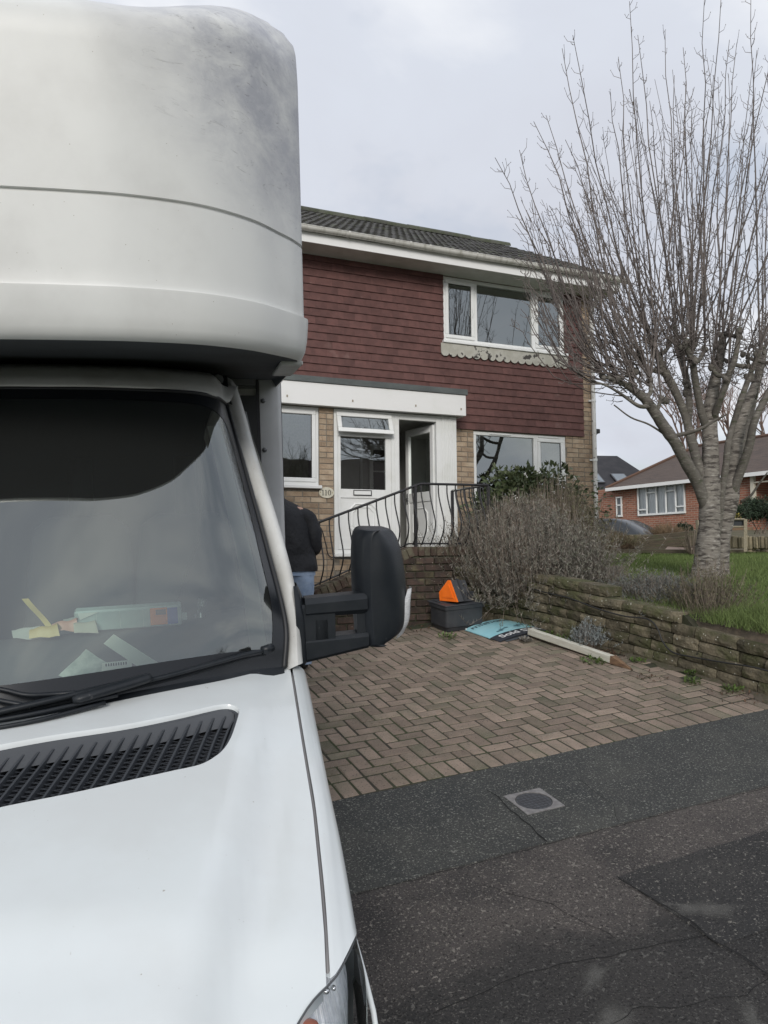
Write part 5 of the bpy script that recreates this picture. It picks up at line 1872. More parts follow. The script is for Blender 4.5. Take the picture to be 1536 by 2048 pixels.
# dark slate house with two roof windows, farther off between the house and bungalow
c = at(1250, 960, 40)
fh = empty('far_house', (c[0], c[1], 2.0), 'farther house with a dark slate roof and two pale roof windows', 'house')
fh.rotation_euler = (0, 0, radians(-14))
m = MB(); m.box(-8, 3.2, 1, 7, 0, 2.7); m.build('wall', mat('dark_red_brick', (.16, .07, .05), .9, ns=4, c2=(.11, .05, .04)), fh)
m = MB(); m.prism([(-.2, 2.55), (3.9, 5.25), (8, 2.55)], 'x', -8, 3.0)
m.v = [(x - (z - 2.55) * .55 if x > 2 else x, y, z) for x, y, z in m.v]
m.build('roof', mat('dark_slate', (.022, .022, .026), .8, c2=(.035, .034, .038), ns=2, bump=.8, bs=20), fh)
for x in (-1.05, .45):
    sl = math.atan2(2.7, 4.1)
    w = empty('roof_window', (x, .95, 3.36)); w.parent = fh; w.rotation_euler = (sl, 0, 0)
    m = MB(); m.box(-.42, .42, 0, 1.05, 0, .08, .01); m.build('frame', mat('slate_frame', (.05, .05, .055), .4), w)
    m = MB(); m.add([(-.36, .06, .085), (.36, .06, .085), (.36, .98, .085), (-.36, .98, .085)], [(0, 1, 2, 3)]); m.build('pane', mat('sky_glass', (.25, .28, .30), .05, spec=1.0, metal=.6), w)
m = MB(); m.box(-2.1, -1.9, 1.2, 1.4, 2.2, 3.05); m.build('vent_pipe', DIRTYW, fh)

# ------------------------------------------------------------------ things between the lawn and the bungalow


def P3(px, py, d):
    return tuple(at(px, py, d))


def plank(name, a, b, h, th, material, label=None, cat=None, up=0.0, ch=.006):
    a, b = Vector(a), Vector(b)
    o = empty(name, tuple(a), label, cat) if label else None
    dr = b - a
    m = MB(); m.box(0, dr.length, -th / 2, th / 2, -h / 2, h / 2, ch)
    ob = m.build(name if not label else 'board', material)
    if label:
        o.rotation_euler = dr.to_track_quat('X', 'Z').to_euler(); ob.parent = o
        return o
    ob.location = a; ob.rotation_euler = dr.to_track_quat('X', 'Z').to_euler()
    return ob


SLEEP = mat('weathered_sleeper', (.115, .095, .065), .9, c2=(.075, .062, .045), ns=6, stretch=(1, 8, 8), bump=1, bs=40, rnd=.2, c3=(.09, .10, .05), n3=3)
OLDW = mat('old_pale_wood', (.34, .30, .22), .85, c2=(.24, .21, .15), ns=8, stretch=(1, 6, 6))
tag(plank('timber_edging', P3(1205, 1101.5, 15.5), P3(1540, 1104, 14.6), .075, .06, SLEEP), 'low timber board edging the far side of the lawn', 'edging')
# stepped sleeper wall by the bungalow drive
s1 = empty('sleeper_wall', P3(1272, 1098, 17), 'weathered timber sleeper wall below the bungalow window', 'retaining wall')
so = s1.location
for (x0, y0, x1, y1, d0, d1, h) in ((1272, 1092, 1392, 1081, 16.8, 16.2, .11), (1285, 1082, 1392, 1071, 17.0, 16.4, .11), (1330, 1099, 1275, 1100, 16.4, 16.6, .05)):
    a, b = Vector(P3(x0, y0, d0)) - so, Vector(P3(x1, y1, d1)) - so
    m = MB(); dr = b - a; m.box(0, dr.length, -.08, .08, -h, h, .012)
    m.build('sleeper', SLEEP, s1, loc=a, rot=dr.to_track_quat('X', 'Z').to_euler())
s2 = empty('stone_step_wall', P3(1240, 1085, 18), 'low mossy stone wall in front of the bungalow', 'stone wall')
so = s2.location
for i in range(26):
    x = 1262 + (i % 9) * 9; y = 1074 + (i // 9) * 10
    p = Vector(P3(x, y, 17.3 + (i % 3) * .05)) - so
    m = MB(); m.box(-.07, .07, -.06, .10, -.052, .052, .012); m.build('stone', ST, s2, loc=p, rot=(0, random.uniform(-.05, .05), -.35))
s3 = empty('edging_stone_wall', P3(1455, 1085, 15), 'rough stone garden wall of upright slabs behind the tree', 'stone wall')
so = s3.location
PALE = mat('pale_stone', (.26, .22, .145), .9, c2=(.17, .15, .10), ns=4, bump=1.2, bs=30, rnd=.25)
x = 1452
k = 0
while x < 1545:
    w = random.uniform(5, 11)
    d = 15.0 - (x - 1452) * .008
    a = Vector(P3(x, 1085 + random.uniform(-1, 1), d)) - so
    ww_ = w / 1538 * d * .47
    m = MB(); m.box(-ww_, ww_, -.06, .08, -.115, .105 + random.uniform(-.01, .02), .012); m.build('slab', PALE, s3, loc=a, rot=(random.uniform(-.05, .05), random.uniform(-.04, .04), -.4))
    x += w
for i in range(12):
    a = Vector(P3(1500 + (i % 6) * 8, 1097 + (i // 6) * 6 + random.uniform(-1, 1), 14.6)) - so
    m = MB(); m.sphere((0, 0, 0), (.045, .05, .028), 8, 5); m.build('cobble', PALE, s3, loc=a)
bank = MB()
Pb = []
for x in np.linspace(1180, 1560, 30):
    Pb.append([at(x, y, d) + np.array([0, 0, .05 * mnoise.noise(Vector((x * .05, y * .2, 0)))]) for y, d in ((1108, 15.6), (1098, 16.5), (1086, 18), (1072, 20), (1060, 23))])
bank.grid(Pb)
tag(bank.build('garden_bank', mat('brown_bank', (.115, .095, .060), .95, c2=(.085, .080, .042), ns=1.5, bump=1.5, bs=20), smooth=True), kind='structure')
m = MB()
m.grid([[at(1328, 1101, 15.9), at(1338, 1090, 16.6)], [at(1392, 1101, 15.9), at(1392, 1089, 16.6)]])
tag(m.build('path', mat('pinkish_path', (.26, .20, .17), .9)), kind='structure')
fp = empty('garden_fence', P3(1490, 1103, 14.4), 'pale wooden post and rails with a dark board behind the tree', 'fence')
so = fp.location
m = MB()
a = Vector(P3(1491, 1103, 14.4)) - so; b = Vector(P3(1491, 1038, 14.4)) - so
m.tube([a, b], .042, 4); m.build('post', OLDW, fp)
for y in (1038.5, 1053.5):
    a = Vector(P3(1456, y, 14.5)) - so; b = Vector(P3(1489, y, 14.4)) - so
    m = MB(); m.tube([a, b], .017, 4); m.build('rail', OLDW, fp)
a = Vector(P3(1456, 1052, 14.55)) - so; b = Vector(P3(1488, 1040, 14.45)) - so
m = MB(); m.box(a.x, b.x, a.y - .01, a.y + .01, a.z, b.z) if False else m.add([a, (b.x, b.y, a.z), b, (a.x, a.y, b.z)], [(0, 1, 2, 3)]); m.v = m.v + [(x + .01, y + .02, z) for x, y, z in m.v]
m.f += [(4, 5, 6, 7), (0, 1, 5, 4), (1, 2, 6, 5), (2, 3, 7, 6), (3, 0, 4, 7)]; m.m = [0] * 6
m.build('dark_board', mat('dark_board', (.02, .025, .03), .6), fp)
m = MB(); a = Vector(P3(1396, 1052, 15.2)); m.box(a.x - .03, a.x + .03, a.y - .03, a.y + .03, a.z - .55, a.z + .12)
tag(m.build('fence_post', OLDW), 'short post beside the left of the tree trunk', 'fence post')

HEDGE = mat('dark_hedge_leaf', (.020, .038, .020), .8, c2=(.032, .052, .026), ns=1.5, rnd=.5, island=True)
for nm, px_, py_, d, radx, radz, n, lb_ in (('hedge', 1524, 1024, 17.5, .55, .50, 8000, 'dark green conifer hedge on the far right'), ('round_shrub', 1478, 1028, 17.3, .30, .30, 3000, 'dark green rounded bush to the right of the trunk'),
                                           ('clipped_shrub', 1371, 1058, 19.5, .24, .24, 1600, 'small clipped dark green shrub below the bungalow window')):
    c = at(px_, py_, d)
    r_ = empty(nm, tuple(c - [0, 0, radz]), lb_, 'hedge' if nm == 'hedge' else 'shrub')
    leaf_mass(r_, n, c, (radx, radx, radz), .05, HEDGE, 7, lumps=16)
    twigs(r_, 10, c - [0, 0, radz], c, (radx, radx, radz), 3, .01)
c = at(1468, 1033, 16)
weed(c[0], c[1], .14, 160, 90, 'yellow flowering plant by the pale fence rail', mat('yellow_leaf', (.30, .23, .03), .7), 'plant', .12, .05, lambda x, y: c[2] - .06)
c = at(1333, 1075, 18.5)
TAN = mat('tan_grass', (.23, .165, .10), .9, c2=(.17, .12, .075), ns=3, rnd=.3, island=True)
stems_plant('tan_grass_clump', 'clump of dry tan ornamental grass below the bungalow window', 'grass clump', (c[0] - .22, c[0] + .22, c[1] - .2, c[1] + .2, float(c[2]) - .05), 700, .4, .46, (TAN, TAN), 2, .004, 3, .1, .05)
c = at(1222, 1090, 16.5)
stems_plant('hedge_scrub', 'brown and green scrub behind the downpipe at the lawn edge', 'scrub', (c[0] - .5, c[0] + .45, c[1] - .2, c[1] + .2, float(c[2]) - .1), 1500, .35, .42, (TAN, OLIVE), 6, .004, 3, .1, .05)
c = at(1385, 1098, 14.6)
stems_plant('bare_shrub', 'small bare twiggy shrub against the left of the tree trunk', 'shrub', (c[0] - .05, c[0] + .05, c[1] - .05, c[1] + .05, float(c[2]) - .1), 60, .35, .62, (STEM, OLIVE), 3, .005, 3, .0, .04)

# parked car behind the shrubs
c = at(1176, 1112, 21)
car = empty('parked_car', (c[0], c[1], c[2] - .47), 'dark parked car half hidden by shrubs with a pale reflection on its window', 'car')
car.rotation_euler = (0, 0, radians(-68))
CP = mat('dark_car_paint', (.02, .022, .026), .4, coat=.15)
secs = [(-2.1, .62, .35, .62), (-2.05, .78, .30, .86), (-1.2, .84, .28, .92), (-.7, .85, .28, .96), (.6, .85, .28, .98), (1.5, .84, .28, .97), (2.0, .80, .30, .92), (2.1, .70, .38, .75)]
m = MB(); P = []
for x, w, z0, z1 in catmull(np.array(secs), 24):
    P.append([(x, -w, z0 + .05), (x, -w * 1.02, (z0 + z1) / 2), (x, -w * .95, z1 - .03), (x, -w * .8, z1), (x, w * .8, z1), (x, w * .95, z1 - .03), (x, w * 1.02, (z0 + z1) / 2), (x, w, z0 + .05), (x, w * .7, z0), (x, -w * .7, z0)])
m.grid(P, close_v=True); m.add(P[0], [tuple(range(10))]); m.add(P[-1], [tuple(range(10))]); m.build('body', CP, car, smooth=True, angle=50)
m = MB(); P = []
for x, w, z in catmull(np.array([(-.75, .74, .95), (-.15, .66, 1.36), (.5, .64, 1.43), (1.2, .64, 1.40), (1.95, .72, .97)]), 16):
    P.append([(x, -w - .05, .94), (x, -w, z - .06), (x, -w + .1, z), (x, w - .1, z), (x, w, z - .06), (x, w + .05, .94)])
m.grid(P); m.build('cabin', mat('car_glass', (.03, .035, .04), .15, spec=.6), car, smooth=True, angle=60)
for x in (-1.35, 1.35):
    for s in (-1, 1):
        wh = empty('wheel', (x, s * .80, .31)); wh.parent = car
        m = MB(); m.tube([(0, -.1, 0), (0, .1, 0)], .31, 20); m.build('tyre', mat('tyre', (.02, .02, .02), .8), wh)
        m = MB(); m.tube([(0, -.105, 0), (0, .105, 0)], .19, 12); m.build('rim', mat('rim', (.3, .3, .31), .3, metal=.8), wh)
for s in (-1, 1):
    m = MB(); m.box(2.0, 2.10, s * .60, s * .80, .68, .84, .02); m.build('tail_light', mat('tail_red', (.35, .02, .02), .2), car)
    m = MB(); m.box(-2.12, -1.98, s * .45, s * .68, .55, .68, .02); m.build('headlight', mat('lamp_glass', (.5, .5, .5), .1), car)
m = MB(); m.box(2.105, 2.13, -.26, .26, .52, .63, .004); m.build('number_plate', mat('plate_yellow', (.6, .43, .03), .4), car)

# ------------------------------------------------------------------ bare trees


def bare_tree(name, base, height, seed, material, label=None, group=None, spread=.5, n0=5, depth=5, r0=.16, cat='tree'):
    rr = random.Random(seed)
    root = empty(name, base, label, cat, group)
    tm, bm_ = MB(), MB()

    def grow(m, p, d, L_, r, lev):
        pts = [p]; dd = d.copy()
        for _ in range(3):
            dd = (dd + np.array([rr.gauss(0, .12), rr.gauss(0, .12), .10])); dd /= np.linalg.norm(dd)
            pts.append(pts[-1] + dd * L_ / 3)
        m.tube(pts, list(np.linspace(r, r * .6, 4)), 5 if lev < 2 else 3, cap=False)
        if lev >= depth: return
        for k in range(rr.choice((2, 3, 3))):
            a = rr.uniform(0, 2 * pi); s = rr.uniform(.25, spread + .1 * lev)
            h = np.array([cos(a), sin(a), rr.uniform(-.1, .4)])
            nd = dd + h * s; nd /= np.linalg.norm(nd)
            st = pts[rr.choice((2, 3, 3))]
            grow(bm_, st, nd, L_ * rr.uniform(.62, .82), r * .58, lev + 1)
    grow(tm, np.array([0, 0, 0.0]), np.array([0, 0, 1.0]), height * .26, r0, 0)
    for _ in range(n0 - 3):
        a = rr.uniform(0, 6.28); d_ = np.array([cos(a) * .5, sin(a) * .5, 1]); d_ /= np.linalg.norm(d_)
        grow(bm_, np.array([0, 0, height * .2]), d_, height * .22, r0 * .6, 1)
    tm.build('trunk', material, root, fix=False); bm_.build('crown', material, root, fix=False)
    return root


BK = mat('distant_bark', (.20, .135, .105), .9, c2=(.15, .105, .085), ns=1)
for i, (px_, py_, d, h, lb_) in enumerate([(1395, 960, 36, 8.0, 'bare brownish tree behind the bungalow roof, left of the trunk'), (1468, 960, 38, 9.0, 'bare brownish tree behind the bungalow, right of the trunk'), (1540, 960, 36, 8.5, 'bare tree behind the garage at the right edge')]):
    c = at(px_, py_, d)
    bare_tree('distant_tree', (c[0], c[1], c[2] - 1.5), h, 50 + i, BK, lb_, 'bare trees far behind the houses', .75, 6, 6, .14)
# across the road: what the windows mirror
for i, (x, y, h) in enumerate(((-2, -17, 9), (3.5, -19, 10), (10, -16, 8), (-9, -20, 10), (19, -17, 9))):
    bare_tree('roadside_tree', (x, y, ground_h(x, y)), h, 80 + i, mat('roadside_bark', (.07, .06, .05), .9), ('bare tree across the road, straight behind the viewer', 'tallest bare tree across the road, right of the viewer', 'shorter bare tree across the road near the brown roofed house', 'bare tree across the road, far left', 'bare tree across the road, far right')[i], 'bare trees across the road', .6, 6, 6, .16)
oh = empty('opposite_house', (16, -24, ground_h(16, -24)), 'brown roofed house across the road, seen only as a reflection', 'house')
m = MB(); m.box(-6, 6, -4, 4, 0, 3.2); m.build('wall', mat('oh_wall', (.16, .10, .07), .9), oh)
m = MB(); m.prism([(-4.6, 3.1), (0, 7), (4.6, 3.1)], 'x', -6.3, 6.3); m.build('roof', mat('oh_roof', (.06, .045, .04), .9), oh)
# ------------------------------------------------------------------ the box van, nose towards the camera
# own axes: x to its left-hand side (right in the picture), y to its rear, z up from the paving
az = radians(10.8)
vN = np.array([-GB, -GC, 1.0]); vN /= np.linalg.norm(vN)
vA = np.array([sin(az), cos(az), GB * sin(az) + GC * cos(az)]); vA /= np.linalg.norm(vA)
vS = np.cross(vA, vN)
foot = EYE - vN * ((EYE - np.array([0, 0, GA])) @ vN)
vorg = foot + vS * -.74
van = empty('box_van', (0, 0, 0), 'big white box van with a bulging body over its cab, parked on the drive', 'van')
van.matrix_world = Matrix(((vS[0], vA[0], vN[0], vorg[0]), (vS[1], vA[1], vN[1], vorg[1]), (vS[2], vA[2], vN[2], vorg[2]), (0, 0, 0, 1)))
PAINT = mat('van_white', (.655, .695, .705), .27, coat=.45, c2=(.62, .65, .655), ns=2.5, flecks=[(40, .735, .76, (.36, .35, .32))], spots=(38, .03, (.25, .23, .20)), spec=.5)
PAINTD = mat('van_white_grubby', (.60, .61, .60), .45, c2=(.48, .48, .46), ns=5, lo=.4, hi=.75, spots=(45, .07, (.24, .22, .2)), c3=(.40, .38, .36), n3=2, lo3=.6, hi3=.8)
BLKG = mat('gloss_black', (.012, .014, .017), .12, spec=.6)
SEAM = mat('seam_dark', (.06, .06, .065), .7)

AT_ = [.9, 1.05, 1.15, 1.30, 1.39, 1.52, 1.76, 2.005, 2.47, 2.7]
SE_ = [.70, .78, .83, .90, .91, .92, .935, .94, .955, .96]
NE_ = [.84, .885, .912, .944, .978, 1.004, 1.055, 1.106, 1.175, 1.205]
CRA, CRS = [.9, 1.17, 1.3, 1.52, 1.8, 2.1, 2.5], [.56, .63, .66, .705, .755, .79, .82]


def sst(t):
    t = max(0, min(1, t)); return t * t * (3 - 2 * t)


def hood_h(s, a):
    s = abs(s); se = np.interp(a, AT_, SE_); ne = np.interp(a, AT_, NE_); cs = np.interp(a, CRA, CRS)
    crown = .075 * (1 - (s / se) ** 2.2)
    step = .034 * (1 - sst((s - cs) / .10))
    dip = -.016 * sst(1 - abs(s - cs - .09) / .09)
    fall = sst((2.3 - a) / 1.0)
    nose = -.10 * sst((1.25 - a) / .45) * (1 - s * .3)
    return float(ne + crown + (step + dip) * (.30 + .70 * fall) - .022 + nose)


rearS = [0, .166, .341, .53, .728, .86, .953]
rearA = [2.10, 2.118, 2.173, 2.259, 2.365, 2.455, 2.535]
edge_r = [(float(np.interp(a, AT_, SE_)), a) for a in np.linspace(2.53, 1.30, 26)]
frontc = [(.901, 1.305), (.867, 1.265), (.837, 1.228), (.78, 1.165), (.70, 1.09), (.58, 1.01), (.42, .955), (.22, .925), (0, .915)]
rear_pts = [(s, float(np.interp(s, rearS, rearA))) for s in np.linspace(-.93, .93, 36)]
out_l = rear_pts + edge_r + frontc[1:] + [(-s, a) for s, a in frontc[-2::-1]] + [(-s, a) for s, a in edge_r[::-1]][1:]


def dedupe(L):
    o = [L[0]]
    for p in L[1:]:
        if math.dist(p, o[-1]) > .004: o.append(p)
    if math.dist(o[0], o[-1]) < .004: o.pop()
    return o


out_l = dedupe(out_l)
vent_poly = [(.195, 2.001), (.304, 2.033), (.468, 2.077), (.60, 2.134), (.700, 2.190), (.733, 2.205), (.758, 2.205), (.776, 2.188), (.779, 2.160), (.765, 2.074), (.752, 2.010), (.735, 1.960), (.712, 1.922), (.675, 1.885), (.61, 1.858), (.561, 1.839), (.403, 1.783), (.257, 1.745), (.14, 1.71), (.09, 1.71), (.07, 1.75), (.065, 1.90), (.08, 1.965), (.12, 1.985)]


def offs(poly, d):
    n = len(poly); o = []
    ar = sum(poly[i][0] * poly[(i + 1) % n][1] - poly[(i + 1) % n][0] * poly[i][1] for i in range(n))
    sg = 1 if ar > 0 else -1
    for i in range(n):
        a, b, c = poly[i - 1], poly[i], poly[(i + 1) % n]
        tx, ty = c[0] - a[0], c[1] - a[1]; l = math.hypot(tx, ty)
        o.append((b[0] + sg * ty / l * d, b[1] - sg * tx / l * d))
    return o


vp_fine = [tuple(p) for p in catmull(np.array(vent_poly + [vent_poly[0]]), 110)[:-1]]
lip = offs(vp_fine, .016)
lipL = [(-x, y) for x, y in lip]; vpL = [(-x, y) for x, y in vp_fine]


def pip(p, poly):
    x, y = p; c = False; n = len(poly); j = n - 1
    for i in range(n):
        if (poly[i][1] > y) != (poly[j][1] > y) and x < (poly[j][0] - poly[i][0]) * (y - poly[i][1]) / (poly[j][1] - poly[i][1]) + poly[i][0]:
            c = not c
        j = i
    return c


V2 = [Vector(p) for p in out_l]
E2 = [(i, (i + 1) % len(out_l)) for i in range(len(out_l))]
for ring in (vp_fine, vpL, lip, lipL):
    b = len(V2); V2 += [Vector(p) for p in ring]; E2 += [(b + i, b + (i + 1) % len(ring)) for i in range(len(ring))]
for s in np.arange(-.95, .951, .028):
    for a in np.arange(.92, 2.56, .035):
        if pip((s, a), out_l) and not pip((s, a), lip) and not pip((s, a), lipL):
            V2.append(Vector((s, a)))
rv, re, rf, *_ = delaunay_2d_cdt(V2, E2, [], 0, 1e-6)
m = MB()
fs = []
for f in rf:
    c = sum((rv[i] for i in f), Vector((0, 0))) / len(f)
    if pip(c, out_l) and not pip(c, vp_fine) and not pip(c, vpL):
        fs.append(tuple(f))
in_lip = lambda p: .0
vs3 = []
for p in rv:
    vs3.append((p.x, p.y, hood_h(p.x, p.y)))
b0 = len(vs3)
m.add(vs3, fs)
# rolled-down edges round both vents and round the outline
for ring, d_ in ((vp_fine, -.030), (vpL, -.030), (out_l, -.028)):
    n_ = len(ring)
    ins = offs(ring, -.004 if ring is not out_l else -.006)
    P = [[(x, y, hood_h(x, y)), (x2, y2, hood_h(x, y) + d_ * .25), (x2, y2, hood_h(x, y) + d_)] for (x, y), (x2, y2) in zip(ring, ins)]
    m.grid(P, close_u=True)
bon = m.build('bonnet', PAINT, van, smooth=True, angle=38, fix=True)
import bmesh
bm = bmesh.new(); bm.from_mesh(bon.data); bmesh.ops.remove_doubles(bm, verts=bm.verts, dist=.0008); bmesh.ops.recalc_face_normals(bm, faces=bm.faces); bm.to_mesh(bon.data); bm.free()
bon.data.shade_smooth(); bon.data.set_sharp_from_angle(angle=radians(38))
# vent grilles
VENTP = mat('vent_plastic', (.042, .047, .055), .55, bump=.2, bs=300)
for sg, poly in ((1, vp_fine), (-1, vpL)):
    gr_ = empty('vent_grille', (0, 0, 0)); gr_.parent = van
    m = MB()
    tri = tessellate_polygon([[Vector((x, y, 0)) for x, y in poly]])
    m.add([(x, y, hood_h(x, y) - .040) for x, y in poly], [tuple(t_) for t_ in tri]); m.build('back_plate', mat('vent_black', (.012, .013, .016), .7), gr_)
    # raised rim of the insert
    rim = offs(poly, -.012 if sg > 0 else -.012)
    P = [[(x, y, hood_h(x, y) - .012), (x2, y2, hood_h(x2, y2) - .014), (x2, y2, hood_h(x2, y2) - .04)] for (x, y), (x2, y2) in zip(poly, rim)]
    m = MB(); m.grid(P, close_u=True); m.build('rim', VENTP, gr_, smooth=True, angle=40)
    # upper sill of the recess
    top = MB()
    def span(s):
        ys_ = []
        n_ = len(poly)
        for i in range(n_):
            a, b = poly[i], poly[(i + 1) % n_]
            if (a[0] - s) * (b[0] - s) < 0:
                ys_.append(a[1] + (b[1] - a[1]) * (s - a[0]) / (b[0] - a[0]))
        return (min(ys_), max(ys_)) if len(ys_) >= 2 else None
    P = []
    for s in np.linspace(.085, .765, 40):
        r_ = span(s * sg)
        if r_: P.append([(s * sg, r_[1] - .008, hood_h(s * sg, r_[1]) - .014), (s * sg, r_[1] - .008 - min(.075, (r_[1] - r_[0]) * .35), hood_h(s * sg, r_[1]) - .040)])
    top.grid(P); top.build('sill', mat('vent_sill', (.075, .080, .088), .5), gr_, smooth=True)
    for k in range(21):
        s = .095 + k * .0325
        sh = .045       # slats lean
        pts = []
        for q in np.linspace(0, 1, 7):
            ss_ = (s + (q - .5) * -sh * -1 * 0 + (q - .5) * .055) * sg
            r_ = span(ss_)
            if not r_: continue
            a = r_[0] + .012 + (r_[1] - r_[0] - .05) * q
            pts.append((ss_, a))
        if len(pts) < 2: continue
        m = MB()
        P = []
        for (x, y) in pts:
            h_ = hood_h(x, y)
            P.append([(x - .0035, y, h_ - .040), (x - .0028, y, h_ - .017), (x + .0028, y, h_ - .017), (x + .0035, y, h_ - .040)])
        m.grid(P); m.add(P[0], [(0, 1, 2, 3)]); m.build('slat', VENTP, gr_)
    # zigzag mesh between the slats
    m = MB()
    for k in range(20):
        s = .095 + (k + .5) * .0325
        r_ = span(s * sg)
        if not r_: continue
        L_ = (r_[1] - r_[0]) * .62
        nz = max(3, int(L_ / .017))
        for q in range(nz):
            for e_ in (0, 1):
                qa, qb = q / nz, (q + 1) / nz
                xa = s + (qa - .5) * .045 + (-.014 if e_ == 0 else .014); xb = s + (qb - .5) * .045 + (.014 if e_ == 0 else -.014)
                if e_ == 1: continue
                pa = (xa * sg, r_[0] + .015 + L_ * qa); pb_2 = (xb * sg, r_[0] + .015 + L_ * (qa + qb) / 2); pc_ = (xa * sg, r_[0] + .015 + L_ * qb)
                for u_, v_ in ((pa, pb_2), (pb_2, pc_)):
                    w = .0022
                    z1_, z2_ = hood_h(*u_) - .028, hood_h(*v_) - .028
                    m.add([(u_[0], u_[1] - w, z1_), (v_[0], v_[1] - w, z2_), (v_[0], v_[1] + w, z2_), (u_[0], u_[1] + w, z1_)], [(0, 1, 2, 3)])
    m.build('mesh', VENTP, gr_, fix=False)

# wings -----------------------------------------------------------------
for sg in (1, -1):
    rows = []
    for t in np.linspace(0, 1, 9):
        ar = 2.56
        cols = []
        fronts = [1.312, 1.325, 1.36, 1.435, 1.51, 1.56, 1.58]
        for k, af in enumerate(fronts):
            a = ar + (af - ar) * t
            se = float(np.interp(a, AT_, SE_)); ne = hood_h(se, a)
            off = [(.008, .0), (.020, -.004), (.038, -.016), (.050, -.045), (.054, -.12), (.054, -.32), (.050, -.62)][k]
            taper = .010 * sst((1.9 - a) / .5)
            cols.append(((se + off[0] + taper * (k > 2) + (0.006 if k > 2 else 0)) * sg, a, ne + off[1]))
        rows.append(cols)
    G_ = loft(rows, 40, 36)
    m = MB(); m.grid(G_)
    # inner return along the bonnet gap
    m.grid([[tuple(p[0]), (p[0][0], p[0][1], p[0][2] - .05)] for p in G_])
    m.grid([[tuple(p), (p[0] * .985, p[1] + .02, p[2] - .004)] for p in G_[-1]])
    m.build('wing', PAINT, van, smooth=True, angle=45)
    m = MB()
    m.tube([((float(np.interp(a, AT_, SE_)) + .004) * sg, a, hood_h(float(np.interp(a, AT_, SE_)), a) - .012) for a in np.linspace(1.33, 2.5, 30)], .0042, 6)
    m.build('added_gap_strip', mat('added_gap_strip', (.22, .215, .22), .6), van, smooth=True)  # grey strip added inside the gap to lighten its deep shade
    # headlight: clear cover, ribbed reflector, amber bulb
    hl = empty('headlight', (0, 0, 0)); hl.parent = van
    upper = [(.70, 1.085, .885), (.80, 1.185, .900), (.865, 1.262, .922)] + [(G_[-1][i][0] * sg - .003, G_[-1][i][1] - .006, G_[-1][i][2] - .004) for i in (0, 8, 14, 19, 24)]
    lower = [(.68, 1.00, .70), (.78, 1.03, .68), (.86, 1.10, .67), (.915, 1.18, .665), (.955, 1.27, .665), (.978, 1.36, .68), (.986, 1.46, .70), (.988, 1.56, .74)]
    mid = [((a[0] + b[0]) / 2 + .012, (a[1] + b[1]) / 2 - .03, (a[2] + b[2]) / 2 + .01) for a, b in zip(upper, lower)]
    Gc = loft([[(p[0] * sg, p[1], p[2]) for p in L_] for L_ in (upper, mid, lower)], 14, 40)
    m = MB(); m.grid(Gc); m.build('lens', glassmat('lens_clear', (.97, .98, .99), 1.35), hl, smooth=True)
    Gr = Gc.copy(); Gr[:, :, 0] -= sg * .03; Gr[:, :, 1] += .045; Gr[:, :, 2] -= .02
    m = MB()
    Gr = loft(Gr[::3], 14, 120)
    for j in range(Gr.shape[1]):
        Gr[:, j, 1] += .012 * abs(sin(j * .55))
    m.grid(Gr); m.build('reflector', mat('reflector', (.88, .90, .93), .3, metal=.15, c2=(.70, .72, .75), ns=40), hl, smooth=True)
    m = MB(); m.sphere((.862 * sg, 1.258, .886), (.018, .014, .009), 12, 8); m.build('amber_bulb', mat('amber', (.42, .13, .08), .3), hl, smooth=True)
    m = MB(); m.sphere((.900 * sg, 1.312, .905), (.008, .008, .006), 10, 6); m.sphere((.916 * sg, 1.322, .900), (.005, .006, .005), 8, 6); m.build('bulb', mat('bulb_chrome', (.8, .8, .8), .1, metal=.9), hl, smooth=True)
    m = MB(); m.tube([tuple((p[0] * sg, p[1], p[2] - .002)) for p in catmull(upper, 30)], .0022, 6); m.build('seal', mat('seal_grey', (.08, .085, .09), .5), hl, smooth=True)
    # dark side trim below the lens
    m = MB()
    m.grid(loft([[(.978 * sg, 1.60, .87), (.990 * sg, 1.56, .74), (.995 * sg, 1.50, .60)], [(.99 * sg, 1.52, .85), (1.0 * sg, 1.44, .72), (1.005 * sg, 1.40, .60)], [(.990 * sg, 1.48, .82), (.996 * sg, 1.38, .70), (1.0 * sg, 1.33, .58)]], 8, 8))
    m.build('corner_trim', mat('corner_grey', (.17, .18, .195), .35), van, smooth=True)
    m = MB(); m.tube([(.992 * sg, 1.545, .842), (1.002 * sg, 1.49, .80), (1.010 * sg, 1.43, .755), (1.012 * sg, 1.38, .70), (1.012 * sg, 1.34, .60)], .006, 6); m.build('bumper_edge', PAINT, van, smooth=True)
# bumper and grille
m = MB()
P = []
for s in np.linspace(-1, 1, 31):
    a = .90 + .46 * abs(s) ** 3.2
    P.append([(s * .995, a + .02, .68), (s * .995, a - .02, .60), (s * 1.0, a - .04, .48), (s * .99, a - .01, .34), (s * .97, a + .06, .26)])
m.grid(P); m.build('bumper', BLACKPL, van, smooth=True)
m = MB()
P = [[(s * .68, .935 + .12 * abs(s) ** 2.5, .84), (s * .68, .90 + .12 * abs(s) ** 2.5, .68)] for s in np.linspace(-1, 1, 21)]
m.grid(P); m.build('grille', BLACKPL, van, smooth=True)

# windscreen --------------------------------------------------------------
botc = [(0, 2.115, 1.185), (.17, 2.135, 1.186), (.34, 2.19, 1.187), (.53, 2.275, 1.186), (.728, 2.375, 1.181), (.86, 2.455, 1.170), (.935, 2.50, 1.160)]
topc = [(0, 2.78, 2.100), (.15, 2.783, 2.100), (.33, 2.80, 2.099), (.50, 2.84, 2.096), (.66, 2.91, 2.091), (.745, 3.01, 2.080), (.788, 3.12, 2.058)]


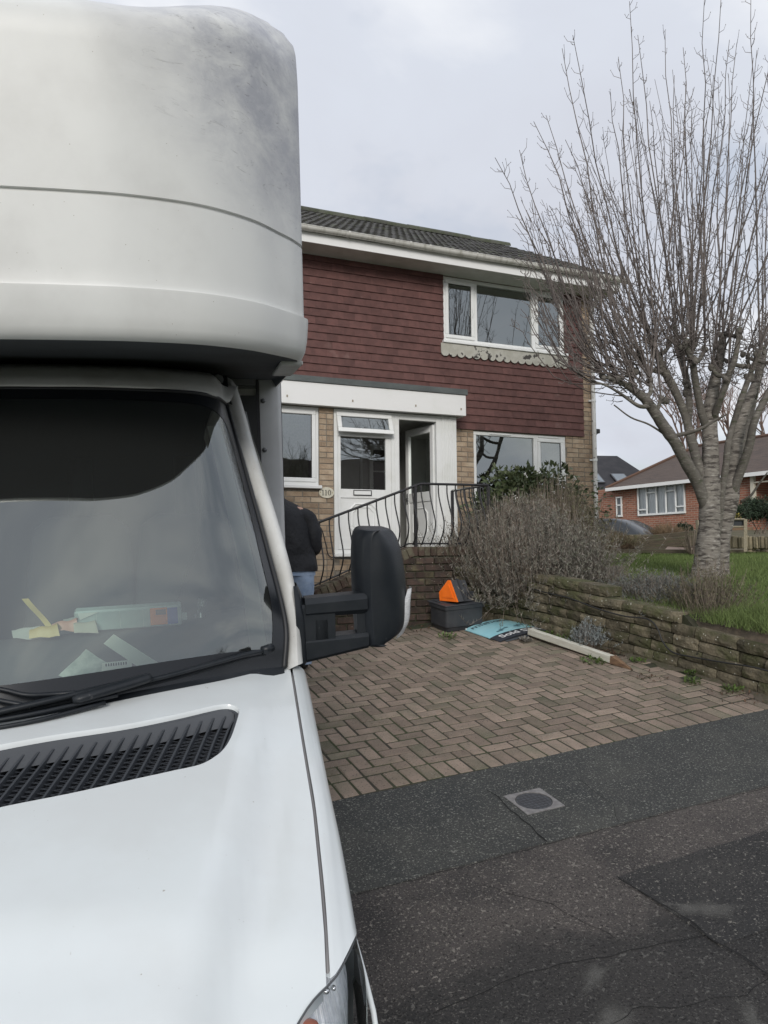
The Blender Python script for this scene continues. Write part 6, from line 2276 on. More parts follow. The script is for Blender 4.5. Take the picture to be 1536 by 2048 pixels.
def wsrow(t):
    b = np.array(botc); tp = np.array(topc)
    r_ = b * (1 - t) + tp * t
    bul = .035 * 4 * t * (1 - t)
    r_[:, 1] -= bul * .8; r_[:, 2] += bul * .5
    # side edge follows the pillar
    edge = np.array([(.935, 2.50, 1.16), (.948, 2.56, 1.30), (.908, 2.73, 1.52), (.855, 2.90, 1.765), (.788, 3.10, 2.06)])
    e_ = catmull(edge, 41)[int(round(t * 40))]
    w_ = (np.linspace(0, 1, 7) ** 2)[:, None]
    r_ = r_ * (1 - w_) + (r_ + (e_ - r_[-1])) * w_
    return r_


WS = np.array([wsrow(t) for t in np.linspace(0, 1, 17)])
WSf = loft(WS, 60, 60)
full = np.concatenate([np.stack([WSf[:, ::-1, 0] * -1, WSf[:, ::-1, 1], WSf[:, ::-1, 2]], -1)[:, :-1], WSf], 1)
m = MB(); m.grid(full); m.build('windscreen', GLASSV, van, smooth=True)


def ws_at(ti, si, lift=0.0):
    """point on the screen: ti 0..1 up, si -1..1 across, lifted off it"""
    x = abs(si) * 59; y = ti * 59
    i, j = min(int(y), 58), min(int(x), 58); fy, fx = y - i, x - j
    p = (WSf[i, j] * (1 - fy) + WSf[i + 1, j] * fy) * (1 - fx) + (WSf[i, j + 1] * (1 - fy) + WSf[i + 1, j + 1] * fy) * fx
    p = p + np.array([.25 * si * 0, -.74, .66]) * lift
    return (p[0] * (1 if si >= 0 else -1), p[1], p[2])


# black printed border, a thin band behind the glass
m = MB()
cov = lambda a, b: None
us = np.linspace(-1, 1, 121)
def tb(u): return .085 + .03 * (abs(u) ** 3)
def tt(u): return .955 - .13 * (abs(u) ** 9)
P = [[ws_at(t, u, .0025) for t in np.linspace(0, tb(u), 5)] for u in us]; m.grid(P)
P = [[ws_at(t, u, .0025) for t in np.linspace(tt(u), 1, 5)] for u in us]; m.grid(P)
for sg in (-1, 1):
    P = [[ws_at(t, sg * u, .002) for u in np.linspace(.915 - .05 * max(0, (t - .78)) / .22 - .03 * max(0, .35 - t) / .35, 1, 4)] for t in np.linspace(.05, .98, 40)]; m.grid(P)
    # rounded inner corners
    P = []
    for q in np.linspace(0, pi / 2, 8):
        c0 = (.83, .875); P.append([ws_at(c0[0] + .085 * sin(q), sg * (c0[1] + .05 * cos(q) - .005), .003), ws_at(.93, sg * .955, .003)])
    m.grid(P)
m.build('screen_border', mat('border_black', (.010, .012, .015), .25), van, smooth=True, fix=False)
m = MB(); m.tube([ws_at(1, u, .0) for u in us] , .008, 6)
m.tube([ws_at(t, 1, .002) for t in np.linspace(0, 1, 40)], .009, 6); m.tube([ws_at(t, -1, .002) for t in np.linspace(0, 1, 40)], .009, 6)
m.build('screen_rubber', mat('rubber', (.015, .016, .018), .5), van, smooth=True)
m = MB()
P = []
for u in us:
    p = ws_at(0, u, 0); r_ = (p[0], p[1] - .01, p[2] + .004)
    P.append([ws_at(.012, u, .003), r_, (p[0] * 1.0, p[1] - .055, p[2] - .028)])
m.grid(P); m.build('scuttle', BLACKPL, van, smooth=True)

# roof strip over the screen and the pillars
m = MB()
hx = [0, .2, .4, .6, .70, .76, .80]
r0 = [np.array(ws_at(1, x_ / .788 * 1.0 if x_ < .788 else 1, .003)) for x_ in hx]
G_ = []
for k, (dy, dz) in enumerate(((.0, .0), (-.003, .012), (.03, .045), (.12, .085), (.40, .115), (1.0, .12))):
    G_.append([(p[0] + (.015 * k if i == 6 else 0), p[1] + dy, p[2] + dz * (1 - .15 * (i / 6) ** 3)) for i, p in enumerate(r0)])
G_ = loft(G_, 24, 30)
full = np.concatenate([np.stack([G_[:, ::-1, 0] * -1, G_[:, ::-1, 1], G_[:, ::-1, 2]], -1)[:, :-1], G_], 1)
m.grid(full); m.build('cab_roof', PAINTD, van, smooth=True, angle=40)
inn = [(.948, 2.50, 1.155), (.957, 2.60, 1.30), (.917, 2.78, 1.52), (.864, 2.95, 1.768), (.797, 3.19, 2.07), (.770, 3.27, 2.14), (.75, 3.4, 2.185)]
outp = [(1.000, 2.52, 1.17), (.998, 2.66, 1.38), (.962, 2.82, 1.59), (.908, 3.02, 1.82), (.850, 3.24, 2.085), (.828, 3.32, 2.16), (.80, 3.45, 2.20)]
for sg in (1, -1):
    A_, B_ = catmull(inn, 40), catmull(outp, 40)
    m = MB(); P = []
    for a, b in zip(A_, B_):
        mm = (a + b) / 2 + np.array([.006, -.022, .010])
        P.append([(p[0] * sg, p[1], p[2]) for p in (a + [0, .03, 0], a, a * .75 + b * .25 + np.array([.002, -.014, .006]), mm, a * .25 + b * .75 + np.array([.006, -.014, .006]), b, b + [.002, .04, 0])])
    m.grid(P); m.build('screen_pillar', PAINTD, van, smooth=True, angle=60)
    # dark blank and round bung beside the roof strip
    m = MB()
    P = [[(.730 * sg, 3.18, 2.185), (.795 * sg, 3.19, 2.18)], [(.738 * sg, 3.13, 2.13), (.80 * sg, 3.17, 2.12)], [(.755 * sg, 3.10, 2.085), (.812 * sg, 3.15, 2.06)]]
    m.grid(P); m.build('roof_blank', BLKG, van)
    m = MB(); m.tube([(.760 * sg, 3.155, 2.165), (.760 * sg, 3.135, 2.158)], .021, 18); m.build('bung', mat('bung_grey', (.07, .075, .085), .4), van, smooth=True, angle=40)
    # cab side: door skin with its window
    rows = []
    for a in (2.56, 2.9, 3.3, 3.7, 4.04):
        lo_ = float(np.interp(a, [2.56, 2.66, 2.82, 3.02, 3.24, 3.5, 4.1], [1.16, 1.38, 1.59, 1.82, 2.085, 2.19, 2.19]))
        top_s = float(np.interp(lo_, [1.17, 1.38, 1.59, 1.82, 2.085, 2.2], [1.0, .998, .962, .908, .85, .80]))
        rows.append([(.98 * sg, a, .35), (1.0 * sg, a, .7), (1.0 * sg, a, 1.0), ((1.0 if lo_ > 1.17 else 1.0) * sg, a, min(1.15, lo_)), ((top_s + 1.0) / 2 * sg, a, (1.15 + lo_) / 2), (top_s * sg, a, lo_)])
    m = MB(); m.grid(loft(rows, 20, 20)); m.build('door_skin', PAINT, van, smooth=True)
    m = MB()
    m.add([(sg * 1.003, 2.72, 1.24), (sg * 1.003, 3.65, 1.24), (sg * .865, 3.65, 2.06), (sg * .873, 3.30, 2.04)], [(0, 1, 2, 3)]); m.build('door_window', mat('cab_side_glass', (.02, .025, .027), .05, spec=1), van)

# cab interior ---------------------------------------------------------------
m = MB()
P = []
for s in np.linspace(-.92, .92, 25):
    f = (abs(s) / .92) ** 2
    a0 = float(np.interp(abs(s), rearS, rearA)) + .05
    P.append([(s, a0, 1.13), (s, a0 + .25, 1.155), (s, a0 + .48 - f * .05, 1.185), (s, a0 + .52 - f * .05, 1.225), (s, a0 + .72, 1.235), (s, a0 + .85, 1.18), (s, a0 + .9, .9)])
m.grid(P); m.build('dashboard', mat('dash_grey', (.085, .09, .095), .75, bump=.15, bs=300), van, smooth=True)
m = MB(); m.box(-.95, .95, 3.95, 3.98, .6, 2.15); m.box(-.95, .95, 2.3, 3.95, .5, .55); m.build('bulkhead', DARKIN, van)
m = MB(); m.grid([[(s, 3.08, 2.08), (s, 3.9, 2.13)] for s in np.linspace(-.75, .75, 5)]); m.build('headlining', mat('headlining', (.16, .165, .16), .9), van)
for s in (-.55, .15, .6):
    m = MB(); P = []
    for z, w, y in ((.75, .24, 3.35), (1.0, .24, 3.42), (1.35, .22, 3.52), (1.55, .20, 3.58), (1.60, .13, 3.60)):
        P.append([(s + w * cos(a), y + .08 * sin(a), z) for a in np.linspace(0, 2 * pi, 17)[:-1]])
    m.grid(P, close_v=True); m.add(P[-1], [tuple(range(16))]); m.tube([(s, 3.62, 1.58), (s, 3.64, 1.85)], .10, 12, flat=.5); m.build('seat', mat('seat_cloth', (.035, .037, .04), .9), van, smooth=True)
m = MB(); m.tube([(-.48 + .2 * cos(t), 2.98 + .09 * sin(t), 1.16 + .17 * sin(t)) for t in np.linspace(0, 2 * pi, 30)], .015, 8); m.build('steering_wheel', BLACKPL, van, smooth=True)
for sg in (1, -1):
    tr_ = [(.90, 2.58, 1.12), (.885, 2.68, 1.24), (.87, 2.80, 1.42), (.82, 2.98, 1.70), (.765, 3.18, 1.98)]
    m = MB(); P = []
    for p in catmull(tr_, 20):
        P.append([((p[0]) * sg, p[1], p[2]), ((p[0] - .05) * sg, p[1] + .05, p[2]), ((p[0] - .055) * sg, p[1] + .14, p[2])])
    m.grid(P); m.build('pillar_trim', mat('pillar_trim', (.58, .64, .58), .8), van, smooth=True)
    m = MB(); m.tube([(.70 * sg, 3.55, 2.0), (.66 * sg, 3.45, 1.5), (.5 * sg, 3.4, 1.1)], .022, 6, flat=.2); m.build('seat_belt', mat('belt', (.04, .04, .045), .7), van)

# wipers
m = MB()
wp = [(.06, 2.085, 1.212), (.163, 2.105, 1.222), (.30, 2.145, 1.232), (.42, 2.205, 1.236), (.50, 2.235, 1.238)]
m.tube(catmull(wp, 16), .013, 8, flat=.6)
m.tube(catmull([(.05, 2.07, 1.20), (.25, 2.11, 1.207), (.45, 2.195, 1.212)], 10), .006, 6); m.tube(catmull([(.05, 2.06, 1.185), (.25, 2.10, 1.190), (.42, 2.175, 1.20)], 10), .006, 6)
m.build('wiper_arm', BLACKPL, van, smooth=True)
m = MB(); m.tube(catmull([(.34, 2.15, 1.222), (.43, 2.19, 1.232), (.535, 2.245, 1.242)], 12), [.014] + [.022] * 10 + [.016], 10, flat=.65); m.build('wiper_boot', BLACKPL, van, smooth=True)
m = MB(); bl = [(.08, 2.10, 1.206), (.30, 2.16, 1.224), (.52, 2.26, 1.226), (.70, 2.335, 1.240), (.80, 2.375, 1.250), (.872, 2.405, 1.252)]
m.tube(catmull(bl, 30), [.005] + [.010] * 26 + [.009, .008, .006], 8, flat=.7)
m.tube(catmull([(p[0], p[1] + .012, p[2] - .016) for p in bl], 30), .0035, 4)
m.build('wiper_blade', BLACKPL, van, smooth=True)
m = MB(); m.tube([(.862, 2.402, 1.253), (.895, 2.42, 1.256)], .0135, 10); m.build('blade_cap', BLACKPL, van, smooth=True)
for pts in ([(.02, 2.13, 1.275), (.11, 2.155, 1.278), (.17, 2.16, 1.262), (.23, 2.15, 1.246), (.30, 2.165, 1.238), (.345, 2.165, 1.238)], [(.02, 2.12, 1.252), (.12, 2.14, 1.250), (.19, 2.13, 1.236), (.24, 2.125, 1.222)]):
    m = MB(); m.tube(catmull(pts, 24), .0065, 8); m.build('washer_hose', BLACKPL, van, smooth=True)

# big black mirrors on long arms ---------------------------------------------
for sg in (1, -1):
    mr = empty('door_mirror', (1.0 * sg, 2.62, 1.25)); mr.parent = van
    X0 = 1.0

    def mloft(rows, name, material, n=30, angle=40, capz=False):
        m = MB(); G_ = loft(rows, n, len(rows[0]) * 1 if False else 40)
        m.grid([[((p[0] - X0) * sg, p[1] - 2.62, p[2] - 1.25) for p in r_] for r_ in G_]); return m.build(name, material, mr, smooth=True, angle=angle)
    # housing: stacked outlines (rounded, wedge-like), bulging towards the front
    def outline(z, x0, x1, d):
        xm = (x0 + x1) / 2
        pts = [(x0 + .004, 2.735), (x0, 2.70), (x0 + .004, 2.64), (x0 + .018, 2.60), (x0 + .040, 2.578), (x0 + .052, 2.578 - d * .35), (xm, 2.585 - d), (x1 - .055, 2.598 - d * .6), (x1 - .018, 2.64), (x1, 2.69), (x1 - .004, 2.735)]
        return [(x, y, z + (x - x0) * tl_) for x, y in pts]
    rows = []
    for z, x0, x1, d, tl_ in ((1.178, 1.250, 1.33, -.01, .25), (1.182, 1.228, 1.372, .0, .25), (1.192, 1.217, 1.390, .008, .24), (1.225, 1.210, 1.402, .012, .18), (1.29, 1.206, 1.404, .015, .08), (1.38, 1.203, 1.400, .016, .02), (1.46, 1.202, 1.392, .016, .0), (1.53, 1.204, 1.380, .013, -.02), (1.575, 1.210, 1.362, .006, -.04), (1.595, 1.222, 1.345, -.004, -.06), (1.600, 1.240, 1.325, -.02, -.06)):
        rows.append(outline(z, x0, x1, d))
    G_ = loft(rows, 46, 40)
    m = MB(); H_ = [[((p[0] - X0) * sg, p[1] - 2.62, p[2] - 1.25) for p in r_] for r_ in G_]
    m.grid(H_); m.add(H_[0], [tuple(range(40))]); m.add(H_[-1], [tuple(range(40))]); m.build('housing', BLACKPL, mr, smooth=True, angle=50)
    m = MB(); m.add([((x - X0) * sg, 2.738 - 2.62, z - 1.25) for x, z in ((1.215, 1.21), (1.385, 1.24), (1.385, 1.40), (1.35, 1.56), (1.22, 1.57))], [(0, 1, 2, 3, 4)]); m.build('mirror_glass', mat('mirror_glass', (.8, .8, .8), .02, metal=1), mr)
    # outer groove ring
    m = MB(); m.tube([((p[0] + .001 - X0) * sg, 2.712 - 2.62, p[2] - 1.25) for p in ([r_[0] for r_ in G_][2:-2])], .004, 6); m.build('seam', mat('seam_black', (.008, .008, .009), .8), mr)
    # clear indicator at the outer lower corner
    ind = [(1.345, 2.628, 1.198), (1.362, 2.618, 1.25), (1.376, 2.63, 1.32), (1.398, 2.655, 1.372)]
    ou = [(1.398, 2.70, 1.235), (1.412, 2.69, 1.27), (1.414, 2.69, 1.33), (1.412, 2.69, 1.378)]
    m = MB(); P = []
    for a, b in zip(catmull(ind, 14), catmull(ou, 14)):
        mm = (a + b) / 2 + np.array([.010, -.012, 0])
        P.append([((p[0] - X0) * sg, p[1] - 2.62, p[2] - 1.25) for p in (a, mm, b)])
    m.grid(loft(P, 20, 8)); m.build('indicator', mat('indicator_lens', (.58, .59, .60), .22, c2=(.42, .43, .44), ns=40, stretch=(1, 1, 6), coat=.6), mr, smooth=True)
    # foot on the door and the two arms
    def rbox(name, x0, x1, y0, y1, z00, z01, z10, z11, ch=.012):
        """bar from x0 to x1, its lower/upper height changing along it"""
        m = MB(); P = []
        for t in np.linspace(0, 1, 9):
            x = x0 + (x1 - x0) * t; a = z00 + (z10 - z00) * t; b = z01 + (z11 - z01) * t
            c = [(y0 + ch, a), (y1 - ch, a), (y1, a + ch), (y1, b - ch), (y1 - ch, b), (y0 + ch, b), (y0, b - ch), (y0, a + ch)]
            P.append([((x - X0) * sg, y - 2.62, z - 1.25) for y, z in c])
        m.grid(P, close_v=True); m.add(P[0], [tuple(range(8))]); m.add(P[-1], [tuple(range(8))]); return m.build(name, BLACKPL, mr, smooth=True, angle=30)
    rbox('upper_arm', 1.02, 1.235, 2.575, 2.665, 1.305, 1.372, 1.308, 1.380, .018)
    rbox('lower_arm', 1.01, 1.238, 2.578, 2.662, 1.148, 1.232, 1.186, 1.240, .012)
    rbox('arm_web', 1.01, 1.122, 2.583, 2.66, 1.16, 1.35, 1.18, 1.35, .01)
    rbox('arm_post', 1.200, 1.245, 2.595, 2.66, 1.20, 1.36, 1.20, 1.36, .012)
    m = MB()
    P = []
    for z, w, y0 in ((1.150, .020, 2.55), (1.16, .030, 2.55), (1.25, .032, 2.56), (1.33, .030, 2.57), (1.375, .020, 2.60), (1.41, .006, 2.63)):
        P.append([((x - X0) * sg, y - 2.62, z - 1.25) for x, y in ((.985, y0), (.995 + w * .6, y0 + .015), (.995 + w, y0 + .06), (.995 + w, 2.70), (.99, 2.72))])
    m.grid(loft(P, 20, 16)); m.build('foot', BLACKPL, mr, smooth=True, angle=50)
    m = MB(); m.box((1.052 - X0) * sg, (1.098 - X0) * sg, 2.583 - 2.62, 2.60 - 2.62, 1.205 - 1.25, 1.298 - 1.25, .002); m.build('cover_panel', BLACKPL, mr)

# box body ------------------------------------------------------------------
grv = np.array([(0, 2.300), (.2, 2.302), (.364, 2.305), (.532, 2.321), (.721, 2.382), (.871, 2.501), (.976, 2.647), (1.045, 2.76), (1.073, 2.86), (1.082, 3.2), (1.085, 4.06)])


def plan(n, k=26):
    """outline of the fairing at height n: forward bulge with round corners"""
    c = catmull(grv, 60)
    backf = lambda nn: float(np.interp(nn, [2.9, 3.04, 3.09, 3.13, 3.16, 3.20, 3.24, 3.28, 3.32, 3.36, 3.40, 3.42], [0, .0, .015, .06, .11, .19, .27, .37, .50, .70, .95, 1.1]))
    lift = lambda s: .085 * sst((s - .50) / .45)
    ins = float(np.interp(n, [3.15, 3.27, 3.31, 3.35, 3.38, 3.41, 3.42], [0, .002, .008, .024, .050, .095, .13]))
    fmin = float(np.interp(n, [3.2, 3.30, 3.37, 3.42], [.05, .14, .45, .90]))
    return [(s * (1 - ins), a + backf(n - lift(s)) * max(fmin, 1 - max(0, a - 2.3) / .62) * (1 if a < 3.4 else max(0, (4.06 - a) / .66))) for s, a in c]


def fairing(levels):
    P = []
    for n, o in levels:
        pl_ = plan(n)
        row = []
        for i, (s, a) in enumerate(pl_):
            a0 = pl_[max(0, i - 1)]; a1 = pl_[min(len(pl_) - 1, i + 1)]
            tx, ty = a1[0] - a0[0], a1[1] - a0[1]; l = math.hypot(tx, ty) + 1e-9
            nx, ny = ty / l, -tx / l
            row.append((s + nx * o, a + ny * o, n))
        P.append([(-x, y, z) for x, y, z in row[:0:-1]] + row)
    return P


lv = [(2.200, -.028), (2.203, -.022), (2.215, -.008), (2.235, .002), (2.27, .009), (2.31, .013), (2.338, .015), (2.3440, .0150), (2.3455, .0010), (2.352, .0)] + \
     [(n, 0) for n in np.linspace(2.40, 2.585, 5)] + [(2.5915, 0), (2.5935, -.0095), (2.6015, -.0095), (2.6035, 0)] + [(n, 0) for n in np.linspace(2.65, 3.0, 8)] + \
     [(n, 0) for n in (3.03, 3.06, 3.08, 3.10, 3.12, 3.135, 3.15, 3.165, 3.18, 3.21, 3.24, 3.27, 3.30, 3.33, 3.355, 3.38, 3.40, 3.41, 3.42)]
P = fairing(lv)
m = MB(); m.grid(P)
FAIR = mat('fairing_paint', (.66, .67, .655), .42, c2=(.58, .585, .57), ns=3, lo=.4, hi=.75, spots=(28, .045, (.33, .31, .27)), spec=.45)
# scuffed, sooty patch at the upper corner
t = FAIR.node_tree; L = t.links.new; pb2 = t.nodes['Principled BSDF']
src = pb2.inputs['Base Color'].links[0].from_socket
tcn = t.nodes.new('ShaderNodeTexCoord')
vd = t.nodes.new('ShaderNodeVectorMath'); vd.operation = 'DISTANCE'; vd.inputs[1].default_value = (1.02, 2.72, 3.22)
L(tcn.outputs['Object'], vd.inputs[0])
nz = t.nodes.new('ShaderNodeTexNoise'); nz.inputs['Scale'].default_value = 5; nz.inputs['Detail'].default_value = 9; nz.inputs['Roughness'].default_value = .72; nz.inputs['Distortion'].default_value = .35
mpp = t.nodes.new('ShaderNodeMapping'); mpp.inputs['Scale'].default_value = (1.0, 1.0, 1.6); L(tcn.outputs['Object'], mpp.inputs[0]); L(mpp.outputs[0], nz.inputs['Vector'])
mr1 = t.nodes.new('ShaderNodeMapRange'); mr1.inputs[1].default_value = .38; mr1.inputs[2].default_value = .74; mr1.inputs[3].default_value = 1.0; mr1.inputs[4].default_value = 0.0
L(vd.outputs['Value'], mr1.inputs[0])
mm1 = t.nodes.new('ShaderNodeMath'); mm1.operation = 'MULTIPLY_ADD'; L(nz.outputs['Fac'], mm1.inputs[0]); mm1.inputs[1].default_value = 3.2; mm1.inputs[2].default_value = -.90
mm2 = t.nodes.new('ShaderNodeMath'); mm2.operation = 'MULTIPLY'; mm2.use_clamp = True; L(mm1.outputs[0], mm2.inputs[0]); L(mr1.outputs[0], mm2.inputs[1])
mxx = t.nodes.new('ShaderNodeMix'); mxx.data_type = 'RGBA'; L(mm2.outputs[0], mxx.inputs[0]); L(src, mxx.inputs[6]); mxx.inputs[7].default_value = (.36, .37, .405, 1)
# fine dark scratches inside it
nz2 = t.nodes.new('ShaderNodeTexNoise'); nz2.inputs['Scale'].default_value = 16; nz2.inputs['Detail'].default_value = 8; nz2.inputs['Roughness'].default_value = .75; nz2.inputs['Distortion'].default_value = 2.2
mp3 = t.nodes.new('ShaderNodeMapping'); mp3.inputs['Scale'].default_value = (.6, .6, 2.4); L(tcn.outputs['Object'], mp3.inputs[0]); L(mp3.outputs[0], nz2.inputs['Vector'])
mr3 = t.nodes.new('ShaderNodeMapRange'); mr3.inputs[1].default_value = .585; mr3.inputs[2].default_value = .68; L(nz2.outputs['Fac'], mr3.inputs[0])
mm3 = t.nodes.new('ShaderNodeMath'); mm3.operation = 'MULTIPLY'; L(mr3.outputs[0], mm3.inputs[0]); L(mr1.outputs[0], mm3.inputs[1])
mm4 = t.nodes.new('ShaderNodeMath'); mm4.operation = 'MULTIPLY'; L(mm3.outputs[0], mm4.inputs[0]); mm4.inputs[1].default_value = .8
mxy = t.nodes.new('ShaderNodeMix'); mxy.data_type = 'RGBA'; L(mm4.outputs[0], mxy.inputs[0]); L(mxx.outputs[2], mxy.inputs[6]); mxy.inputs[7].default_value = (.12, .115, .115, 1)
L(mxy.outputs[2], pb2.inputs['Base Color'])
m.build('fairing', FAIR, van, smooth=True, angle=28)
top_ring = P[-1]
m = MB(); m.grid([[p, (p[0] * .5, 4.03, 3.44)] for p in top_ring]); m.build('fairing_top', FAIR, van, smooth=True)
m = MB()
P0 = [(x, y, 2.200) for x, y, z in P[0]]
m.grid([[p, (p[0] * .98, max(p[1], 4.04), 2.235)] for p in P0]); m.build('fairing_floor', mat('underside_grey', (.055, .062, .070), .8, c2=(.042, .047, .053), ns=4), van)
# lip block at the right corner
for sg in (1, -1):
    m = MB(); m.box(sg * .985, sg * 1.066, 2.86, 3.3, 2.188, 2.205, .004); m.build('corner_lip', PAINTD, van)
# body box
m = MB()
zt = 3.235
Pb_ = []
prof_ = [(-1.085, .62), (-1.085, 3.30), (-1.06, 3.40), (-.98, 3.445), (.98, 3.445), (1.06, 3.40), (1.085, 3.30), (1.085, .62)]
m.grid([[(x, y, z) for x, z in prof_] for y in (4.06, 7.5)])
m.add([(x, 7.5, z) for x, z in prof_], [tuple(range(8))])
m.build('box_side', PAINTD, van, smooth=True, angle=30)
m = MB(); m.box(-1.04, 1.04, 4.045, 4.07, .62, 2.25); m.build('box_front', mat('box_front_grey', (.68, .68, .66), .5, c2=(.56, .555, .54), ns=2.2, lo=.4, hi=.75, c3=(.32, .31, .29), n3=5, lo3=.62, hi3=.8), van)
for sg in (1, -1):
    m = MB()
    P = [[(sg * x, y, z) for x, y in ((.968, 4.062), (.970, 4.030), (1.02, 4.028), (1.060, 4.036), (1.082, 4.056), (1.0875, 4.10))] for z in (.62, 1.2, 1.8, 2.235)]
    m.grid(P); m.build('corner_post', mat('corner_post_grey', (.60, .605, .61), .4, c2=(.50, .505, .51), ns=3), van, smooth=True, angle=50)
    for z in (2.128, 1.876, 1.62, 1.36):
        m = MB(); m.sphere((sg * .988, 4.028, z), (.013, .010, .013), 12, 8); m.build('bolt_head', mat('bolt_grey', (.16, .165, .17), .4, metal=.3), van, smooth=True)
    m = MB(); m.box(sg * .955, sg * .967, 4.02, 4.046, .62, 2.24); m.build('seam', SEAM, van)
m = MB(); m.box(-.95, .95, 3.96, 4.044, 2.205, 2.24); m.box(.45, .955, 4.03, 4.0445, 2.19, 2.24); m.build('cross_member', mat('cross_grey', (.20, .205, .21), .7), van)
m = MB(); m.sphere((.90, 4.02, 2.23), (.018, .012, .020), 12, 8); m.build('marker_plug', BLKG, van, smooth=True)
m = MB(); m.box(-.45, -.35, 2.2, 7.3, .45, .62); m.box(.35, .45, 2.2, 7.3, .45, .62); m.build('chassis', DARKIN, van)
for (x, y) in ((.86, 1.95), (-.86, 1.95), (.86, 6.2), (-.86, 6.2)):
    wh = empty('wheel', (x, y, .34)); wh.parent = van
    m = MB(); m.tube([(-.11, 0, 0), (-.09, 0, 0), (.09, 0, 0), (.11, 0, 0)], [.31, .34, .34, .31], 32); m.build('tyre', mat('tyre', (.02, .02, .02), .8), wh, smooth=True, angle=40)
    m = MB(); m.tube([(-.112, 0, 0), (.112, 0, 0)], .20, 20); m.build('rim', mat('rim_silver', (.4, .4, .41), .35, metal=.7), wh)

# things lying on the dashboard: each its own object, given in the van's axes


def vitem(name, s, a, n, label, cat, rz=0.0, rx=0.0):
    o = empty(name, (0, 0, 0), label, cat)
    o.matrix_world = van.matrix_world @ Matrix.Translation((s, a, n)) @ Matrix.Rotation(rz, 4, 'Z') @ Matrix.Rotation(rx, 4, 'X')
    return o


clearp = mat('cloudy_clear_plastic', (.50, .58, .58), .25, c2=(.45, .56, .55), ns=12)
ob = vitem('organiser_box', .41, 2.90, 1.278, 'flat clear plastic organiser case with an orange and blue label on the dashboard', 'organiser case', radians(2), radians(12))
m = MB(); m.box(-.185, .185, -.012, .03, -.04, .042, .006); m.build('case', clearp, ob)
for x in (-.11, -.03, .05):
    m = MB(); m.box(x - .0015, x + .0015, -.014, -.0125, -.03, .036); m.build('divider', mat('divider', (.55, .62, .60), .3), ob)
m = MB(); m.box(.075, .135, -.015, -.0125, -.028, .038); m.build('orange_label', mat('label_orange', (1.0, .22, .02), .5), ob)
m = MB(); m.box(.136, .172, -.015, -.0125, -.028, .036); m.build('blue_label', mat('label_blue', (.01, .05, .50), .5), ob)
m = MB(); m.box(.095, .13, -.0165, -.0152, .012, .032); m.build('dark_logo', mat('label_dark', (.12, .05, .05), .5), ob)
m = MB(); m.add([(-.172, -.0155, .038), (-.10, -.0155, .038), (-.165, -.0155, .012)], [(0, 1, 2)]); m.build('white_corner', mat('label_white', (.75, .78, .75), .5), ob)
m = MB(); m.box(.186, .205, -.006, .006, -.022, .006, .002); m.build('hang_tab', clearp, ob)
fi = vitem('metal_fitting', .662, 2.88, 1.300, 'small shiny chrome fitting standing on the dashboard', 'metal fitting', 0, radians(-10))
CH = mat('chrome', (.6, .6, .6), .2, metal=1)
m = MB(); m.tube([(0, 0, -.032), (0, 0, -.018)], .020, 14); m.build('base_ring', CH, fi, smooth=True, angle=40)
m = MB(); m.tube([(0, 0, -.018), (.004, 0, .004), (.006, 0, .01)], [.010, .012, .016], 12); m.tube([(.006, 0, .01), (.012, 0, .036)], .019, 14); m.build('barrel', CH, fi, smooth=True, angle=40)
BAG = mat('polythene', (.75, .82, .78), .25, c2=(.40, .50, .47), ns=14)


def sheetlet(name, s, a, n, label, cat, pts, material, rz=0, bump=.006, rx=0):
    o = vitem(name, s, a, n, label, cat, rz, rx)
    m = MB(); P = loft([[(p[0], p[1], p[2] if len(p) > 2 else 0) for p in r_] for r_ in pts], 10, 10)
    for i in range(10):
        for j in range(10):
            P[i, j, 2] += bump * mnoise.noise(Vector((P[i, j, 0] * 22, P[i, j, 1] * 22, s * 9)))
    m.grid(P); m.build('sheet', material, o, smooth=True)
    return o


sheetlet('plastic_bag', .305, 2.56, 1.195, 'small crumpled clear plastic bag behind the wiper', 'plastic bag', [[(-.075, -.02), (.02, -.075)], [(0, .07, .01), (.10, -.02, .012)]], BAG, rx=.65)
sheetlet('paper_strip', .43, 2.60, 1.215, 'long pale strip of paper lying slanted behind the wiper', 'paper slip', [[(-.075, .055), (-.045, .09)], [(.085, -.085), (.115, -.045)]], mat('pale_paper', (.78, .84, .78), .8), 0, .002, .75)
pl2 = sheetlet('printed_slip', .405, 2.52, 1.195, 'white printed slip with a line of small marks behind the wiper', 'paper slip', [[(-.045, -.045), (-.04, .03)], [(.05, -.045), (.05, .03)]], mat('white_slip', (.80, .85, .80), .8), .1, .002, .75)
m = MB()
for k in range(9):
    m.box(-.030 + k * .0075, -.0255 + k * .0075, .012, .022, .0045, .0050)
m.build('print', mat('slip_print', (.10, .12, .13), .7), pl2)
m = MB()
P = [[(.03 * cos(t) * (1 if j else .4) - .02 * t, .02 * sin(t), .002 + j * .10 - t * .012) for j in (0, 1)] for t in np.linspace(0, 2, 12)]
ys_ = vitem('yellow_strap', .125, 2.86, 1.245, 'yellow tape loop standing at the left of the dashboard', 'tape')
m.grid([[(-.012 + .05 * j * -1 + .035 * (1 - j) + .022 * k, .012 * sin(j * 5), .135 * (1 - (1 - j)) * 1.0 + .0) for k in (0, 1)] for j in np.linspace(0, 1, 10)])
m.build('tape', mat('yellow_tape', (.62, .48, .16), .6), ys_, smooth=True)
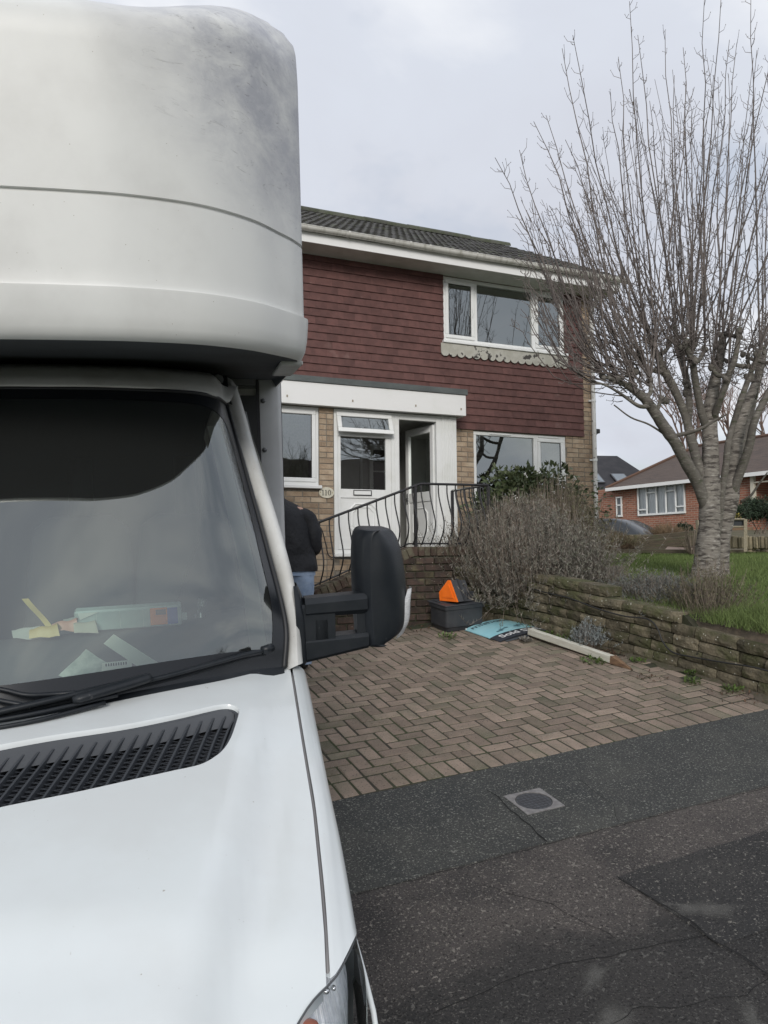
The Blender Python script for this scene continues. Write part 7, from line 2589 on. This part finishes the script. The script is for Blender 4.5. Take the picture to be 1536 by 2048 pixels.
for i, (s, a, c_, w) in enumerate(((.14, 2.82, (.55, .40, .12), .05), (.20, 2.86, (.60, .30, .22), .045), (.27, 2.84, (.50, .47, .40), .04), (.245, 2.90, (.34, .36, .34), .06), (.08, 2.83, (.5, .52, .5), .05))):
    sheetlet('packet', s, a, 1.258 - .0 + (i % 2) * .008, ('crumpled yellow packet on the dashboard', 'small pinkish orange packet on the dashboard', 'cream packet beside the organiser case', 'crumpled grey foil behind the packets on the dashboard', 'clear film at the left end of the dashboard')[i], 'packet',
             [[(-w, -.02, -.01), (w, -.02, -.01)], [(-w, .0, .02), (w * .8, .0, .028)], [(-w * .9, .02, 0), (w, .02, .01)]], mat('packet_%d' % i, c_, .4), .1 * i, .014)
# ------------------------------------------------------------------ the bare cherry tree on the lawn
tb0 = at(1412, 1152, 8.9)
tr = empty('bare_tree', (tb0[0], tb0[1], tb0[2] - .05), 'bare pollarded tree with ringed grey bark and long upright whips on the front lawn', 'tree')
BARK = mat('ringed_bark', (.23, .21, .185), .88, c2=(.42, .40, .36), ns=2.0, lo=.50, hi=.70, nd=9, stretch=(6, 6, 24), flecks=[(1.6, .56, .66, (.29, .27, .235))], bump=1.1, bs=7, c3=(.085, .075, .068), n3=1.1, lo3=.47, hi3=.62, spec=.2)
BARK2 = mat('limb_bark', (.155, .142, .125), .88, c2=(.30, .285, .25), ns=2.5, lo=.5, hi=.72, stretch=(5, 5, 16), bump=1.2, bs=9, c3=(.085, .09, .06), n3=1.4, lo3=.52, hi3=.7, spec=.2)
TWIG = mat('twig_bark', (.125, .108, .100), .85, c2=(.175, .152, .140), ns=1.5, rnd=.15, island=True, spec=.25)
TO = np.array(tr.location)
DT = 8.9


def limb(pts, name='limb', n=12, m_=BARK2, res=6, knob=.06):
    """pts = (px, py, radius px, depth)"""
    A = np.array([[*at(p[0], p[1], p[3]), p[2] * p[3] / FPX * (.84 if name == 'limb' else .90)] for p in pts])
    C_ = catmull(A, (len(pts) - 1) * (res if n < 12 else res * 2) + 1)
    rr = [max(.003, c[3] * (1 + knob * mnoise.noise(Vector(tuple(c[:3] * 6))))) for c in C_]
    m = MB(); m.tube([c[:3] - TO for c in C_], rr, n)
    if n >= 12:      # fluted, lumpy surface
        for q in range(len(C_)):
            for k in range(n):
                i = q * n + k
                v = np.array(m.v[i]); c = C_[q][:3] - TO
                w = v + TO
                g = .13 * mnoise.noise(Vector((w[0] * 9, w[1] * 9, w[2] * 2.2))) + .06 * mnoise.noise(Vector((w[0] * 24, w[1] * 24, w[2] * 11)))
                m.v[i] = tuple(c + (v - c) * (1 + g))
    return m.build(name, m_, tr, smooth=True, fix=False), C_


nodes = []    # places whips grow from
limb([(1413, 1165, 40, 8.9), (1412, 1148, 31, 8.9), (1414, 1120, 26, 8.9), (1416, 1085, 24, 8.9), (1418, 1040, 23.5, 8.9), (1419, 990, 22.5, 8.9), (1420, 945, 20, 8.9), (1421, 900, 17.5, 8.9), (1419, 860, 16, 8.9), (1421, 820, 15, 8.9), (1428, 770, 12, 8.9), (1440, 715, 10, 8.9), (1446, 668, 8, 8.9)], 'trunk', 24, BARK, knob=.10)
limb([(1442, 1165, 22, 9.15), (1443, 1130, 17, 9.15), (1444, 1085, 16.5, 9.15), (1450, 1040, 18, 9.15), (1459, 995, 19, 9.15), (1466, 950, 17, 9.15), (1471, 905, 14, 9.15), (1478, 860, 13, 9.15), (1492, 815, 11, 9.2), (1512, 765, 9, 9.3), (1524, 715, 7, 9.3)], 'trunk', 16, BARK, knob=.10)
L = []
L.append(limb([(1416, 1050, 7, 8.92), (1409, 1010, 13, 8.88), (1394, 962, 14, 8.8), (1372, 925, 13.5, 8.7), (1350, 885, 13, 8.6), (1322, 845, 12.5, 8.5), (1298, 808, 11.5, 8.4), (1268, 780, 9, 8.3), (1235, 762, 6, 8.2), (1205, 752, 4, 8.1)])[1])
L.append(limb([(1416, 1005, 7, 8.92), (1410, 972, 10, 8.9), (1395, 925, 11, 8.9), (1382, 875, 10.5, 8.9), (1370, 830, 10, 8.9), (1352, 785, 9.5, 8.85), (1330, 745, 9, 8.8), (1312, 705, 8, 8.75), (1296, 668, 6, 8.7)])[1])
L.append(limb([(1392, 920, 6, 8.9), (1384, 885, 8, 8.9), (1376, 850, 8.5, 9.1), (1378, 800, 8, 9.2), (1372, 755, 8, 9.3), (1358, 705, 7, 9.4), (1350, 655, 6, 9.4)])[1])
L.append(limb([(1420, 905, 6, 8.9), (1416, 868, 9, 8.9), (1402, 820, 9, 8.8), (1392, 770, 8.5, 8.7), (1385, 725, 8, 8.6), (1370, 690, 7, 8.5)])[1])
L.append(limb([(1420, 885, 6, 8.9), (1424, 848, 8, 8.9), (1440, 800, 8, 8.7), (1456, 755, 8, 8.6), (1470, 715, 7, 8.5), (1478, 670, 6, 8.5)])[1])
L.append(limb([(1436, 1070, 6, 9.0), (1440, 1028, 8, 8.95), (1444, 980, 8.5, 8.9), (1452, 930, 8, 8.85), (1456, 890, 7.5, 8.8), (1466, 850, 7, 8.8), (1482, 800, 7, 8.7), (1500, 750, 6, 8.7), (1520, 700, 5, 8.6)])[1])
L.append(limb([(1458, 1025, 7, 9.15), (1467, 982, 10, 9.1), (1484, 935, 10, 9.0), (1499, 890, 9.5, 8.9), (1508, 845, 9, 8.8), (1526, 805, 8, 8.8), (1550, 760, 7, 8.8), (1568, 715, 6, 8.8)])[1])
L.append(limb([(1466, 965, 6, 9.15), (1472, 928, 8, 9.15), (1486, 880, 8, 9.3), (1500, 830, 8, 9.5), (1515, 770, 7, 9.6), (1530, 700, 6, 9.7)])[1])
limb([(1347, 872, 5, 8.6), (1375, 866, 5, 8.5), (1400, 858, 4, 8.4), (1432, 840, 3, 8.3), (1455, 828, 2, 8.2)], n=8)
limb([(1482, 1003, 3.5, 9.1), (1500, 993, 3, 9.0), (1518, 968, 2.2, 8.9), (1535, 945, 1.8, 8.8)], n=6)
limb([(1345, 880, 3, 8.6), (1300, 850, 2.2, 8.5), (1262, 835, 2, 8.4), (1228, 810, 1.5, 8.3)], n=6)
ll_ = [limb([(1300, 812, 6, 8.4), (1278, 812, 5, 8.3), (1245, 790, 3.6, 8.2), (1215, 772, 2.8, 8.0), (1180, 760, 2.2, 7.9), (1150, 742, 1.6, 7.8)], n=7)[1]]
# knuckles
rk = random.Random(5)
km = MB()
heads = [(1236, 762, 8.2), (1268, 778, 8.3), (1296, 668, 8.7), (1312, 705, 8.75), (1330, 745, 8.8), (1350, 655, 9.4), (1358, 705, 9.4), (1370, 690, 8.5), (1385, 725, 8.6), (1446, 668, 8.9), (1440, 715, 8.9),
         (1478, 670, 8.5), (1456, 755, 8.6), (1500, 750, 8.7), (1520, 700, 8.6), (1550, 760, 8.8), (1530, 700, 9.7), (1524, 715, 9.3), (1512, 765, 9.3), (1280, 715, 8.6), (1262, 740, 8.4), (1340, 690, 8.9), (1410, 700, 8.8), (1425, 735, 8.8), (1300, 760, 8.5), (1390, 690, 9.2), (1492, 715, 9.1), (1568, 715, 8.8), (1322, 800, 8.5), (1372, 770, 9.2), (1205, 752, 8.1)]
for (x, y, d) in heads:
    c = at(x, y, d) - TO
    for q in range(3):
        o = np.array([rk.gauss(0, .02), rk.gauss(0, .02), rk.gauss(0, .025)])
        s = rk.uniform(.018, .040)
        km.sphere(tuple(c + o), (s, s, s * 1.25), 7, 5)
km.build('knuckles', BARK2, tr, smooth=True, fix=False, kind='stuff')

allp = np.concatenate([l_[:, :3] for l_ in L])
cm = MB()
for (x, y, d) in heads:
    c = at(x, y, d)
    lo_ = allp[allp[:, 2] < c[2] - .12]
    dd_ = np.linalg.norm(lo_ - c, axis=1)
    q_ = lo_[np.argmin(dd_)]
    if np.min(np.linalg.norm(allp - c, axis=1)) > .06:
        mid_ = (q_ + c) / 2 + np.array([rk.gauss(0, .03), rk.gauss(0, .03), -.04])
        cm.tube([p_ - TO for p_ in catmull([q_, mid_, c], 8)], list(np.linspace(.030, .020, 8)), 8)
cm.build('forks', BARK2, tr, smooth=True, fix=False, kind='stuff')
sm, tm = MB(), MB()


def whip(p0, p1, r0, r1, seed, bow=.12, twn=10, tl=.12):
    rr = random.Random(seed)
    p0, p1 = np.asarray(p0, float), np.asarray(p1, float)
    d = p1 - p0; Lw = np.linalg.norm(d)
    # leaves the head leaning outward, then turns up
    out = np.array([d[0], d[1], 0]); lo = np.linalg.norm(out) + 1e-6
    m1 = p0 + d * .33 + out / lo * bow * lo * .8 - np.array([0, 0, bow * lo * .5])
    m2 = p0 + d * .68 + out / lo * bow * lo * .6 + np.array([rr.gauss(0, .02), rr.gauss(0, .02), 0])
    n = 9
    C_ = catmull([p0, m1, m2, p1], n)
    C_ = C_ + np.array([[rr.gauss(0, .018), rr.gauss(0, .018), 0] for _ in range(n)]) * np.linspace(0, 1, n)[:, None]
    sm.tube([c - TO for c in C_], list(np.linspace(r0, r1, n)), 5, cap=False)
    for k in range(twn):
        t = rr.uniform(.12, .99)
        x = t * (n - 1); i = min(int(x), n - 2)
        b = C_[i] * (1 - (x - i)) + C_[i + 1] * (x - i)
        tg = C_[i + 1] - C_[i]; tg /= np.linalg.norm(tg)
        s = np.cross(tg, [rr.gauss(0, 1), rr.gauss(0, 1), rr.gauss(0, .3)]); s /= np.linalg.norm(s) + 1e-9
        l = tl * rr.uniform(.35, 1.3) * (1.35 - .7 * t)
        e_ = b + (s * .75 + tg * .55) * l * .6; f_ = e_ + (s * .3 + tg * .9) * l * .5
        rt = max(.0028, r0 * (1 - t) * .45)
        tm.tube([b - TO, e_ - TO, f_ - TO], [rt * 1.15, rt, .0018], 3, cap=False)
        tm.sphere(tuple(f_ - TO), (.0048, .0048, .008), 4, 2)
        if rr.random() < .4:
            g_ = e_ + (np.array([rr.gauss(0, 1), rr.gauss(0, 1), .8]) * .5) * l * .35
            tm.tube([e_ - TO, g_ - TO], [rt * .8, .0018], 3, cap=False)
            tm.sphere(tuple(g_ - TO), (.0045, .0045, .007), 4, 2)
    return C_


tips = [(984, 318, 8.0), (1038, 300, 8.1), (1070, 243, 8.2), (1096, 232, 8.3), (1092, 296, 8.4), (1136, 276, 8.5), (1122, 98, 8.2), (1147, 72, 8.3), (1178, 318, 9.0), (1172, 330, 8.8), (1220, 186, 8.8), (1236, 120, 8.4), (1257, 0, 8.6),
        (1276, 66, 9.0), (1330, 62, 8.9), (1364, 96, 8.6), (1384, 176, 8.5), (1390, 216, 9.3), (1406, 0, 8.8), (1445, -20, 8.7), (1456, 80, 9.2), (1470, 84, 9.0), (1497, -5, 8.6), (1515, 100, 9.3), (1536, 90, 8.9), (1560, 30, 9.0), (1590, 120, 8.6),
        (1640, 160, 8.9), (1620, 60, 9.4), (1300, 200, 9.4), (1345, 150, 9.6), (1425, 150, 9.7), (1250, 260, 9.5), (1205, 330, 9.2), (1150, 330, 8.6), (1120, 360, 8.3), (1060, 400, 8.0), (1030, 430, 7.9), (1100, 420, 8.6)]
hd = [at(*h) for h in heads]


def pick(p, rr, up=1.0):
    """the head whose direction makes a natural upright whip"""
    best = []
    for h, (hx_, hy, hd_) in zip(hd, heads):
        px_ = proj(p)
        cx_ = 1395
        want = cx_ + (px_[0] - cx_) * .5 + rr.gauss(0, 45)
        best.append((abs(hx_ - want) + abs(hd_ - px_[2]) * 40 + rr.uniform(0, 30), h))
    best.sort(key=lambda t: t[0])
    return best[0][1]


rr = random.Random(3)
for i, tp in enumerate(tips):
    p = at(*tp); h = pick(p, rr)
    whip(h, p, .0125, .003, i, rr.uniform(-.02, .10), 26, .20)
for i in range(92):
    cx_ = 1400
    tx = rr.uniform(1040, 1720)
    top = np.interp(tx, [1040, 1130, 1250, 1400, 1536, 1720], [420, 250, 140, 90, 90, 240])
    ty = top + abs(rr.gauss(0, 1)) * 190 + 20
    if ty > 620: ty = rr.uniform(300, 600)
    tp = (tx, ty, rr.uniform(7.9, 10.0)); p = at(*tp)
    whip(pick(p, rr), p, rr.uniform(.0055, .010), .0025, 100 + i, rr.uniform(-.08, .16), 18, .18)
# lower outer growth over the house corner
for i in range(46):
    h = hd[rr.choice([0, 1, 30, 19, 20, 24])] + np.array([rr.gauss(0, .05), rr.gauss(0, .05), rr.gauss(0, .04)])
    tx = rr.uniform(1025, 1215); ty = rr.uniform(400, 640) if tx < 1120 else rr.uniform(330, 600)
    p = at(tx, ty, rr.uniform(7.6, 8.4))
    whip(h, p, rr.uniform(.006, .010), .0025, 300 + i, .28, 12, .12)
for i, (tx, ty) in enumerate(((1045, 560), (1080, 600), (1020, 640), (1110, 640), (1150, 700), (1130, 660))):
    whip(at(1180, 762, 7.9) if i % 2 else at(1236, 768, 8.2), at(tx, ty, 7.7), .007, .0025, 400 + i, .3, 12, .10)
# dense tangle of short shoots round the knuckles
for i in range(330):
    h = hd[rr.randrange(len(hd))] + np.array([rr.gauss(0, .09), rr.gauss(0, .09), rr.gauss(0, .09)])
    a = rr.uniform(0, 2 * pi); l = rr.uniform(.15, .55)
    d = np.array([cos(a) * .7, sin(a) * .7, rr.uniform(.0, 1.0)])
    whip(h, h + d * l, .0055, .002, 500 + i, .25, 4, .07)
sm.build('whips', TWIG, tr, fix=False, smooth=True)
tm.build('twigs', TWIG, tr, fix=False)
for i in range(3):
    pass
bpy.context.view_layer.update()
